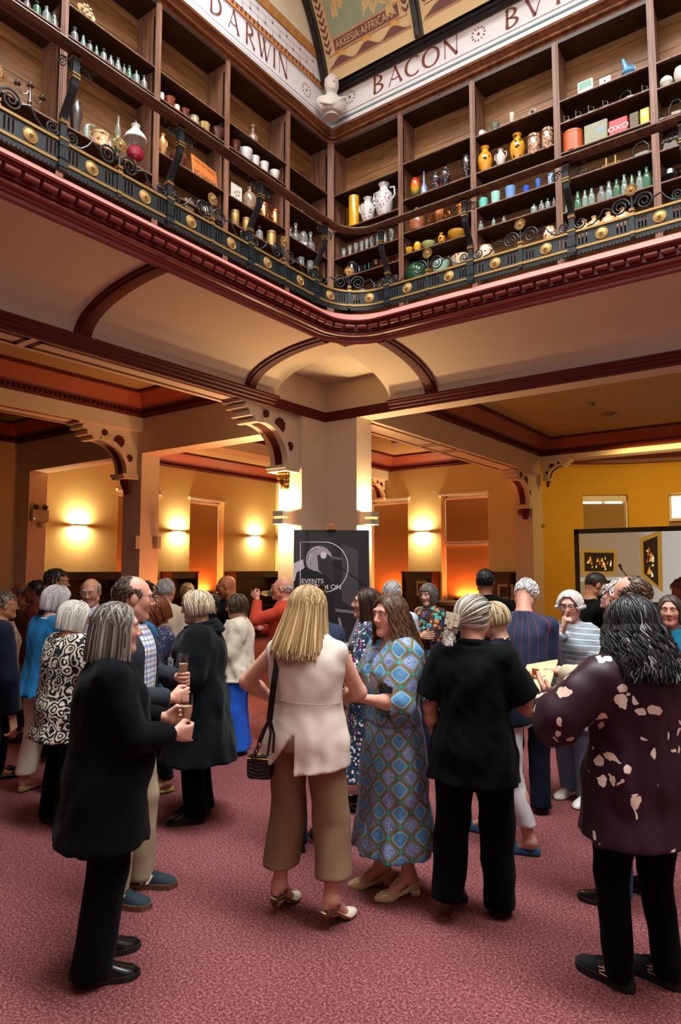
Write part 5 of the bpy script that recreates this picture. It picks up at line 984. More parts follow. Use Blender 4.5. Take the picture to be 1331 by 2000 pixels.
# microphone on a stand, speaker, lamp table by the screen
def stage_bits():
    p = on(1225, 1118, 'y', 11.9); r = tag(empty('microphone_stand', (p[0], p[1], 0)), 'black microphone on a boom stand in front of the screen', 'microphone stand'); b = MB(); b.tube([(0.12, 0, 0), (.12, 0, 1.5)], .011, 8); b.lathe([(.13, 0), (.13, .02), (.02, .03)], (.12, 0, 0), 20); b.build('pole', m_dark, r); q = on(1212, 1106, 'y', 11.9) - np.array([p[0], p[1], 0]); b = MB(); b.tube([(.12, 0, 1.5), (q[0] + .02, 0, q[2] - .05)], .008, 8); b.build('boom', m_dark, r); b = MB(); b.tube([(q[0] + .03, 0, q[2] - .07), (q[0], 0, q[2])], [.012, .018], 10); b.ell((q[0] - .004, 0, q[2] + .012), (.025, .025, .028), 12, 8); b.build('microphone', m_dark, r)
    p = on(1196, 1148, 'y', 12.1); b = MB(); b.bbox(-.16, .16, -.12, .12, -.12, .12, .01); r = b.build('loudspeaker', m_dark, smooth=False); r.location = p; tag(r, 'black loudspeaker in front of the screen by the bearded person', 'loudspeaker'); b = MB(); b.tube([(0, 0, -.12), (0, 0, -p[2])], .018, 8); b.tube([(-.25, 0, .015 - p[2]), (.25, 0, .015 - p[2])], .015, 6); b.build('stand', m_dark, r)
    p = on(1190, 1262, 'y', 10.6); b = MB(); b.bbox(-.6, .6, -.3, .3, p[2] - .04, p[2], .004)
    for x in (-.55, .55):
        for y in (-.25, .25): b.box(x - .02, x + .02, y - .02, y + .02, 0, p[2] - .04)
    t = tag(b.build('side_table', m_mahog, smooth=False), 'side table with a glowing lamp behind the striped jersey', 'table'); t.location = (p[0] + .3, p[1], 0)
    r = tag(empty('desk_lamp', (p[0] + .02, p[1], p[2])), 'small glowing yellow lamp on the side table', 'lamp'); b = MB(); b.lathe([(.06, 0), (.06, .012), (.012, .02), (.012, .12)], n=14); b.build('base', m_brass, r); b = MB(); b.lathe([(.075, .12), (.05, .19), (.045, .19), (.07, .12)], n=18, cap=False); b.build('shade', emit('lamp_shade_glow', 'ffd24a', 6), r)
    area('desk_lamp_light', (p[0] + .02, p[1] + .05, p[2] + .3), (PI, 0, 0), .1, .1, 8, (1, .72, .2))
stage_bits()
area('apse_fill', (-1.6, 13.7, 4.0), (math.radians(42), 0, 0), 3.6, .25, 85, (1, .66, .2))  # added warm fill with no fixture, brightens the apse wall
area('aisle_wash', (-7.2, 10.8, 4.4), (0, 0, 0), .5, .5, 6, (1, .6, .26))
# emergency light unit, switches, alarm box, detectors
def fittings():
    m_plastic = M('off_white_plastic', 'b8aa92', .45); r = tag(empty('emergency_light', (-12.17, 6.90, 2.80)), 'twin-spot emergency light unit on the pilaster at the far left', 'emergency light'); b = MB(); b.bbox(0, .10, -.17, .17, -.13, .10, .01); b.build('case', m_plastic, r, smooth=False)
    for y in (-.1, .08): b = MB(); b.lathe([(.03, 0), (.05, .03), (.05, .07)], (.06, y, .11), 14, axis=(.6, 0, .5)); b.build('spot', m_dark, r)
    b = MB(); b.ell((.06, .03, -.2), (.06, .06, .05), 14, 8); b.build('sensor_dome', m_plastic, r); b = MB(); b.ell((.102, -.13, -.08), (.006, .008, .008), 8, 6); b.build('indicator', emit('green_led', '6aff8a', 4), r)
    for i, (x, y, l) in enumerate(((-8.80, 6.695, 'left of two small switch boxes on the inner pillar'), (-8.825, 6.99, 'right of two small switch boxes on the inner pillar'))): b = MB(); b.bbox(-.05, .05, -.04, .04, -.1, .1, .005); o = b.build('switch_box', m_plastic, smooth=False); o.location = (x - .06 * (i == 0), y - .045 * (i == 0), 2.20) if i == 0 else (x + .052, y, 2.2); tag(o, l, 'switch')
    b = MB(); b.bbox(-.1, .1, -.03, .03, -.12, .12, .006); o = b.build('alarm_box', M('dull_brown_box', '5a4632', .5), smooth=False); o.location = (-5.36, 13.915, 3.05); tag(o, 'small square box under the bracket on the right pilaster', 'alarm')
    b = MB(); b.bbox(-.12, .12, -.09, .0, -.03, .03, .005); o = b.build('wall_shelf', M('yellow_plastic', 'b88a30', .5), smooth=False); q = on(1058, 1027, 'y', 14.55); o.location = (q[0] + .05, 14.62, q[2]); o.rotation_euler.z = -.9; tag(o, 'unlit slim wall light on the yellow apse wall', 'wall light')
    for px, py, z, rr, l in ((1190, 808, 4.51, .13, 'round ceiling vent in the right aisle'), (775, 862, 4.51, .12, 'round ceiling fitting right of the pillar'), (510, 896, 4.51, .10, 'round ceiling fitting left of the pillar'), (443, 884, 4.51, .06, 'smoke detector on the ceiling near the bracket'), (1155, 787, 4.51, .06, 'small detector beside the ceiling vent')):
        q = on(px, py, 'z', z); b = MB(); b.lathe([(rr, 0), (rr, -.02), (rr * .7, -.05), (0, -.055)], n=22, cap=False); o = b.build('ceiling_detector', M('detector_grey', '7a6a54', .5)); o.location = (q[0], q[1], z); tag(o, l, 'ceiling fitting')
fittings()
# ================================================================ PEOPLE: figure builder
# Bodies and clothes are smooth unions of tapered limbs, ellipsoids and lofted stacks, meshed on a grid (surface nets).
class Field:
    def __init__(s, ax): s.ax = [np.asarray(a, np.float32) for a in ax]; s.D = np.full([len(a) for a in ax], .5, np.float32)
    def block(s, lo, hi, mg):
        sl = []; co = []
        for i in range(3):
            a = s.ax[i]; i0 = max(0, int(np.searchsorted(a, lo[i] - mg)) - 1); i1 = min(len(a), int(np.searchsorted(a, hi[i] + mg)) + 1)
            if i1 - i0 < 2: return None, None
            sl.append(slice(i0, i1)); sh = [1, 1, 1]; sh[i] = -1; co.append(a[i0:i1].reshape(sh))
        return tuple(sl), co
    def op(s, lo, hi, fn, k=.02, mode='u'):
        sl, co = s.block(lo, hi, max(.05, k * 1.6))
        if sl is None: return
        d = fn(*co); D = s.D[sl]
        if mode == 'u':
            h = np.clip(.5 + .5 * (D - d) / k, 0, 1); s.D[sl] = D * (1 - h) + d * h - k * h * (1 - h)
        elif mode == 's':
            h = np.clip(.5 - .5 * (D + d) / k, 0, 1); s.D[sl] = D * (1 - h) - d * h + k * h * (1 - h)
    def cone(s, a, b, ra, rb, k=.02, flat=None, mode='u'):
        a, b = np.array(a, float), np.array(b, float); r = max(ra, rb) * 1.3; ba = b - a; L2 = max(ba @ ba, 1e-9)
        def fn(X, Y, Z):
            px, py, pz = X - a[0], Y - a[1], Z - a[2]; t = np.clip((px * ba[0] + py * ba[1] + pz * ba[2]) / L2, 0, 1)
            qx, qy, qz = px - t * ba[0], py - t * ba[1], pz - t * ba[2]
            if flat is not None:
                n, f = flat; c = (qx * n[0] + qy * n[1] + qz * n[2]) * (1 / f - 1); qx, qy, qz = qx + c * n[0], qy + c * n[1], qz + c * n[2]
            return np.sqrt(qx * qx + qy * qy + qz * qz) - (ra + (rb - ra) * t)
        s.op(np.minimum(a, b) - r, np.maximum(a, b) + r, fn, k, mode)
    def ell(s, c, r, k=.02, R=None, mode='u'):
        c, r = np.array(c, float), np.array(r, float); m = max(r)
        def fn(X, Y, Z):
            x, y, z = X - c[0], Y - c[1], Z - c[2]
            if R is not None: x, y, z = R[0][0] * x + R[1][0] * y + R[2][0] * z, R[0][1] * x + R[1][1] * y + R[2][1] * z, R[0][2] * x + R[1][2] * y + R[2][2] * z
            k0 = np.sqrt((x / r[0]) ** 2 + (y / r[1]) ** 2 + (z / r[2]) ** 2); k1 = np.sqrt((x / r[0] ** 2) ** 2 + (y / r[1] ** 2) ** 2 + (z / r[2] ** 2) ** 2)
            return k0 * (k0 - 1) / np.maximum(k1, 1e-6)
        s.op(c - m, c + m, fn, k, mode)
    def stack(s, rows, k=.03, folds=None, p=2.2, slope=(0, 0, 0)):
        # rows: (z, rx, ry, cx, cy) ; folds: (n, amp_bottom, amp_top, phase)
        rows = sorted(rows); z = np.array([q[0] for q in rows]); V = np.array([list(q[1:]) + [0] * (5 - len(q)) for q in rows], float)
        zz = np.linspace(z[0], z[-1], 80); I = np.array([np.interp(zz, z, V[:, i]) for i in range(4)])
        ker = np.ones(7) / 7; I = np.array([np.convolve(np.pad(r_, 3, 'edge'), ker, 'valid') for r_ in I]); m = V[:, :2].max() + np.abs(V[:, 2:]).max() + .05
        def fn(X, Y, Z):
            Zf = Z.ravel(); rx, ry, cx, cy = [np.interp(Zf, zz, I[i]).reshape(Z.shape) for i in range(4)]
            x, y = (X - cx), (Y - cy); q = (np.abs(x / rx) ** p + np.abs(y / ry) ** p) ** (1 / p)
            if folds:
                n, A0, A1, ph = folds; th = np.arctan2(y, x); t = np.clip((Z - z[0]) / (z[-1] - z[0]), 0, 1); am = A0 * (1 - t) + A1 * t
                q = q * (1 + am * (np.sin(n * th + ph + 2 * np.sin(Z * 5 + ph)) + .5 * np.sin(n * 2.3 * th + ph * 3)))
            d = (q - 1) * np.minimum(rx, ry)
            return np.maximum(np.maximum(d, z[0] - Z), Z - z[-1])
        s.op(np.array([-m, -m, z[0]]), np.array([m, m, z[-1]]), fn, k)
    def wrinkle(s, amp, f=18, seed=0):
        r = np.random.RandomState(seed); X, Y, Z = np.meshgrid(*s.ax, indexing='ij', sparse=True); w = 0
        for i in range(4):
            a = r.normal(size=3) * f * (1 + .4 * i); w = w + np.sin(a[0] * X + a[1] * Y + (a[2] * .6) * Z + r.uniform(0, 6) + 1.5 * np.sin(.5 * a[1] * X + .4 * a[2] * Y + .5 * a[0] * Z)) / (1 + .5 * i)
        s.D += np.float32(amp) * w
    def cut(s, n, d):                                                   # keep the side where n.p < d
        X, Y, Z = np.meshgrid(*s.ax, indexing='ij', sparse=True); s.D = np.maximum(s.D, (n[0] * X + n[1] * Y + n[2] * Z - d).astype(np.float32))
    def mesh(s):
        D = s.D; D[0], D[-1] = .5, .5; D[:, 0], D[:, -1] = .5, .5; D[:, :, 0], D[:, :, -1] = .5, .5
        ins = D < 0; nx, ny, nz = D.shape; ax = s.ax
        cells = np.zeros((nx - 1, ny - 1, nz - 1), np.int8)
        for i in (0, 1):
            for j in (0, 1):
                for k in (0, 1): cells += ins[i:nx - 1 + i, j:ny - 1 + j, k:nz - 1 + k]
        act = (cells > 0) & (cells < 8); idx = np.full(act.shape, -1, np.int64); c = np.argwhere(act); idx[act] = np.arange(len(c))
        if not len(c): return np.zeros((0, 3)), np.zeros((0, 4), int)
        acc = np.zeros((len(c), 3)); cnt = np.zeros(len(c)); G = [a.astype(float) for a in ax]
        P = lambda o: np.c_[G[0][c[:, 0] + o[0]], G[1][c[:, 1] + o[1]], G[2][c[:, 2] + o[2]]]; val = lambda o: D[c[:, 0] + o[0], c[:, 1] + o[1], c[:, 2] + o[2]].astype(float)
        for a in range(3):
            for u in (0, 1):
                for v in (0, 1):
                    o0 = [0, 0, 0]; o0[(a + 1) % 3] = u; o0[(a + 2) % 3] = v; o1 = list(o0); o1[a] = 1; d0, d1 = val(o0), val(o1); w = (d0 < 0) != (d1 < 0)
                    t = np.where(w, d0 / np.where(w, d0 - d1, 1), 0); p = P(o0) * (1 - t)[:, None] + P(o1) * t[:, None]; acc += p * w[:, None]; cnt += w
        V = acc / cnt[:, None]; F = []
        for a in range(3):
            b_, c_ = (a + 1) % 3, (a + 2) % 3; s0 = [slice(None)] * 3; s1 = [slice(None)] * 3; s0[a] = slice(0, -1); s1[a] = slice(1, None)
            e = ins[tuple(s0)] != ins[tuple(s1)]; E = np.argwhere(e); E = E[(E[:, b_] > 0) & (E[:, c_] > 0) & (E[:, b_] < D.shape[b_] - 1) & (E[:, c_] < D.shape[c_] - 1)]
            if not len(E): continue
            inside = ins[E[:, 0], E[:, 1], E[:, 2]]
            def cell(db, dc): q = E.copy(); q[:, b_] += db; q[:, c_] += dc; return idx[q[:, 0], q[:, 1], q[:, 2]]
            q = np.c_[cell(-1, -1), cell(0, -1), cell(0, 0), cell(-1, 0)]; q[~inside] = q[~inside][:, ::-1]; F.append(q)
        F = np.concatenate(F); return V, F[(F >= 0).all(1)]
def mesh_obj(name, V, F, mats, parent, cols=None, smooth_iter=0, pat=None, rotz=0):
    if smooth_iter and len(F):
        E = np.concatenate([F[:, [0, 1]], F[:, [1, 2]], F[:, [2, 3]], F[:, [3, 0]]]); E = np.concatenate([E, E[:, ::-1]])
        for _ in range(smooth_iter):
            sm = np.zeros_like(V); n = np.zeros(len(V)); np.add.at(sm, E[:, 0], V[E[:, 1]]); np.add.at(n, E[:, 0], 1); V = V * .45 + .55 * sm / np.maximum(n, 1)[:, None]
    me = bpy.data.meshes.new(name); me.vertices.add(len(V)); me.vertices.foreach_set('co', V.astype(np.float32).ravel()); nF = len(F); k = F.shape[1]
    me.loops.add(nF * k); me.loops.foreach_set('vertex_index', F.astype(np.int32).ravel()); me.polygons.add(nF); me.polygons.foreach_set('loop_start', np.arange(0, nF * k, k, dtype=np.int32))
    me.polygons.foreach_set('use_smooth', np.ones(nF, bool)); me.update(calc_edges=True); me.validate()
    for q in (mats if isinstance(mats, (list, tuple)) else [mats]): me.materials.append(q)
    if cols is not None:
        a = me.color_attributes.new('Col', 'FLOAT_COLOR', 'POINT'); a.data.foreach_set('color', np.c_[cols, np.ones(len(cols))].astype(np.float32).ravel())
    if pat is not None:
        a = me.attributes.new('pat', 'FLOAT_VECTOR', 'POINT'); a.data.foreach_set('vector', pat.astype(np.float32).ravel())
    o = bpy.data.objects.new(name, me); COL.objects.link(o); o.parent = parent; return o
def axis(lo, hi, coarse, fine):
    """grid line positions from lo to hi, dense inside the given fine intervals [(a, b, step)]"""
    out = [lo]
    while out[-1] < hi:
        x = out[-1]; st = coarse
        for a, b_, q in fine:
            if a - coarse <= x <= b_: st = min(st, q)
        out.append(x + st)
    return np.array(out)
def ik(S, T, l1, l2, hint):
    S, T, hint = np.array(S, float), np.array(T, float), np.array(hint, float); d = T - S; L = np.linalg.norm(d); u = d / L; L = min(L, (l1 + l2) * .995); T = S + u * L
    a = (l1 * l1 - l2 * l2 + L * L) / (2 * L); h = math.sqrt(max(l1 * l1 - a * a, 1e-6)); n = hint - u * (hint @ u); n /= np.linalg.norm(n) + 1e-9; return S + u * a + n * h, T
def rotm(yaw=0, pitch=0, roll=0):
    """head turn: yaw + is towards the figure's right, pitch + looks up"""
    return np.array((Matrix.Rotation(-math.radians(yaw), 3, 'Z') @ Matrix.Rotation(math.radians(pitch), 3, 'X') @ Matrix.Rotation(math.radians(roll), 3, 'Y')))
def attr_mat(name, rough=.5, spec=.4, sub=0, sheen=0, bump=0, bs=200, grain=0):
    if name in MATS: return MATS[name]
    t = NT(name); a = t.attr('Col'); c = a.outputs['Color']
    if grain:
        q = t.n('HueSaturation'); t.set(q.inputs['Color'], c); t.set(q.inputs['Value'], t.math('MULTIPLY_ADD', t.noise(bs, 3), grain, 1 - grain / 2)); c = q.outputs[0]
    t.base(c, rough, 0, spec, sheen)
    if sub: t.b.inputs['Subsurface Weight'].default_value = sub; t.b.inputs['Subsurface Radius'].default_value = (.012, .004, .002)
    if bump: t.bump(t.noise(bs, 3), bump, .003)
    MATS[name] = t.mat; return t.mat
m_skin = attr_mat('skin', .5, .35, .12, 0, .12, 350, .10); m_hair = attr_mat('hair_strands', .42, .45)
m_eye = M('eyeball_white', 'd9d2c8', .2); m_iris = M('iris_dark', '2a2018', .15); m_frame = M('spectacle_frame', '1a1614', .3); m_lens = glass('spectacle_lens', 'F4F6F8', .02, 1.02)
def lerp3(a, b, t): return np.array(a) * (1 - t) + np.array(b) * t
SCALP_C, SCALP_R = np.array([0, -.012, .022]), np.array([.079, .100, .095])
class Figure:
    def __init__(f, root, h=1.68, sex='f', build=1.0, skin='c98f74', lean=0, lean_x=0, feet=((-.10, 0, -8), (.10, 0, 8)), heel=0.0, head=(0, 0, 0), arms=None, res=.012, shoulder=1.0, hip_x=0, head_sc=1.0, neck_fwd=0, foot_lift=(0, 0), foot_tilt=(0, 0)):
        f.root, f.h, f.sex, f.build, f.res = root, h, sex, build, res; s = f.s = h / 1.70; f.skin = lin(skin)[:3]; f.lean, f.lean_x = math.tan(math.radians(lean)), math.tan(math.radians(lean_x))
        f.heel = heel; f.hip_x = hip_x; f.hs = head_sc * (s * .5 + .5) * (1.0 if sex == 'f' else 1.03); sw = (.158 if sex == 'f' else .186) * shoulder * (.6 + .4 * build)
        f.feet = feet; f.foot_tilt = foot_tilt
        hz = .90 * s + heel * .6; f.hz = hz; f.leg = []
        for i, sg in enumerate((-1, 1)):
            x, y, yw = feet[i]; hip = np.array([sg * .088 * build + hip_x, 0, hz]); ank = np.array([x, y - .02, .085 * s + heel * .8 + foot_lift[i]])
            if foot_tilt[i]: ank = ank + np.array([0, -.03, .06])
            D_ = np.linalg.norm(ank - hip); kn, _ = ik(hip, ank, .507 * D_, .497 * D_, (math.sin(math.radians(yw)) * .5, 1, 0)); f.leg.append((hip, kn, ank))
        f.sh = lambda p: np.array([p[0] * 1.0 + (max(p[2] - hz, 0)) * f.lean_x + hip_x, p[1] + max(p[2] - hz, 0) * f.lean, p[2]])
        top = (1.385 * s + heel * .6); f.shz = top; f.shoulder = [f.sh((-sw * s, -.012, top - .028 * s)), f.sh((sw * s, -.012, top - .028 * s))]; f.covered = False
        f.neck = f.sh((0, -.02, top + .045 * s)); f.headc = f.sh((0, .018 + neck_fwd, top + .20 * s)); f.HR = rotm(*head); f.arm = []; f.hand = []
        arms = arms or {}
        for i, (k, sg) in enumerate((('L', -1), ('R', 1))):
            q = dict(to=(sg * (.235 * build + .01), .03, .80), hint=(sg * .5, -1, -.2), mode='relax', palm=None); q.update(arms.get(k, {})); T = np.array(q['to'], float); T = np.array([T[0] * s + hip_x, T[1] * s, T[2] * s + heel * .6])
            if not q.get('raw'): T = T + (f.sh((0, 0, T[2])) - np.array([hip_x, 0, T[2]]))
            E, T = ik(f.shoulder[i], T, .283 * s, .245 * s, q['hint']); f.arm.append((f.shoulder[i], E, T)); d = (T - E) / np.linalg.norm(T - E)
            if q.get('dir') is not None: d = np.array(q['dir'], float); d /= np.linalg.norm(d)
            n = np.array(q['palm'] if q['palm'] is not None else (-sg, 0.15, 0), float); n = n - d * (n @ d); n /= np.linalg.norm(n); t = np.cross(d, n) * (1 if sg > 0 else -1); f.hand.append((T, d, n, t, q['mode']))
    def P(f, v): return f.headc + f.HR @ (np.array(v) * f.hs)            # head space -> figure space
    def body(f, fine=.005, lips='a85f56', bare=False):
        s, b, res = f.s, f.build, f.res; fem = f.sex == 'f'; hc = f.headc; hs = f.hs
        fz = [(hc[2] - .155, hc[2] + .135, fine)]; fx = [(hc[0] - .10, hc[0] + .10, fine)]; fy = [(hc[1] - .13, hc[1] + .14, fine)]
        for T, d, n, t, m in f.hand:
            c = T + d * .08
            if m != 'hidden':
                fx.append((c[0] - .1, c[0] + .1, .005)); fy.append((c[1] - .1, c[1] + .1, .005)); fz.append((c[2] - .1, c[2] + .1, .005))
        pts = np.array([p for l in f.leg + f.arm for p in l] + [hc + .14, hc - .14] + [h[0] + h[1] * .2 for h in f.hand]); lo, hi = pts.min(0) - .17, pts.max(0) + .17; lo[2] = -.02
        F = Field([axis(lo[0], hi[0], res, fx), axis(lo[1], hi[1], res, fy), axis(lo[2], hi[2], res, fz)])
        rows = [(.84, .15, .10), (.94, .158, .105), (1.05, .125, .088), (1.16, .13, .09), (1.27, .142, .095), (1.36, .13, .075), (1.41, .07, .055)] if fem else [(.84, .145, .10), (.94, .145, .10), (1.05, .135, .092), (1.18, .145, .10), (1.30, .16, .10), (1.38, .14, .075), (1.42, .08, .06)]
        dz = f.shz - 1.385 * s; st = []
        for z, rx, ry in rows:
            c = f.sh((0, 0, z * s + dz)); st.append((z * s + dz, rx * b * .88, ry * b * .85, c[0], c[1]))
        F.stack(st, .03); sh0, sh1 = f.shoulder
        F.cone(sh0, f.neck, .040 * s, .046 * s, .04); F.cone(sh1, f.neck, .040 * s, .046 * s, .04); F.cone(f.neck, f.P((0, -.03, -.04)), .054 if fem else .062, .050 if fem else .058, .035)
        for hip, kn, an in f.leg:
            q = 1.0 if bare else .72; F.cone(hip, kn, .078 * b * q, .052 * q, .03); F.cone(kn, an, .05 * q, .036, .02); F.ell(kn * .62 + an * .38 + np.array([0, -.018 * (bare > 0), 0]), (.047 * q, .05 * q, .11), .03)
        for (hip, kn, an), (x, y, yw), tl in zip(f.leg, f.feet, f.foot_tilt):
            a = math.radians(yw); fw = np.array([math.sin(a), math.cos(a), 0]); z0 = an[2] - .085 * s; heelp = np.array([x, y, 0]) - fw * .046 + [0, 0, .030 + f.heel + (.0 if not tl else z0)]; ball = np.array([x, y, 0]) + fw * .09 + [0, 0, .024 + z0 * .3 * (1 if tl else 0)]
            F.cone(an, heelp, .034, .022, .02); F.cone(an, ball, .036, .028, .03, ((0, 0, 1), .8)); F.cone(ball, ball + fw * .055, .027, .018, .02, ((0, 0, 1), .7))
        for S, E, T in f.arm:
            F.cone(S, E, .049 * (.5 + .5 * b), .037 * (.5 + .5 * b), .03); F.cone(E, T, .038 * (.5 + .5 * b), .024, .02); F.ell(E * .7 + T * .3, (.039 * b, .039 * b, .04), .03)
        for T, d, n, t, m in f.hand:
            if m == 'hidden': continue
            F.cone(T, T + d * .03, .023, .024, .012, (n, .7)); 
            for o in (-.024, -.008, .008, .024): F.cone(T + d * .03 + t * o * .8, T + d * .088 + t * o * 1.15, .016, .0125, .010, (n, .85))
            cv = {'relax': (22, 30, 20), 'hold': (58, 62, 30), 'flat': (8, 8, 5), 'fist': (80, 95, 40), 'point': (75, 90, 40), 'pinch': (45, 50, 30)}[m]
            for j, (o, l) in enumerate(((.031, .070), (.0105, .078), (-.0105, .072), (-.030, .056))):
                c1, c2, c3 = [math.radians(q + 3 * j) for q in cv]
                if m == 'point' and j == 0: c1 = c2 = c3 = .12
                p = T + d * .090 + t * o * 1.05; ang = 0; r = .0098 - .0008 * (j == 3)
                for q, fr in ((c1, .46), (c2, .31), (c3, .26)):
                    ang += q; e = p + (d * math.cos(ang) + n * math.sin(ang) + t * o * .6) * l * fr; F.cone(p, e, r, r * .92, .005); p = e; r *= .92
            th0 = T + d * .022 + t * .022 + n * .006; th1 = th0 + d * .034 + t * .028 + n * .012; th2 = th1 + d * .032 + t * (-.002 if m in ('hold', 'pinch', 'fist') else .012) + n * (.016 if m in ('hold', 'pinch', 'fist') else .004)
            if m == 'point': th1 = th0 + d * .03 + t * .03; th2 = th1 + t * .02 + d * .024
            F.cone(th0, th1, .016, .0125, .012); F.cone(th1, th2, .0118, .0095, .006)
        # head
        HR, P = f.HR, f.P; H = lambda v: P(v); R = lambda r: np.array(r) * hs
        F.ell(H((0, -.012, .022)), R((.076, .097, .092)), .03, HR); F.ell(H((0, .026, -.04)), R((.058, .064, .075)), .035, HR); jw = 1.0 if fem else 1.1
        for sg in (-1, 1):
            F.cone(H((sg * .046 * jw, .002, -.062)), H((sg * .016, .066, -.098)), .022 * hs, .018 * hs, .03); F.ell(H((sg * .036, .056, -.022)), R((.022, .024, .026)), .03, HR)
            F.ell(H((sg * .078, -.008, -.008)), R((.010, .021, .032)), .006, HR)
        F.ell(H((0, .078, -.098)), R((.021, .017, .017)), .02, HR); F.cone(H((-.036, .078, .030)), H((.036, .078, .030)), .013 * hs, .013 * hs, .018)
        for sg in (-1, 1): F.ell(H((sg * .031, .098, .010)), R((.018, .014, .012)), .010, HR, 's')
        F.cone(H((0, .086, .018)), H((0, .109, -.022)), .0075 * hs, .0125 * hs, .010)
        for sg in (-1, 1): F.ell(H((sg * .012, .096, -.028)), R((.009, .012, .008)), .007, HR)
        F.cone(H((-.020, .083, -.058)), H((0, .091, -.056)), .006 * hs, .0068 * hs, .006); F.cone(H((0, .091, -.056)), H((.020, .083, -.058)), .0068 * hs, .006 * hs, .006)
        F.cone(H((-.017, .082, -.069)), H((0, .089, -.070)), .006 * hs, .0078 * hs, .006); F.cone(H((0, .089, -.070)), H((.017, .082, -.069)), .0078 * hs, .006 * hs, .006)
        F.cone(H((-.018, .090, -.063)), H((.018, .090, -.063)), .0018, .0018, .003, None, 's')
        V, Q = F.mesh(); hp = ((V - hc) @ HR) / hs; c = np.tile(np.array(f.skin), (len(V), 1)); ctr = np.abs(hp[:, 1] - .09) < .04
        lip = ctr & (((hp[:, 0] / .021) ** 2 + ((hp[:, 2] + .063) / .0115) ** 2) < 1); w = np.zeros(len(V)); w[lip] = .8; c = c * (1 - w[:, None]) + np.array(lin(lips)[:3]) * w[:, None]
        for x, z, r, a in ((.045, -.03, .03, .25), (-.045, -.03, .03, .25), (0, -.022, .018, .3)):
            g = a * np.exp(-(((hp[:, 0] - x) / r) ** 2 + ((hp[:, 2] - z) / r) ** 2)) * (hp[:, 1] > .03); c = c * (1 - g[:, None]) + np.array(f.skin) * np.array([1.05, .72, .68]) * g[:, None]
        o = mesh_obj('body', V, Q, m_skin, f.root, c, 1); f.body_o = o; return o
    def face(f, iris='3a2a1e', brow='4a3526', lid=True):
        for sg in (-1, 1):
            b = MB(); R = f.HR; c = f.P((sg * .031, .0775, .010)); hs = f.hs
            b.ell(c, (.0125 * hs,) * 3, 14, 10, 0); ci = f.P((sg * .031 + sg * .000, .0868, .0095)); b.ell(ci, (.0055 * hs, .0042 * hs, .0055 * hs), 10, 8, 1, R); b.build('eye', [m_eye, M('iris_' + iris, iris, .15)], f.root)
            b = MB(); P = [f.P((sg * (.031 + .0155 * math.cos(t)), .0865 - .010 * abs(math.cos(t)) ** 2, .0115 + .0085 * math.sin(t))) for t in [PI * i / 8 for i in range(9)]]; b.tube(P, .0021 * hs, 6); b.build('eyelid', M('lid_' + brow, brow, .6), f.root)
            b = MB(); P = [f.P((sg * x, y, z)) for x, y, z in ((.014, .0935, .030), (.026, .0935, .0345), (.038, .087, .034), (.047, .075, .029))]; b.tube(P, [.003 * hs, .0036 * hs, .003 * hs, .0012 * hs], 6); b.build('eyebrow', M('brow_' + brow, brow, .8), f.root)
    def glasses(f, col='1a1614', rim=.0018, shape='round', up=False, w=.024, hh=.018, r=None, lens=True):
        b = MB(); lz = .008; my = .107; g = MB()
        off = (lambda v: f.P((v[0], v[1] * .84 - .018 + (v[2] - lz) * .2, v[2] + .100 - max(0, (.1 - v[1])) * .55))) if up else f.P
        for sg in (-1, 1):
            e = 2.0 if shape == 'round' else 4.0; ring = []
            for i in range(24):
                t = 2 * PI * i / 24; cx, sx = math.cos(t), math.sin(t); ring.append(off((sg * (.031 + w * .05) + w * math.copysign(abs(cx) ** (2 / e), cx), my - .012 * abs((sg * .031 + w * cx) / .055) ** 2, lz + hh * math.copysign(abs(sx) ** (2 / e), sx))))
            b.tube(ring, rim, 6, 0, True); g.add(ring, [tuple(range(24))]); b.tube([off((sg * (.031 + w), my - .012, lz + .006)), off((sg * .071, .072, lz + .010)), off((sg * .079, .0, lz + .012)), off((sg * .078, -.025, lz - .004))], rim, 6)
        b.tube([off((-.009, my, lz + .004)), off((0, my + .003, lz + .007)), off((.009, my, lz + .004))], rim, 6)
        o = b.build('spectacles', M('frame_' + col, col, .3), f.root)
        if lens: g.build('lens', m_lens if not up else M('sunglass_lens', '3a2416', .1), o, smooth=False)
        return o
    # ---------------- hair
    def hair(f, style, c0='6a4a30', c1=None, n=220, L=None, part=.0, seed=1, vol=.010, wave=0.0, r=.0046, fine=None, fringe=False, flare=0.0, tie=None, cap=True, bald_z=.5, gray=None):
        if n >= 340: n = int(n * 1.75); r *= .68
        rn = np.random.RandomState(seed); c0 = np.array(lin(c0)[:3]); c1 = np.array(lin(c1)[:3]) if c1 else c0 * 1.6; V, Q, C = [], [], []; nv = 0
        def inface(d): return d[1] > .30 and d[2] < (.62 if style not in ('bald', 'balding') else .9) - .25 * (1 - d[1])
        if cap:
            nu, nw = 36, 24; P = []; D = []
            for j in range(nw + 1):
                for i in range(nu):
                    a, bb = 2 * PI * i / nu, -PI / 2 + PI * j / nw; D.append(np.array([math.sin(a) * math.cos(bb), math.cos(a) * math.cos(bb), math.sin(bb)]))
            def keep(d):
                if d[2] < (-.62 if style not in ('short', 'bald', 'balding', 'buzz') else -.48): return False
                if inface(d): return False
                if d[2] < .05 and abs(d[0]) > .78 and style in ('short', 'bald', 'balding', 'buzz') and d[1] > -.35 : return d[2] > .02 and d[1] < .35
                if style == 'bald' and d[2] > bald_z - .25 * d[1]: return False
                if style == 'balding' and d[2] > bald_z and d[1] > -.2: return False
                return True
            kp = [keep(d) for d in D]; off = 1.0 + (vol * .5) / .09; P = [SCALP_C + d * SCALP_R * off for d in D]; V.append(np.array([f.P(p) for p in P])); C.append(np.array([c0 * (.75 + .5 * rn.rand()) for _ in P]))
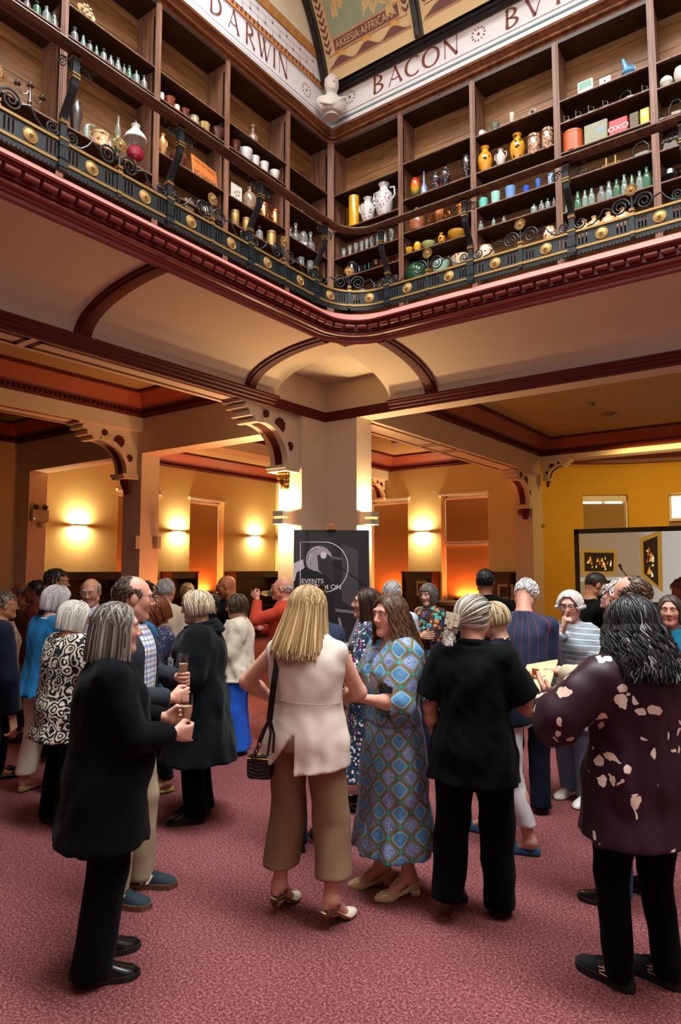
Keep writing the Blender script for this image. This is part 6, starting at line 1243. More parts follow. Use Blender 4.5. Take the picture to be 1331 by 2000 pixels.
            for j in range(nw):
                for i in range(nu):
                    q = (j * nu + i, j * nu + (i + 1) % nu, (j + 1) * nu + (i + 1) % nu, (j + 1) * nu + i)
                    if sum(kp[k] for k in q) >= 3: Q.append(q)
            nv = len(P)
        def lock(path, rad, col0, col1):
            nonlocal nv
            P = np.array(path); N = len(P); T = np.gradient(P, axis=0); T /= np.linalg.norm(T, axis=1)[:, None] + 1e-9; c = P - f.headc; nr = c - T * (c * T).sum(1)[:, None]; nr /= np.linalg.norm(nr, axis=1)[:, None] + 1e-9; bn = np.cross(T, nr)
            ta = rad * np.minimum(1, np.minimum(np.linspace(.5, 4, N), np.linspace(5, .35, N))); ring = np.stack([P + bn * ta[:, None] * 1.5, P + nr * ta[:, None] * .55, P - bn * ta[:, None] * 1.5, P - nr * ta[:, None] * .55], 1)
            V.append(ring.reshape(-1, 3)); tt = np.linspace(0, 1, N)[:, None]; cc = col0 * (1 - tt) + col1 * tt; C.append(np.repeat(cc, 4, 0))
            for i in range(N - 1):
                for k in range(4): Q.append((nv + i * 4 + k, nv + i * 4 + (k + 1) % 4, nv + i * 4 + 4 + (k + 1) % 4, nv + i * 4 + 4 + k))
            nv += 4 * N
        def slerp(a, b, t):
            w = math.acos(max(-1, min(1, a @ b))); return a if w < 1e-4 else (a * math.sin((1 - t) * w) + b * math.sin(t * w)) / math.sin(w)
        L = L if L is not None else {'bob': .115, 'long': .34, 'short': 0, 'curly': .3}.get(style, 0)
        for i in range(n):
            v = vol * (.35 + .9 * rn.rand()); col = c0 + (c1 - c0) * rn.rand() ** 1.5; ct = col * rn.uniform(.85, 1.25)
            if gray is not None and rn.rand() < gray[1]: col = ct = np.array(lin(gray[0])[:3]) * rn.uniform(.7, 1.2)
            path = []
            if style in ('bob', 'long', 'curly', 'tied'):
                th = math.radians(rn.uniform(58, 302)); y0 = rn.uniform(-.75, .62); 
                if rn.rand() < .25: th = math.radians(rn.choice([-1, 1]) * rn.uniform(50, 80)); y0 = rn.uniform(.35, .75)
                a = np.array([part + rn.uniform(-.04, .04), y0, 1.0]); a /= np.linalg.norm(a); sx = math.sin(th)
                if (part - .0) * sx < 0 and abs(part) > .05 and rn.rand() < .2: sx *= 1
                e = np.array([sx, math.cos(th), -.12]); e /= np.linalg.norm(e)
                if style == 'tied':
                    tp = np.array(tie); e = tp - SCALP_C; e /= np.linalg.norm(e)
                    while True:
                        a = rn.normal(size=3); a /= np.linalg.norm(a)
                        if not inface(a) and a[2] > -.45: break
                    for t in np.linspace(0, 1, 10):
                        d = slerp(a, e, t); p = SCALP_C + d * (SCALP_R + v); w = max(0, (t - .7) / .3) ** 1.5; path.append(p * (1 - w) + (tp + rn.normal(size=3) * .010) * w)
                    if rn.rand() < .45: ln = rn.uniform(.06, .13); path += [tp + np.array([rn.normal() * .018, -.014 - .01 * q, -ln * q]) for q in (.35, .7, 1)]
                else:
                    for t in np.linspace(0, 1, 7): path.append(SCALP_C + slerp(a, e, t) * (SCALP_R + v * (.4 + .6 * t)))
                    ln = (L - .02) * rn.uniform(.86, 1.06); b0 = path[-1]; rad = np.array([b0[0], b0[1] + .012, 0]); rad /= np.linalg.norm(rad); m = 5 if L < .2 else 9; ph = rn.uniform(0, 6.28); tn = np.array([-rad[1], rad[0], 0])
                    if L > .2 and rad[1] > -.2: rad_f = np.array([.3, -.5, 0])
                    for q in np.linspace(1 / m, 1, m):
                        back = np.array([0, -.035 * q, 0]) if L > .2 else np.zeros(3)
                        path.append(b0 + rad * (flare * q - (.0 if L > .2 else .012) * q * q) * (1 if L < .2 else 1) + back + np.array([0, 0, -ln * q]) + tn * wave * math.sin(ph + q * 9) + rad * wave * math.cos(ph + q * 11) * .7)
            elif style in ('short', 'crop'):
                th = math.radians(rn.uniform(0, 360)); z = rn.uniform(-.42, 1); 
                d = np.array([math.sin(th) * math.sqrt(max(0, 1 - z * z)), math.cos(th) * math.sqrt(max(0, 1 - z * z)), z])
                if inface(d) or (z < .0 and d[1] > -.15 and abs(d[0]) > .7 and rn.rand() < .8): continue
                e = d + np.array([part * .8 + d[0] * .2, .15 if d[2] > .5 else -.25, -.75]) * .55 + rn.normal(size=3) * .06; e /= np.linalg.norm(e)
                ln = .38 if style == 'short' else .2
                for t in np.linspace(0, 1, 5): path.append(SCALP_C + slerp(d, e, t * ln / .38) * (SCALP_R + v * (.15 + .9 * math.sin(t * 2.2))))
            elif style in ('bald', 'balding'):
                th = math.radians(rn.uniform(62, 298)); z = rn.uniform(-.45, bald_z if style == 'bald' or abs(th - PI) > 1.3 else .95)
                d = np.array([math.sin(th) * math.sqrt(1 - z * z), math.cos(th) * math.sqrt(1 - z * z), z])
                if z < .0 and d[1] > -.25: continue
                e = d + np.array([0, -.3, -.6]) * .5 + rn.normal(size=3) * .05; e /= np.linalg.norm(e)
                for t in np.linspace(0, 1, 5): path.append(SCALP_C + slerp(d, e, t) * (SCALP_R + v * (.2 + .5 * math.sin(t * 2.4))))
            if len(path) > 2: lock([f.P(p) for p in path], r * rn.uniform(.7, 1.25), col * .8, ct)
        if fringe:
            for i in range(int(n * .22)):
                th = math.radians(rn.uniform(-62, 62)); a = np.array([part * .5 + rn.uniform(-.1, .1), rn.uniform(.2, .5), 1.0]); a /= np.linalg.norm(a); e = np.array([math.sin(th), math.cos(th), (fringe if fringe is not True else .22) + rn.uniform(-.04, .04)]); e /= np.linalg.norm(e); col = c0 + (c1 - c0) * rn.rand() ** 1.5
                lock([f.P(SCALP_C + slerp(a, e, t) * (SCALP_R + vol * (.5 + .6 * rn.rand()))) for t in np.linspace(0, 1, 7)], r * rn.uniform(.7, 1.2), col * .85, col * 1.1)
        return mesh_obj('hair', np.concatenate(V), np.array(Q), m_hair, f.root, np.concatenate(C))
    # ---------------- clothes
    def grid_for(f, z0, z1, mg=.10, res=None, arms=True):
        res = res or f.res; pts = [f.sh((sg * .24 * f.build, y, z)) for sg in (-1, 1) for y in (-.2 * f.build, .2 * f.build) for z in (z0, z1)] + ([p for a in f.arm for p in a] if arms else []); pts = np.array(pts)
        lo, hi = pts.min(0) - mg, pts.max(0) + mg; return Field([np.arange(lo[i], hi[i], res) for i in range(3)])
    def pattern(f, V):
        c = f.headc; zc = V[:, 2]; ax = np.array([f.hip_x + 0 * zc, 0 * zc]).T; ax[:, 1] = np.maximum(zc - f.hz, 0) * f.lean; th = np.arctan2(V[:, 0] - ax[:, 0], -(V[:, 1] - ax[:, 1])); return np.c_[th, zc, V[:, 1]]
    def top(f, name, mat, hem=.86, fit=.014, sleeve=1.0, sleeve_r=(.060, .050, .042), flare=0.0, folds=(5, .02, .0, 1), collar=None, neck=.0, wr=.0022, wf=16, hem_rx=None, seed=1, waist=None, label=None, cut=None, shrink=1.0, chest=1.0, vee=None, belly=0, cuff=None):
        s, b = f.s, f.build; fem = f.sex == 'f'; dz = f.shz - 1.385 * s; hem = hem * s; F = f.grid_for(hem, f.shz, .13)
        R = [(.80, .172, .125), (.90, .172, .125), (.98, .158, .115), (1.06, .142, .105), (1.16, .145, .108), (1.26, .158, .118), (1.34, .152, .098), (1.40, .095, .07), (1.435, .062, .06)] if fem else [(.80, .165, .118), (.92, .162, .115), (1.06, .155, .110), (1.18, .166, .116), (1.30, .178, .116), (1.37, .158, .09), (1.42, .095, .068), (1.445, .07, .062)]
        rows = []
        for z, rx, ry in R:
            zz = z * s + dz
            if zz < hem: continue
            k = 1.0
            if waist and .98 < z < 1.15: k = waist
            if 1.15 < z < 1.35: k *= chest
            c = f.sh((0, .010 * (1.2 < z < 1.3) + belly * math.exp(-((z - 1.02) / .14) ** 2), zz)); rows.append((zz, (rx * b + fit) * k, (ry * b + fit + belly * math.exp(-((z - 1.02) / .14) ** 2)) * k, c[0], c[1]))
        z0, rx0, ry0, cx, cy = rows[0]; fl = flare * max(0, z0 - hem) if z0 > hem else 0
        base = [r_ for r_ in R if r_[0] * s + dz >= hem][0]
        rows.insert(0, (hem, (hem_rx or rows[0][1]) + flare, (hem_rx * .76 if hem_rx else rows[0][2]) + flare, f.sh((0, 0, hem))[0], f.sh((0, 0, hem))[1]))
        F.stack(rows, .02, folds, 2.25); [F.cone(q, f.neck + np.array([0, 0, -.012]), .047 * s + fit * .5, .050 * s + fit * .3, .035) for q in f.shoulder]
        if sleeve > 0:
            for S, E, T in f.arm:
                r0, r1, r2 = sleeve_r; bb = .5 + .5 * b
                if sleeve <= 1: E1 = E if sleeve > .98 else S + (E - S) * sleeve; F.cone(S, E1, r0 * bb, r0 * bb + (r1 - r0) * bb * 1, .03)
                else:
                    F.cone(S, E, r0 * bb, r1 * bb, .035); k = sleeve - 1; F.cone(E, E + (T - E) * k, r1 * bb, r1 * bb + (r2 - r1 * bb) * k, .025)
                    if cuff: q = E + (T - E) * k; F.cone(q - (T - E) * .1, q - (T - E) * .02, cuff, cuff * .9, .02)
        if wr: F.wrinkle(wr, wf, seed)
        F.D = np.maximum(F.D, (hem - F.ax[2]).reshape(1, 1, -1))
        if sleeve > 0:                                                  # square the sleeve ends
            for (S, E, T) in f.arm:
                a, bq, k = (S, E, sleeve) if sleeve <= 1 else (E, T, sleeve - 1)
                if k < .97 or sleeve > 1:
                    p = a + (bq - a) * k; d = (bq - a) / np.linalg.norm(bq - a); sl, co = F.block(p - .14, p + .14, .0)
                    if sl is None: continue
                    pl = (co[0] - p[0]) * d[0] + (co[1] - p[1]) * d[1] + (co[2] - p[2]) * d[2]; rr = np.sqrt((co[0] - p[0] - d[0] * pl) ** 2 + (co[1] - p[1] - d[1] * pl) ** 2 + (co[2] - p[2] - d[2] * pl) ** 2)
                    F.D[sl] = np.where((pl > 0) & (rr < .095) & (pl < .13), np.maximum(F.D[sl], pl), F.D[sl])
        nk = f.neck + np.array([0, .0, .052 * s])
        if neck is not None: F.cone(nk + np.array([0, .03, -.01]), f.neck + np.array([0, .045 + neck * .3, .0 - neck]), .058 + neck * .1, .045, .012, None, 's')
        if vee: F.cone(nk + np.array([0, .10, 0]), f.sh((0, .13 * b + .02, f.shz - vee)) , .075, .02, .01, None, 's')
        if collar:                                                       # raised collar ring
            rr, hgt = collar
            for i in range(14):
                a0, a1 = 2 * PI * i / 14, 2 * PI * (i + 1) / 14
                if math.sin(a0) > .8: continue
                q = lambda a: f.neck + np.array([rr * math.cos(a), rr * .95 * math.sin(a) + .012, .018 + .012 * -math.sin(a)]); F.cone(q(a0), q(a1), hgt, hgt, .012)
        if cut is not None: cut(F)
        V, Q = F.mesh(); o = mesh_obj(name, V, Q, mat, f.root, None, 1, f.pattern(V)); 
        if label: o['label'] = label
        return o
    def trousers(f, name, mat, fit=.012, end=1.10, r=(.094, .07, .062), waist=1.0, wr=.0025, seed=3, split=.012, wf=14, label=None, crease=0):
        s, b = f.s, f.build; z1 = f.hz + (waist - .9) * s + .06; pts = np.array([p for l in f.leg for p in l] + [[.2 * b, .17 * b, z1], [-.2 * b, -.17 * b, z1]]); lo, hi = pts.min(0) - .12, pts.max(0) + .12
        F = Field([np.arange(lo[i], hi[i], f.res) for i in range(3)]); hx = f.hip_x
        F.stack([(f.hz - .05, .165 * b + fit, .118 * b + fit, hx, -.01), (f.hz + .02, .168 * b + fit, .118 * b + fit, hx, -.012), (f.hz + .12, .145 * b + fit, .102 * b + fit, hx, 0), (z1, .13 * b + fit, .095 * b + fit, hx, f.sh((0, 0, z1))[1])], .03)
        for i, (hip, kn, an) in enumerate(f.leg):
            e = kn + (an - kn) * max(0, end); F.cone(hip, kn, r[0] * b * .95 + fit * .3, r[1], .018, None); F.cone(kn, e + (an - kn) * .06, r[1], r[2], .02)
        if wr: F.wrinkle(wr, wf, seed)
        for hip, kn, an in f.leg:
            p = kn + (an - kn) * end; sl, co = F.block(p - .13, p + .13, 0)
            if sl is not None: F.D[sl] = np.maximum(F.D[sl], (p[2] - co[2]) + 0 * co[0] + 0 * co[1])
        V, Q = F.mesh(); o = mesh_obj(name, V, Q, mat, f.root, None, 1, f.pattern(V))
        if label: o['label'] = label
        return o
    def skirt(f, name, mat, hem=.3, waist=1.04, hem_rx=.24, fit=.018, folds=(9, .06, .0, 1), wr=.002, seed=2, ry=.85):
        s, b = f.s, f.build; F = Field([np.arange(-hem_rx - .12 + f.hip_x, hem_rx + .12 + f.hip_x, f.res), np.arange(-hem_rx - .12, hem_rx + .14, f.res), np.arange(hem * s - .03, (waist + .05) * s + .05, f.res)])
        c = lambda z: f.sh((0, 0, z)); dz = f.shz - 1.385 * s
        rows = [(hem * s, hem_rx, hem_rx * ry), ((hem * .5 + .43) * s, (hem_rx + .19 * b) / 2, (hem_rx * ry + .14 * b) / 2), (.90 * s + dz, .168 * b + fit, .128 * b + fit), (waist * s + dz, .14 * b + fit * .7, .108 * b + fit * .7)]
        F.stack([(z, x, y, c(z)[0], c(z)[1]) for z, x, y in rows], .02, folds, 2.1)
        if wr: F.wrinkle(wr, 12, seed)
        F.D = np.maximum(F.D, (hem * s - F.ax[2]).reshape(1, 1, -1)); V, Q = F.mesh(); return mesh_obj(name, V, Q, mat, f.root, None, 1, f.pattern(V))
    def shoes(f, kind='loafer', mat=None, sole=None, size=1.0, logo=None, **k):
        mat = mat or M('black_leather', '0d0d0e', .25); sole = sole or M('dark_sole', '17130f', .6); out = []
        for i, (x, y, yw) in enumerate(f.feet):
            an = f.leg[i][2]; tl = f.foot_tilt[i]; r = MB(); so = MB(); L = .27 * f.s ** .5 * size; U = np.linspace(0, 1, 15); hl = f.heel
            wd = np.interp(U, [0, .06, .2, .45, .7, .86, .95, 1], [.010, .026, .034, .034, .045, .042, .026, .008]) * (1.1 if kind == 'sneaker' else 1.0)
            if kind in ('pump', 'mule', 'strap'): wd = np.interp(U, [0, .06, .2, .45, .7, .88, .97, 1], [.010, .024, .031, .030, .041, .030, .012, .004])
            ht = {'derby': np.interp(U, [0, .05, .25, .42, .6, .8, .95, 1], [.05, .09, .105, .095, .07, .05, .038, .02]), 'sneaker': np.interp(U, [0, .05, .25, .42, .6, .8, .95, 1], [.06, .085, .10, .095, .075, .058, .045, .025]), 'loafer': np.interp(U, [0, .05, .25, .42, .55, .8, .95, 1], [.04, .062, .055, .055, .066, .05, .036, .02]), 'flat': np.interp(U, [0, .05, .3, .5, .62, .8, .95, 1], [.035, .058, .042, .038, .045, .042, .03, .015])}.get(kind, np.interp(U, [0, .05, .3, .55, .66, .8, .95, 1], [.01, .014, .012, .016, .045, .040, .028, .012]))
            if kind == 'strap': ht = np.interp(U, [0, .05, .2, .3, .6, .68, .8, .95, 1], [.05, .068, .05, .016, .018, .045, .04, .028, .012])
            zb = hl * np.interp(U, [0, .3, .65, 1], [1, .85, .05, 0])
            rows = []; srow = []
            for u, w, hh, z in zip(U, wd, ht, zb):
                yy = (u - .30) * L; sec = []
                for t in np.linspace(0, PI, 9): ct = math.cos(t); sec.append((w * math.copysign(abs(ct) ** .8, ct), yy, z + .012 + max(hh - .012, .003) * math.sin(t) ** .75))
                rows.append(sec); th = .012 if hl > .02 or kind in ('flat', 'loafer', 'pump', 'mule', 'strap') else .024
                if kind == 'sneaker': th = .03
                srow.append([(w * 1.06 + .001, yy, z), (w * 1.06 + .001, yy, z + th), (-w * 1.06 - .001, yy, z + th), (-w * 1.06 - .001, yy, z)])
            tf = Matrix.Translation((x, y, 0)) @ Matrix.Rotation(-math.radians(yw), 4, 'Z')
            if tl: tf = Matrix.Translation((x, y + .05, .012)) @ Matrix.Rotation(-math.radians(yw), 4, 'Z') @ Matrix.Translation((0, .10, 0)) @ Matrix.Rotation(-math.radians(tl), 4, 'X') @ Matrix.Translation((0, -.12, 0))
            G = lambda rr: [[tuple(tf @ Vector(p)) for p in q] for q in rr]
            r.grid(G(rows), 0, closed_v=True); g0 = G(rows); r.add(g0[0], [tuple(range(9))]); r.add(g0[-1], [tuple(range(9))]); sh = r.build('shoe', mat, f.root, angle=60)
            so.grid(G(srow), 0, closed_v=True); g1 = G(srow); so.add(g1[0], [(0, 1, 2, 3)]); so.add(g1[-1], [(0, 1, 2, 3)])
            if hl > .02:
                t_ = k.get('heel_w', .006); hb = [[tuple(tf @ Vector((sx * w_, -.30 * L + .012 + .018 + sy * w_ * 1.1, z))) for sx, sy in ((-1, -1), (1, -1), (1, 1), (-1, 1))] for z, w_ in ((0, t_), (hl * .5, t_ * 1.15), (hl, .02))]; so.grid(hb, 0, closed_v=True); so.add(hb[0], [(0, 1, 2, 3)])
            elif kind == 'derby':
                pass
            so.build('sole', sole, sh, smooth=False); out.append((sh, tf, L))
            if kind in ('strap', 'mule'):
                b = MB(); c = an - np.array([0, 0, .02 if kind == 'strap' else .03]); b.tube([(c[0] + .040 * math.cos(t), c[1] + .048 * math.sin(t), c[2] - (.018 * -math.sin(t) if kind == 'mule' else -.004)) for t in [2 * PI * q / 20 for q in range(20)]], .005, 6, 0, True)
                if kind == 'strap': b.tube([tuple(tf @ Vector((0, .36 * L, .052))), tuple(tf @ Vector((0, .2 * L, .075 + hl * .5))), (c[0], c[1] + .046, c[2])], .006, 6)
                b.build('strap', k.get('strap', mat), sh)
            if kind == 'sneaker' or kind == 'derby':
                b = MB()
                for q in range(4): yy = (.36 + .065 * q - .30) * L + .02; hh = float(np.interp(.36 + .065 * q + .07, U, ht)); b.tube([tuple(tf @ Vector((sx * .02, yy, hh + .001 - abs(sx) * .006 + .003))) for sx in (-1, 0, 1)], .003, 5)
                if k.get('laces', True): b.build('lace', k.get('lace_mat', mat), sh)
        return out
BUST()
# ---------------------------------------------------------------- fabrics
cl = lambda name, c, rough=.85, **k: M(name, c, rough, bump=.25, bs=k.pop('bs', 260), sheen=k.pop('sheen', .03), spec=k.pop('spec', .12), var=k.pop('var', .06), **k)
m_black = cl('black_cloth', '050606', spec=.05); m_suit = cl('black_suiting', '06080a', spec=.06); m_wool = cl('black_wool_coat', '080c0e', .95, bs=120, sheen=.06)
def pat_mat(name, fn, rough=.75, sheen=.1):
    t = NT(name); a = t.attr('pat'); sx = t.n('SeparateXYZ'); t.set(sx.inputs[0], a.outputs['Vector']); t.base(fn(t, sx.outputs[0], sx.outputs[1]), rough, 0, .3, sheen); t.bump(t.noise(260, 3), .2, .003); return t.mat
def frac_d(t, x): return t.math('ABSOLUTE', t.math('SUBTRACT', t.math('FRACT', x), .5))
def stripes_z(t, u, v, base='8e98a0', line='dcdcd8', per=.042, w=.43):
    s = t.math('GREATER_THAN', frac_d(t, t.math('MULTIPLY_ADD', u, .25, t.math('MULTIPLY', v, 1 / per))), w); n = t.noise(30, 3); return t.mix(s, t.ramp(n, [(.3, '7f8990'), (.7, base)]), line)
m_striped = pat_mat('grey_striped_jersey', stripes_z)
m_blazer = pat_mat('navy_striped_blazer', lambda t, u, v: t.mix(t.math('GREATER_THAN', frac_d(t, t.math('MULTIPLY', u, 2.6)), .455), '1b2440', '6a2430'))
def plaid(t, u, v):
    a, b = frac_d(t, t.math('MULTIPLY', u, 3.4)), frac_d(t, t.math('MULTIPLY', v, 17)); c = t.mix(t.math('MULTIPLY', t.math('GREATER_THAN', a, .34), .75), 'e6e4e2', '4f7fb4'); c = t.mix(t.math('MULTIPLY', t.math('GREATER_THAN', b, .36), .7), c, '3d6ea8')
    c = t.mix(t.math('MULTIPLY', t.math('LESS_THAN', a, .05), .7), c, 'd98a4a'); return t.mix(t.math('MULTIPLY', t.math('LESS_THAN', b, .05), .7), c, '2a3450')
m_plaid = pat_mat('blue_plaid_shirt', plaid)
def vor(t, scale, vec=None, feat='F1', rnd=1.0):
    q = t.n('TexVoronoi', feature=feat); q.inputs['Scale'].default_value = scale; q.inputs['Randomness'].default_value = rnd; t.set(q.inputs['Vector'], vec if vec is not None else t.obj()); return q
def warp(t, amt, sc):
    q = t.n('TexNoise'); q.inputs['Scale'].default_value = sc; t.set(q.inputs['Vector'], t.obj()); m = t.n('VectorMath', operation='MULTIPLY_ADD'); t.set(m.inputs[0], q.outputs['Color']); m.inputs[1].default_value = (amt,) * 3; t.set(m.inputs[2], t.obj()); return m.outputs[0]
def ikat(t, u, v):
    q = vor(t, 13, warp(t, .06, 14)); d = t.math('SINE', t.math('MULTIPLY', q.outputs['Distance'], 22)); n = t.noise(9, 3); return t.ramp(t.math('ADD', t.math('MULTIPLY', d, .5), n), [(.52, '101112'), (.60, 'e4d6c4')], 'LINEAR')
m_ikat = pat_mat('black_and_cream_ikat', ikat)
def blobs(t, scale, bg, cols, thr, w=.05):
    q = vor(t, scale, warp(t, w, scale * .9)); r = t.n('SeparateColor'); t.set(r.inputs[0], q.outputs['Color']); n = len(cols); c = t.ramp(r.outputs[0], [(i / n, k) for i, k in enumerate(cols)], 'CONSTANT'); return t.mix(t.math('LESS_THAN', q.outputs['Distance'], thr), bg, c)
m_abstract = pat_mat('dark_print_orange_teal_blue', lambda t, u, v: t.mix(t.math('LESS_THAN', vor(t, 26, warp(t, .04, 20), 'DISTANCE_TO_EDGE').outputs['Distance'], .04), blobs(t, 24, '12141a', ['e07a2c', '2fae9c', '12141a', '2a50b8', 'e07a2c', '1a1a20', '2fae9c'], .56, .03), '6a3a20'))
m_floral = pat_mat('navy_ditsy_floral', lambda t, u, v: blobs(t, 48, '1c2a44', ['e8e2d4', 'c83a7a', '3a6a9a', '2a7a6a', 'efe8da', '1c2a44', 'e8e2d4', '244a78'], .45, .01))
m_navyprint = pat_mat('navy_small_print', lambda t, u, v: blobs(t, 45, '1a2038', ['1a2038', '8a94b0', '1a2038', '5a4a6a'], .35, .04))
m_petal = pat_mat('burgundy_with_cream_petals', lambda t, u, v: t.mix(t.math('GREATER_THAN', t.noise(6.5, 1), .555), '28091a', blobs(t, 17, '28091a', ['e4cbb8', 'dcbfa8', '28091a', 'ead6c6'], .43, .06)), .45, .03)
m_mosaic = pat_mat('mosaic_small_print', lambda t, u, v: blobs(t, 60, '8a6a50', ['5a7a9a', 'a0402a', 'c8a070', '3a3a50'], .5, .01))
def ogee(t, u, v):
    a = t.math('MULTIPLY', u, 1.85); b = t.math('MULTIPLY', v, 8.2); p = t.math('ADD', a, b); q = t.math('SUBTRACT', a, b); d = t.math('MAXIMUM', frac_d(t, p), frac_d(t, q)); e = t.math('POWER', t.math('ADD', t.math('POWER', frac_d(t, p), 4.5), t.math('POWER', frac_d(t, q), 4.5)), .2222)
    ck = t.math('FRACT', t.math('MULTIPLY', t.math('ADD', t.math('FLOOR', p), t.math('FLOOR', q)), .5)); vn = vor(t, 95, None, 'DISTANCE_TO_EDGE').outputs['Distance']
    core = t.mix(t.math('LESS_THAN', vn, .075), t.mix(ck, '5f93b8', 'bdb4cc'), t.mix(ck, '2f5f92', '3a3a86')); c = t.mix(t.math('GREATER_THAN', e, .335), core, t.mix(ck, '86c0dc', '27306e')); c = t.mix(t.math('GREATER_THAN', e, .385), c, '15202e')
    gold = t.math('LESS_THAN', frac_d(t, t.math('MULTIPLY', t.math('ADD', u, v), 60)), .3); c = t.mix(t.math('GREATER_THAN', e, .41), c, t.mix(gold, '20404a', 'c79a52')); c = t.mix(t.math('GREATER_THAN', e, .475), c, '16323c'); return t.mix(t.math('GREATER_THAN', e, .505), c, '2a9a96')
m_ogee = pat_mat('blue_tile_print', ogee, .6)
def specks(t, u, v): return t.mix(t.math('LESS_THAN', vor(t, 26).outputs['Distance'], .10), 'd6cab4', '6a5a48')
m_cream_speck = pat_mat('cream_blouse_with_specks', specks)
m_linen = cl('pale_linen', 'dccdbf', .8, bs=180); m_tan = cl('tan_wool', '866850'); m_bluecrepe = cl('cobalt_trouser_cloth', '2458c0'); m_redblazer = cl('red_cord_blazer', 'b33f2a', bs=150)
m_navy = cl('navy_cloth', '0c1120'); m_teal = cl('teal_cloth', '10607a'); m_blueknit = cl('blue_jumper', '1d5580', .9, bs=120); m_grey = cl('dark_grey_tweed', '2b2f34', bs=120, var=.2); m_beige = cl('beige_cotton', 'b8a58c'); m_stone = cl('stone_jacket', 'b9ac90'); m_white = m_white
m_whitejean = cl('white_denim', 'd8d3d6'); m_denim = cl('washed_denim', '6a7a90', bs=220, var=.15); m_jeans = cl('dark_denim', '1c3a5e', var=.2); m_brown = cl('brown_jacket', '4a3020'); m_khaki = cl('khaki_chino', 'a8987a'); m_shirtblue = cl('pale_blue_shirt', 'b4bccc')
m_blouse = cl('bright_blue_cotton', '1f6a9c'); m_plum = cl('dark_red_wool', '5a1f18'); m_pinkscarf = cl('pink_scarf', 'd8a8a4'); m_blackl = M('black_leather', '0c0c0d', .22); m_whitel = M('white_leather', 'd9d6cf', .4); m_bluel = M('blue_suede', '1d4f78', .8); m_yellowl = M('yellow_leather', 'c8b04a', .5); m_nude = M('patent_nude', 'c8a67c', .15, coat=.6); m_creaml = M('cream_leather', 'ded2bc', .3); m_tansole = M('tan_sole', '6a3a1a', .5); m_gum = M('gum_sole', '6a4a34', .6); m_tealsuede = M('dark_teal_suede', '1c2b34', .85); m_orangel = M('orange_leather', 'b0561e', .4); m_whitesole = M('white_sole', 'd6d0c6', .5); m_card = M('white_card', 'dedbd8', .6); m_silver = M('silver_metal', 'c9c9cc', .2, 1.0); m_brassy = M('gold_metal', 'c9a24e', .25, 1.0); m_greycard = M('slate_badge', '4a4a5c', .6)
# ================================================================ THE GUESTS
def stand(px, py=None, depth=None):
    if py is not None: return ground(px, py)
    d = _f + _r * (px - 665.5) / FPX; d2 = np.array([d[0], d[1], 0]); fw = np.array([math.sin(YAW), math.cos(YAW), 0]); return d2 * (depth / (d2 @ fw))
def person(label, px, py=None, depth=None, phi=0, group=None, **kw):
    """phi: which way the figure faces as the camera sees it: 0 away, 90 to the right, 180 towards us, 270 to the left"""
    p = stand(px, py, depth); hd = ray_heading(px) + math.radians(phi); r = tag(empty('person', (p[0], p[1], 0), -hd), label, 'person', group); return Figure(r, **kw)
def world(f, v): return np.array(Matrix.Translation(f.root.location) @ Matrix.Rotation(f.root.rotation_euler.z, 4, 'Z') @ Vector(v))
def wdir(f, v): return Matrix.Rotation(f.root.rotation_euler.z, 3, 'Z') @ Vector(v)
m_glassw = glass('clear_glass', 'FFFFFF', .02, 1.45); m_champ = glass('sparkling_wine', 'E8BEA0', .25, 1.33, .45); m_champ2 = glass('pale_wine', 'E8CF88', .2, 1.33, .5)
def flute(pos, label, up=(0, 0, 1), grip=.10, fill=.55, wine=m_champ):
    p = Vector(pos) - Vector(up).normalized() * grip; r = tag(empty('champagne_flute', p), label, 'glass', 'champagne flutes held by the guests'); R = Vector((0, 0, 1)).rotation_difference(Vector(up)); r.rotation_mode = 'QUATERNION'; r.rotation_quaternion = R
    b = MB(); b.lathe([(.033, 0), (.033, .002), (.008, .006), (.004, .012), (.0035, .07), (.006, .085), (.018, .10), (.026, .13), (.029, .17), (.0275, .215), (.0265, .215), (.028, .17), (.025, .132), (.016, .104), (.0, .095)], n=20, cap=False); b.build('bowl', m_glassw, r)
    t = .105 + .1 * fill; b = MB(); b.lathe([(.0, .0965), (.0155, .105), (.0245, .133), (.0272, min(t, .165)), (.0272, t), (.0, t)], n=20, cap=False); b.build('wine', wine, r); return r
def badge(f, v, nrm, label='white name badge', m=m_card, w=.085, h=.055):
    b = MB(); n = Vector(nrm).normalized(); u = n.cross(Vector((0, 0, 1))).normalized(); t = u.cross(n); c = Vector(v)
    b.prism([(-w / 2, -h / 2), (w / 2, -h / 2), (w / 2, h / 2), (-w / 2, h / 2)], lambda a, q, d: tuple(c + u * a - t * q + n * d), 0, .004, 0); b.prism([(-w * .32, -.004), (w * .3, -.004), (w * .3, .004), (-w * .32, .004)], lambda a, q, d: tuple(c + u * a - t * q + n * d), .004, .0046, 1); return tag(b.build('name_badge', [m, m_greycard], f.root, smooth=False), label)
G = 'guests standing in the hall'
HANG = lambda x=.235, y=.03, z=.80, **k: dict(to=(x, y, z), **k)
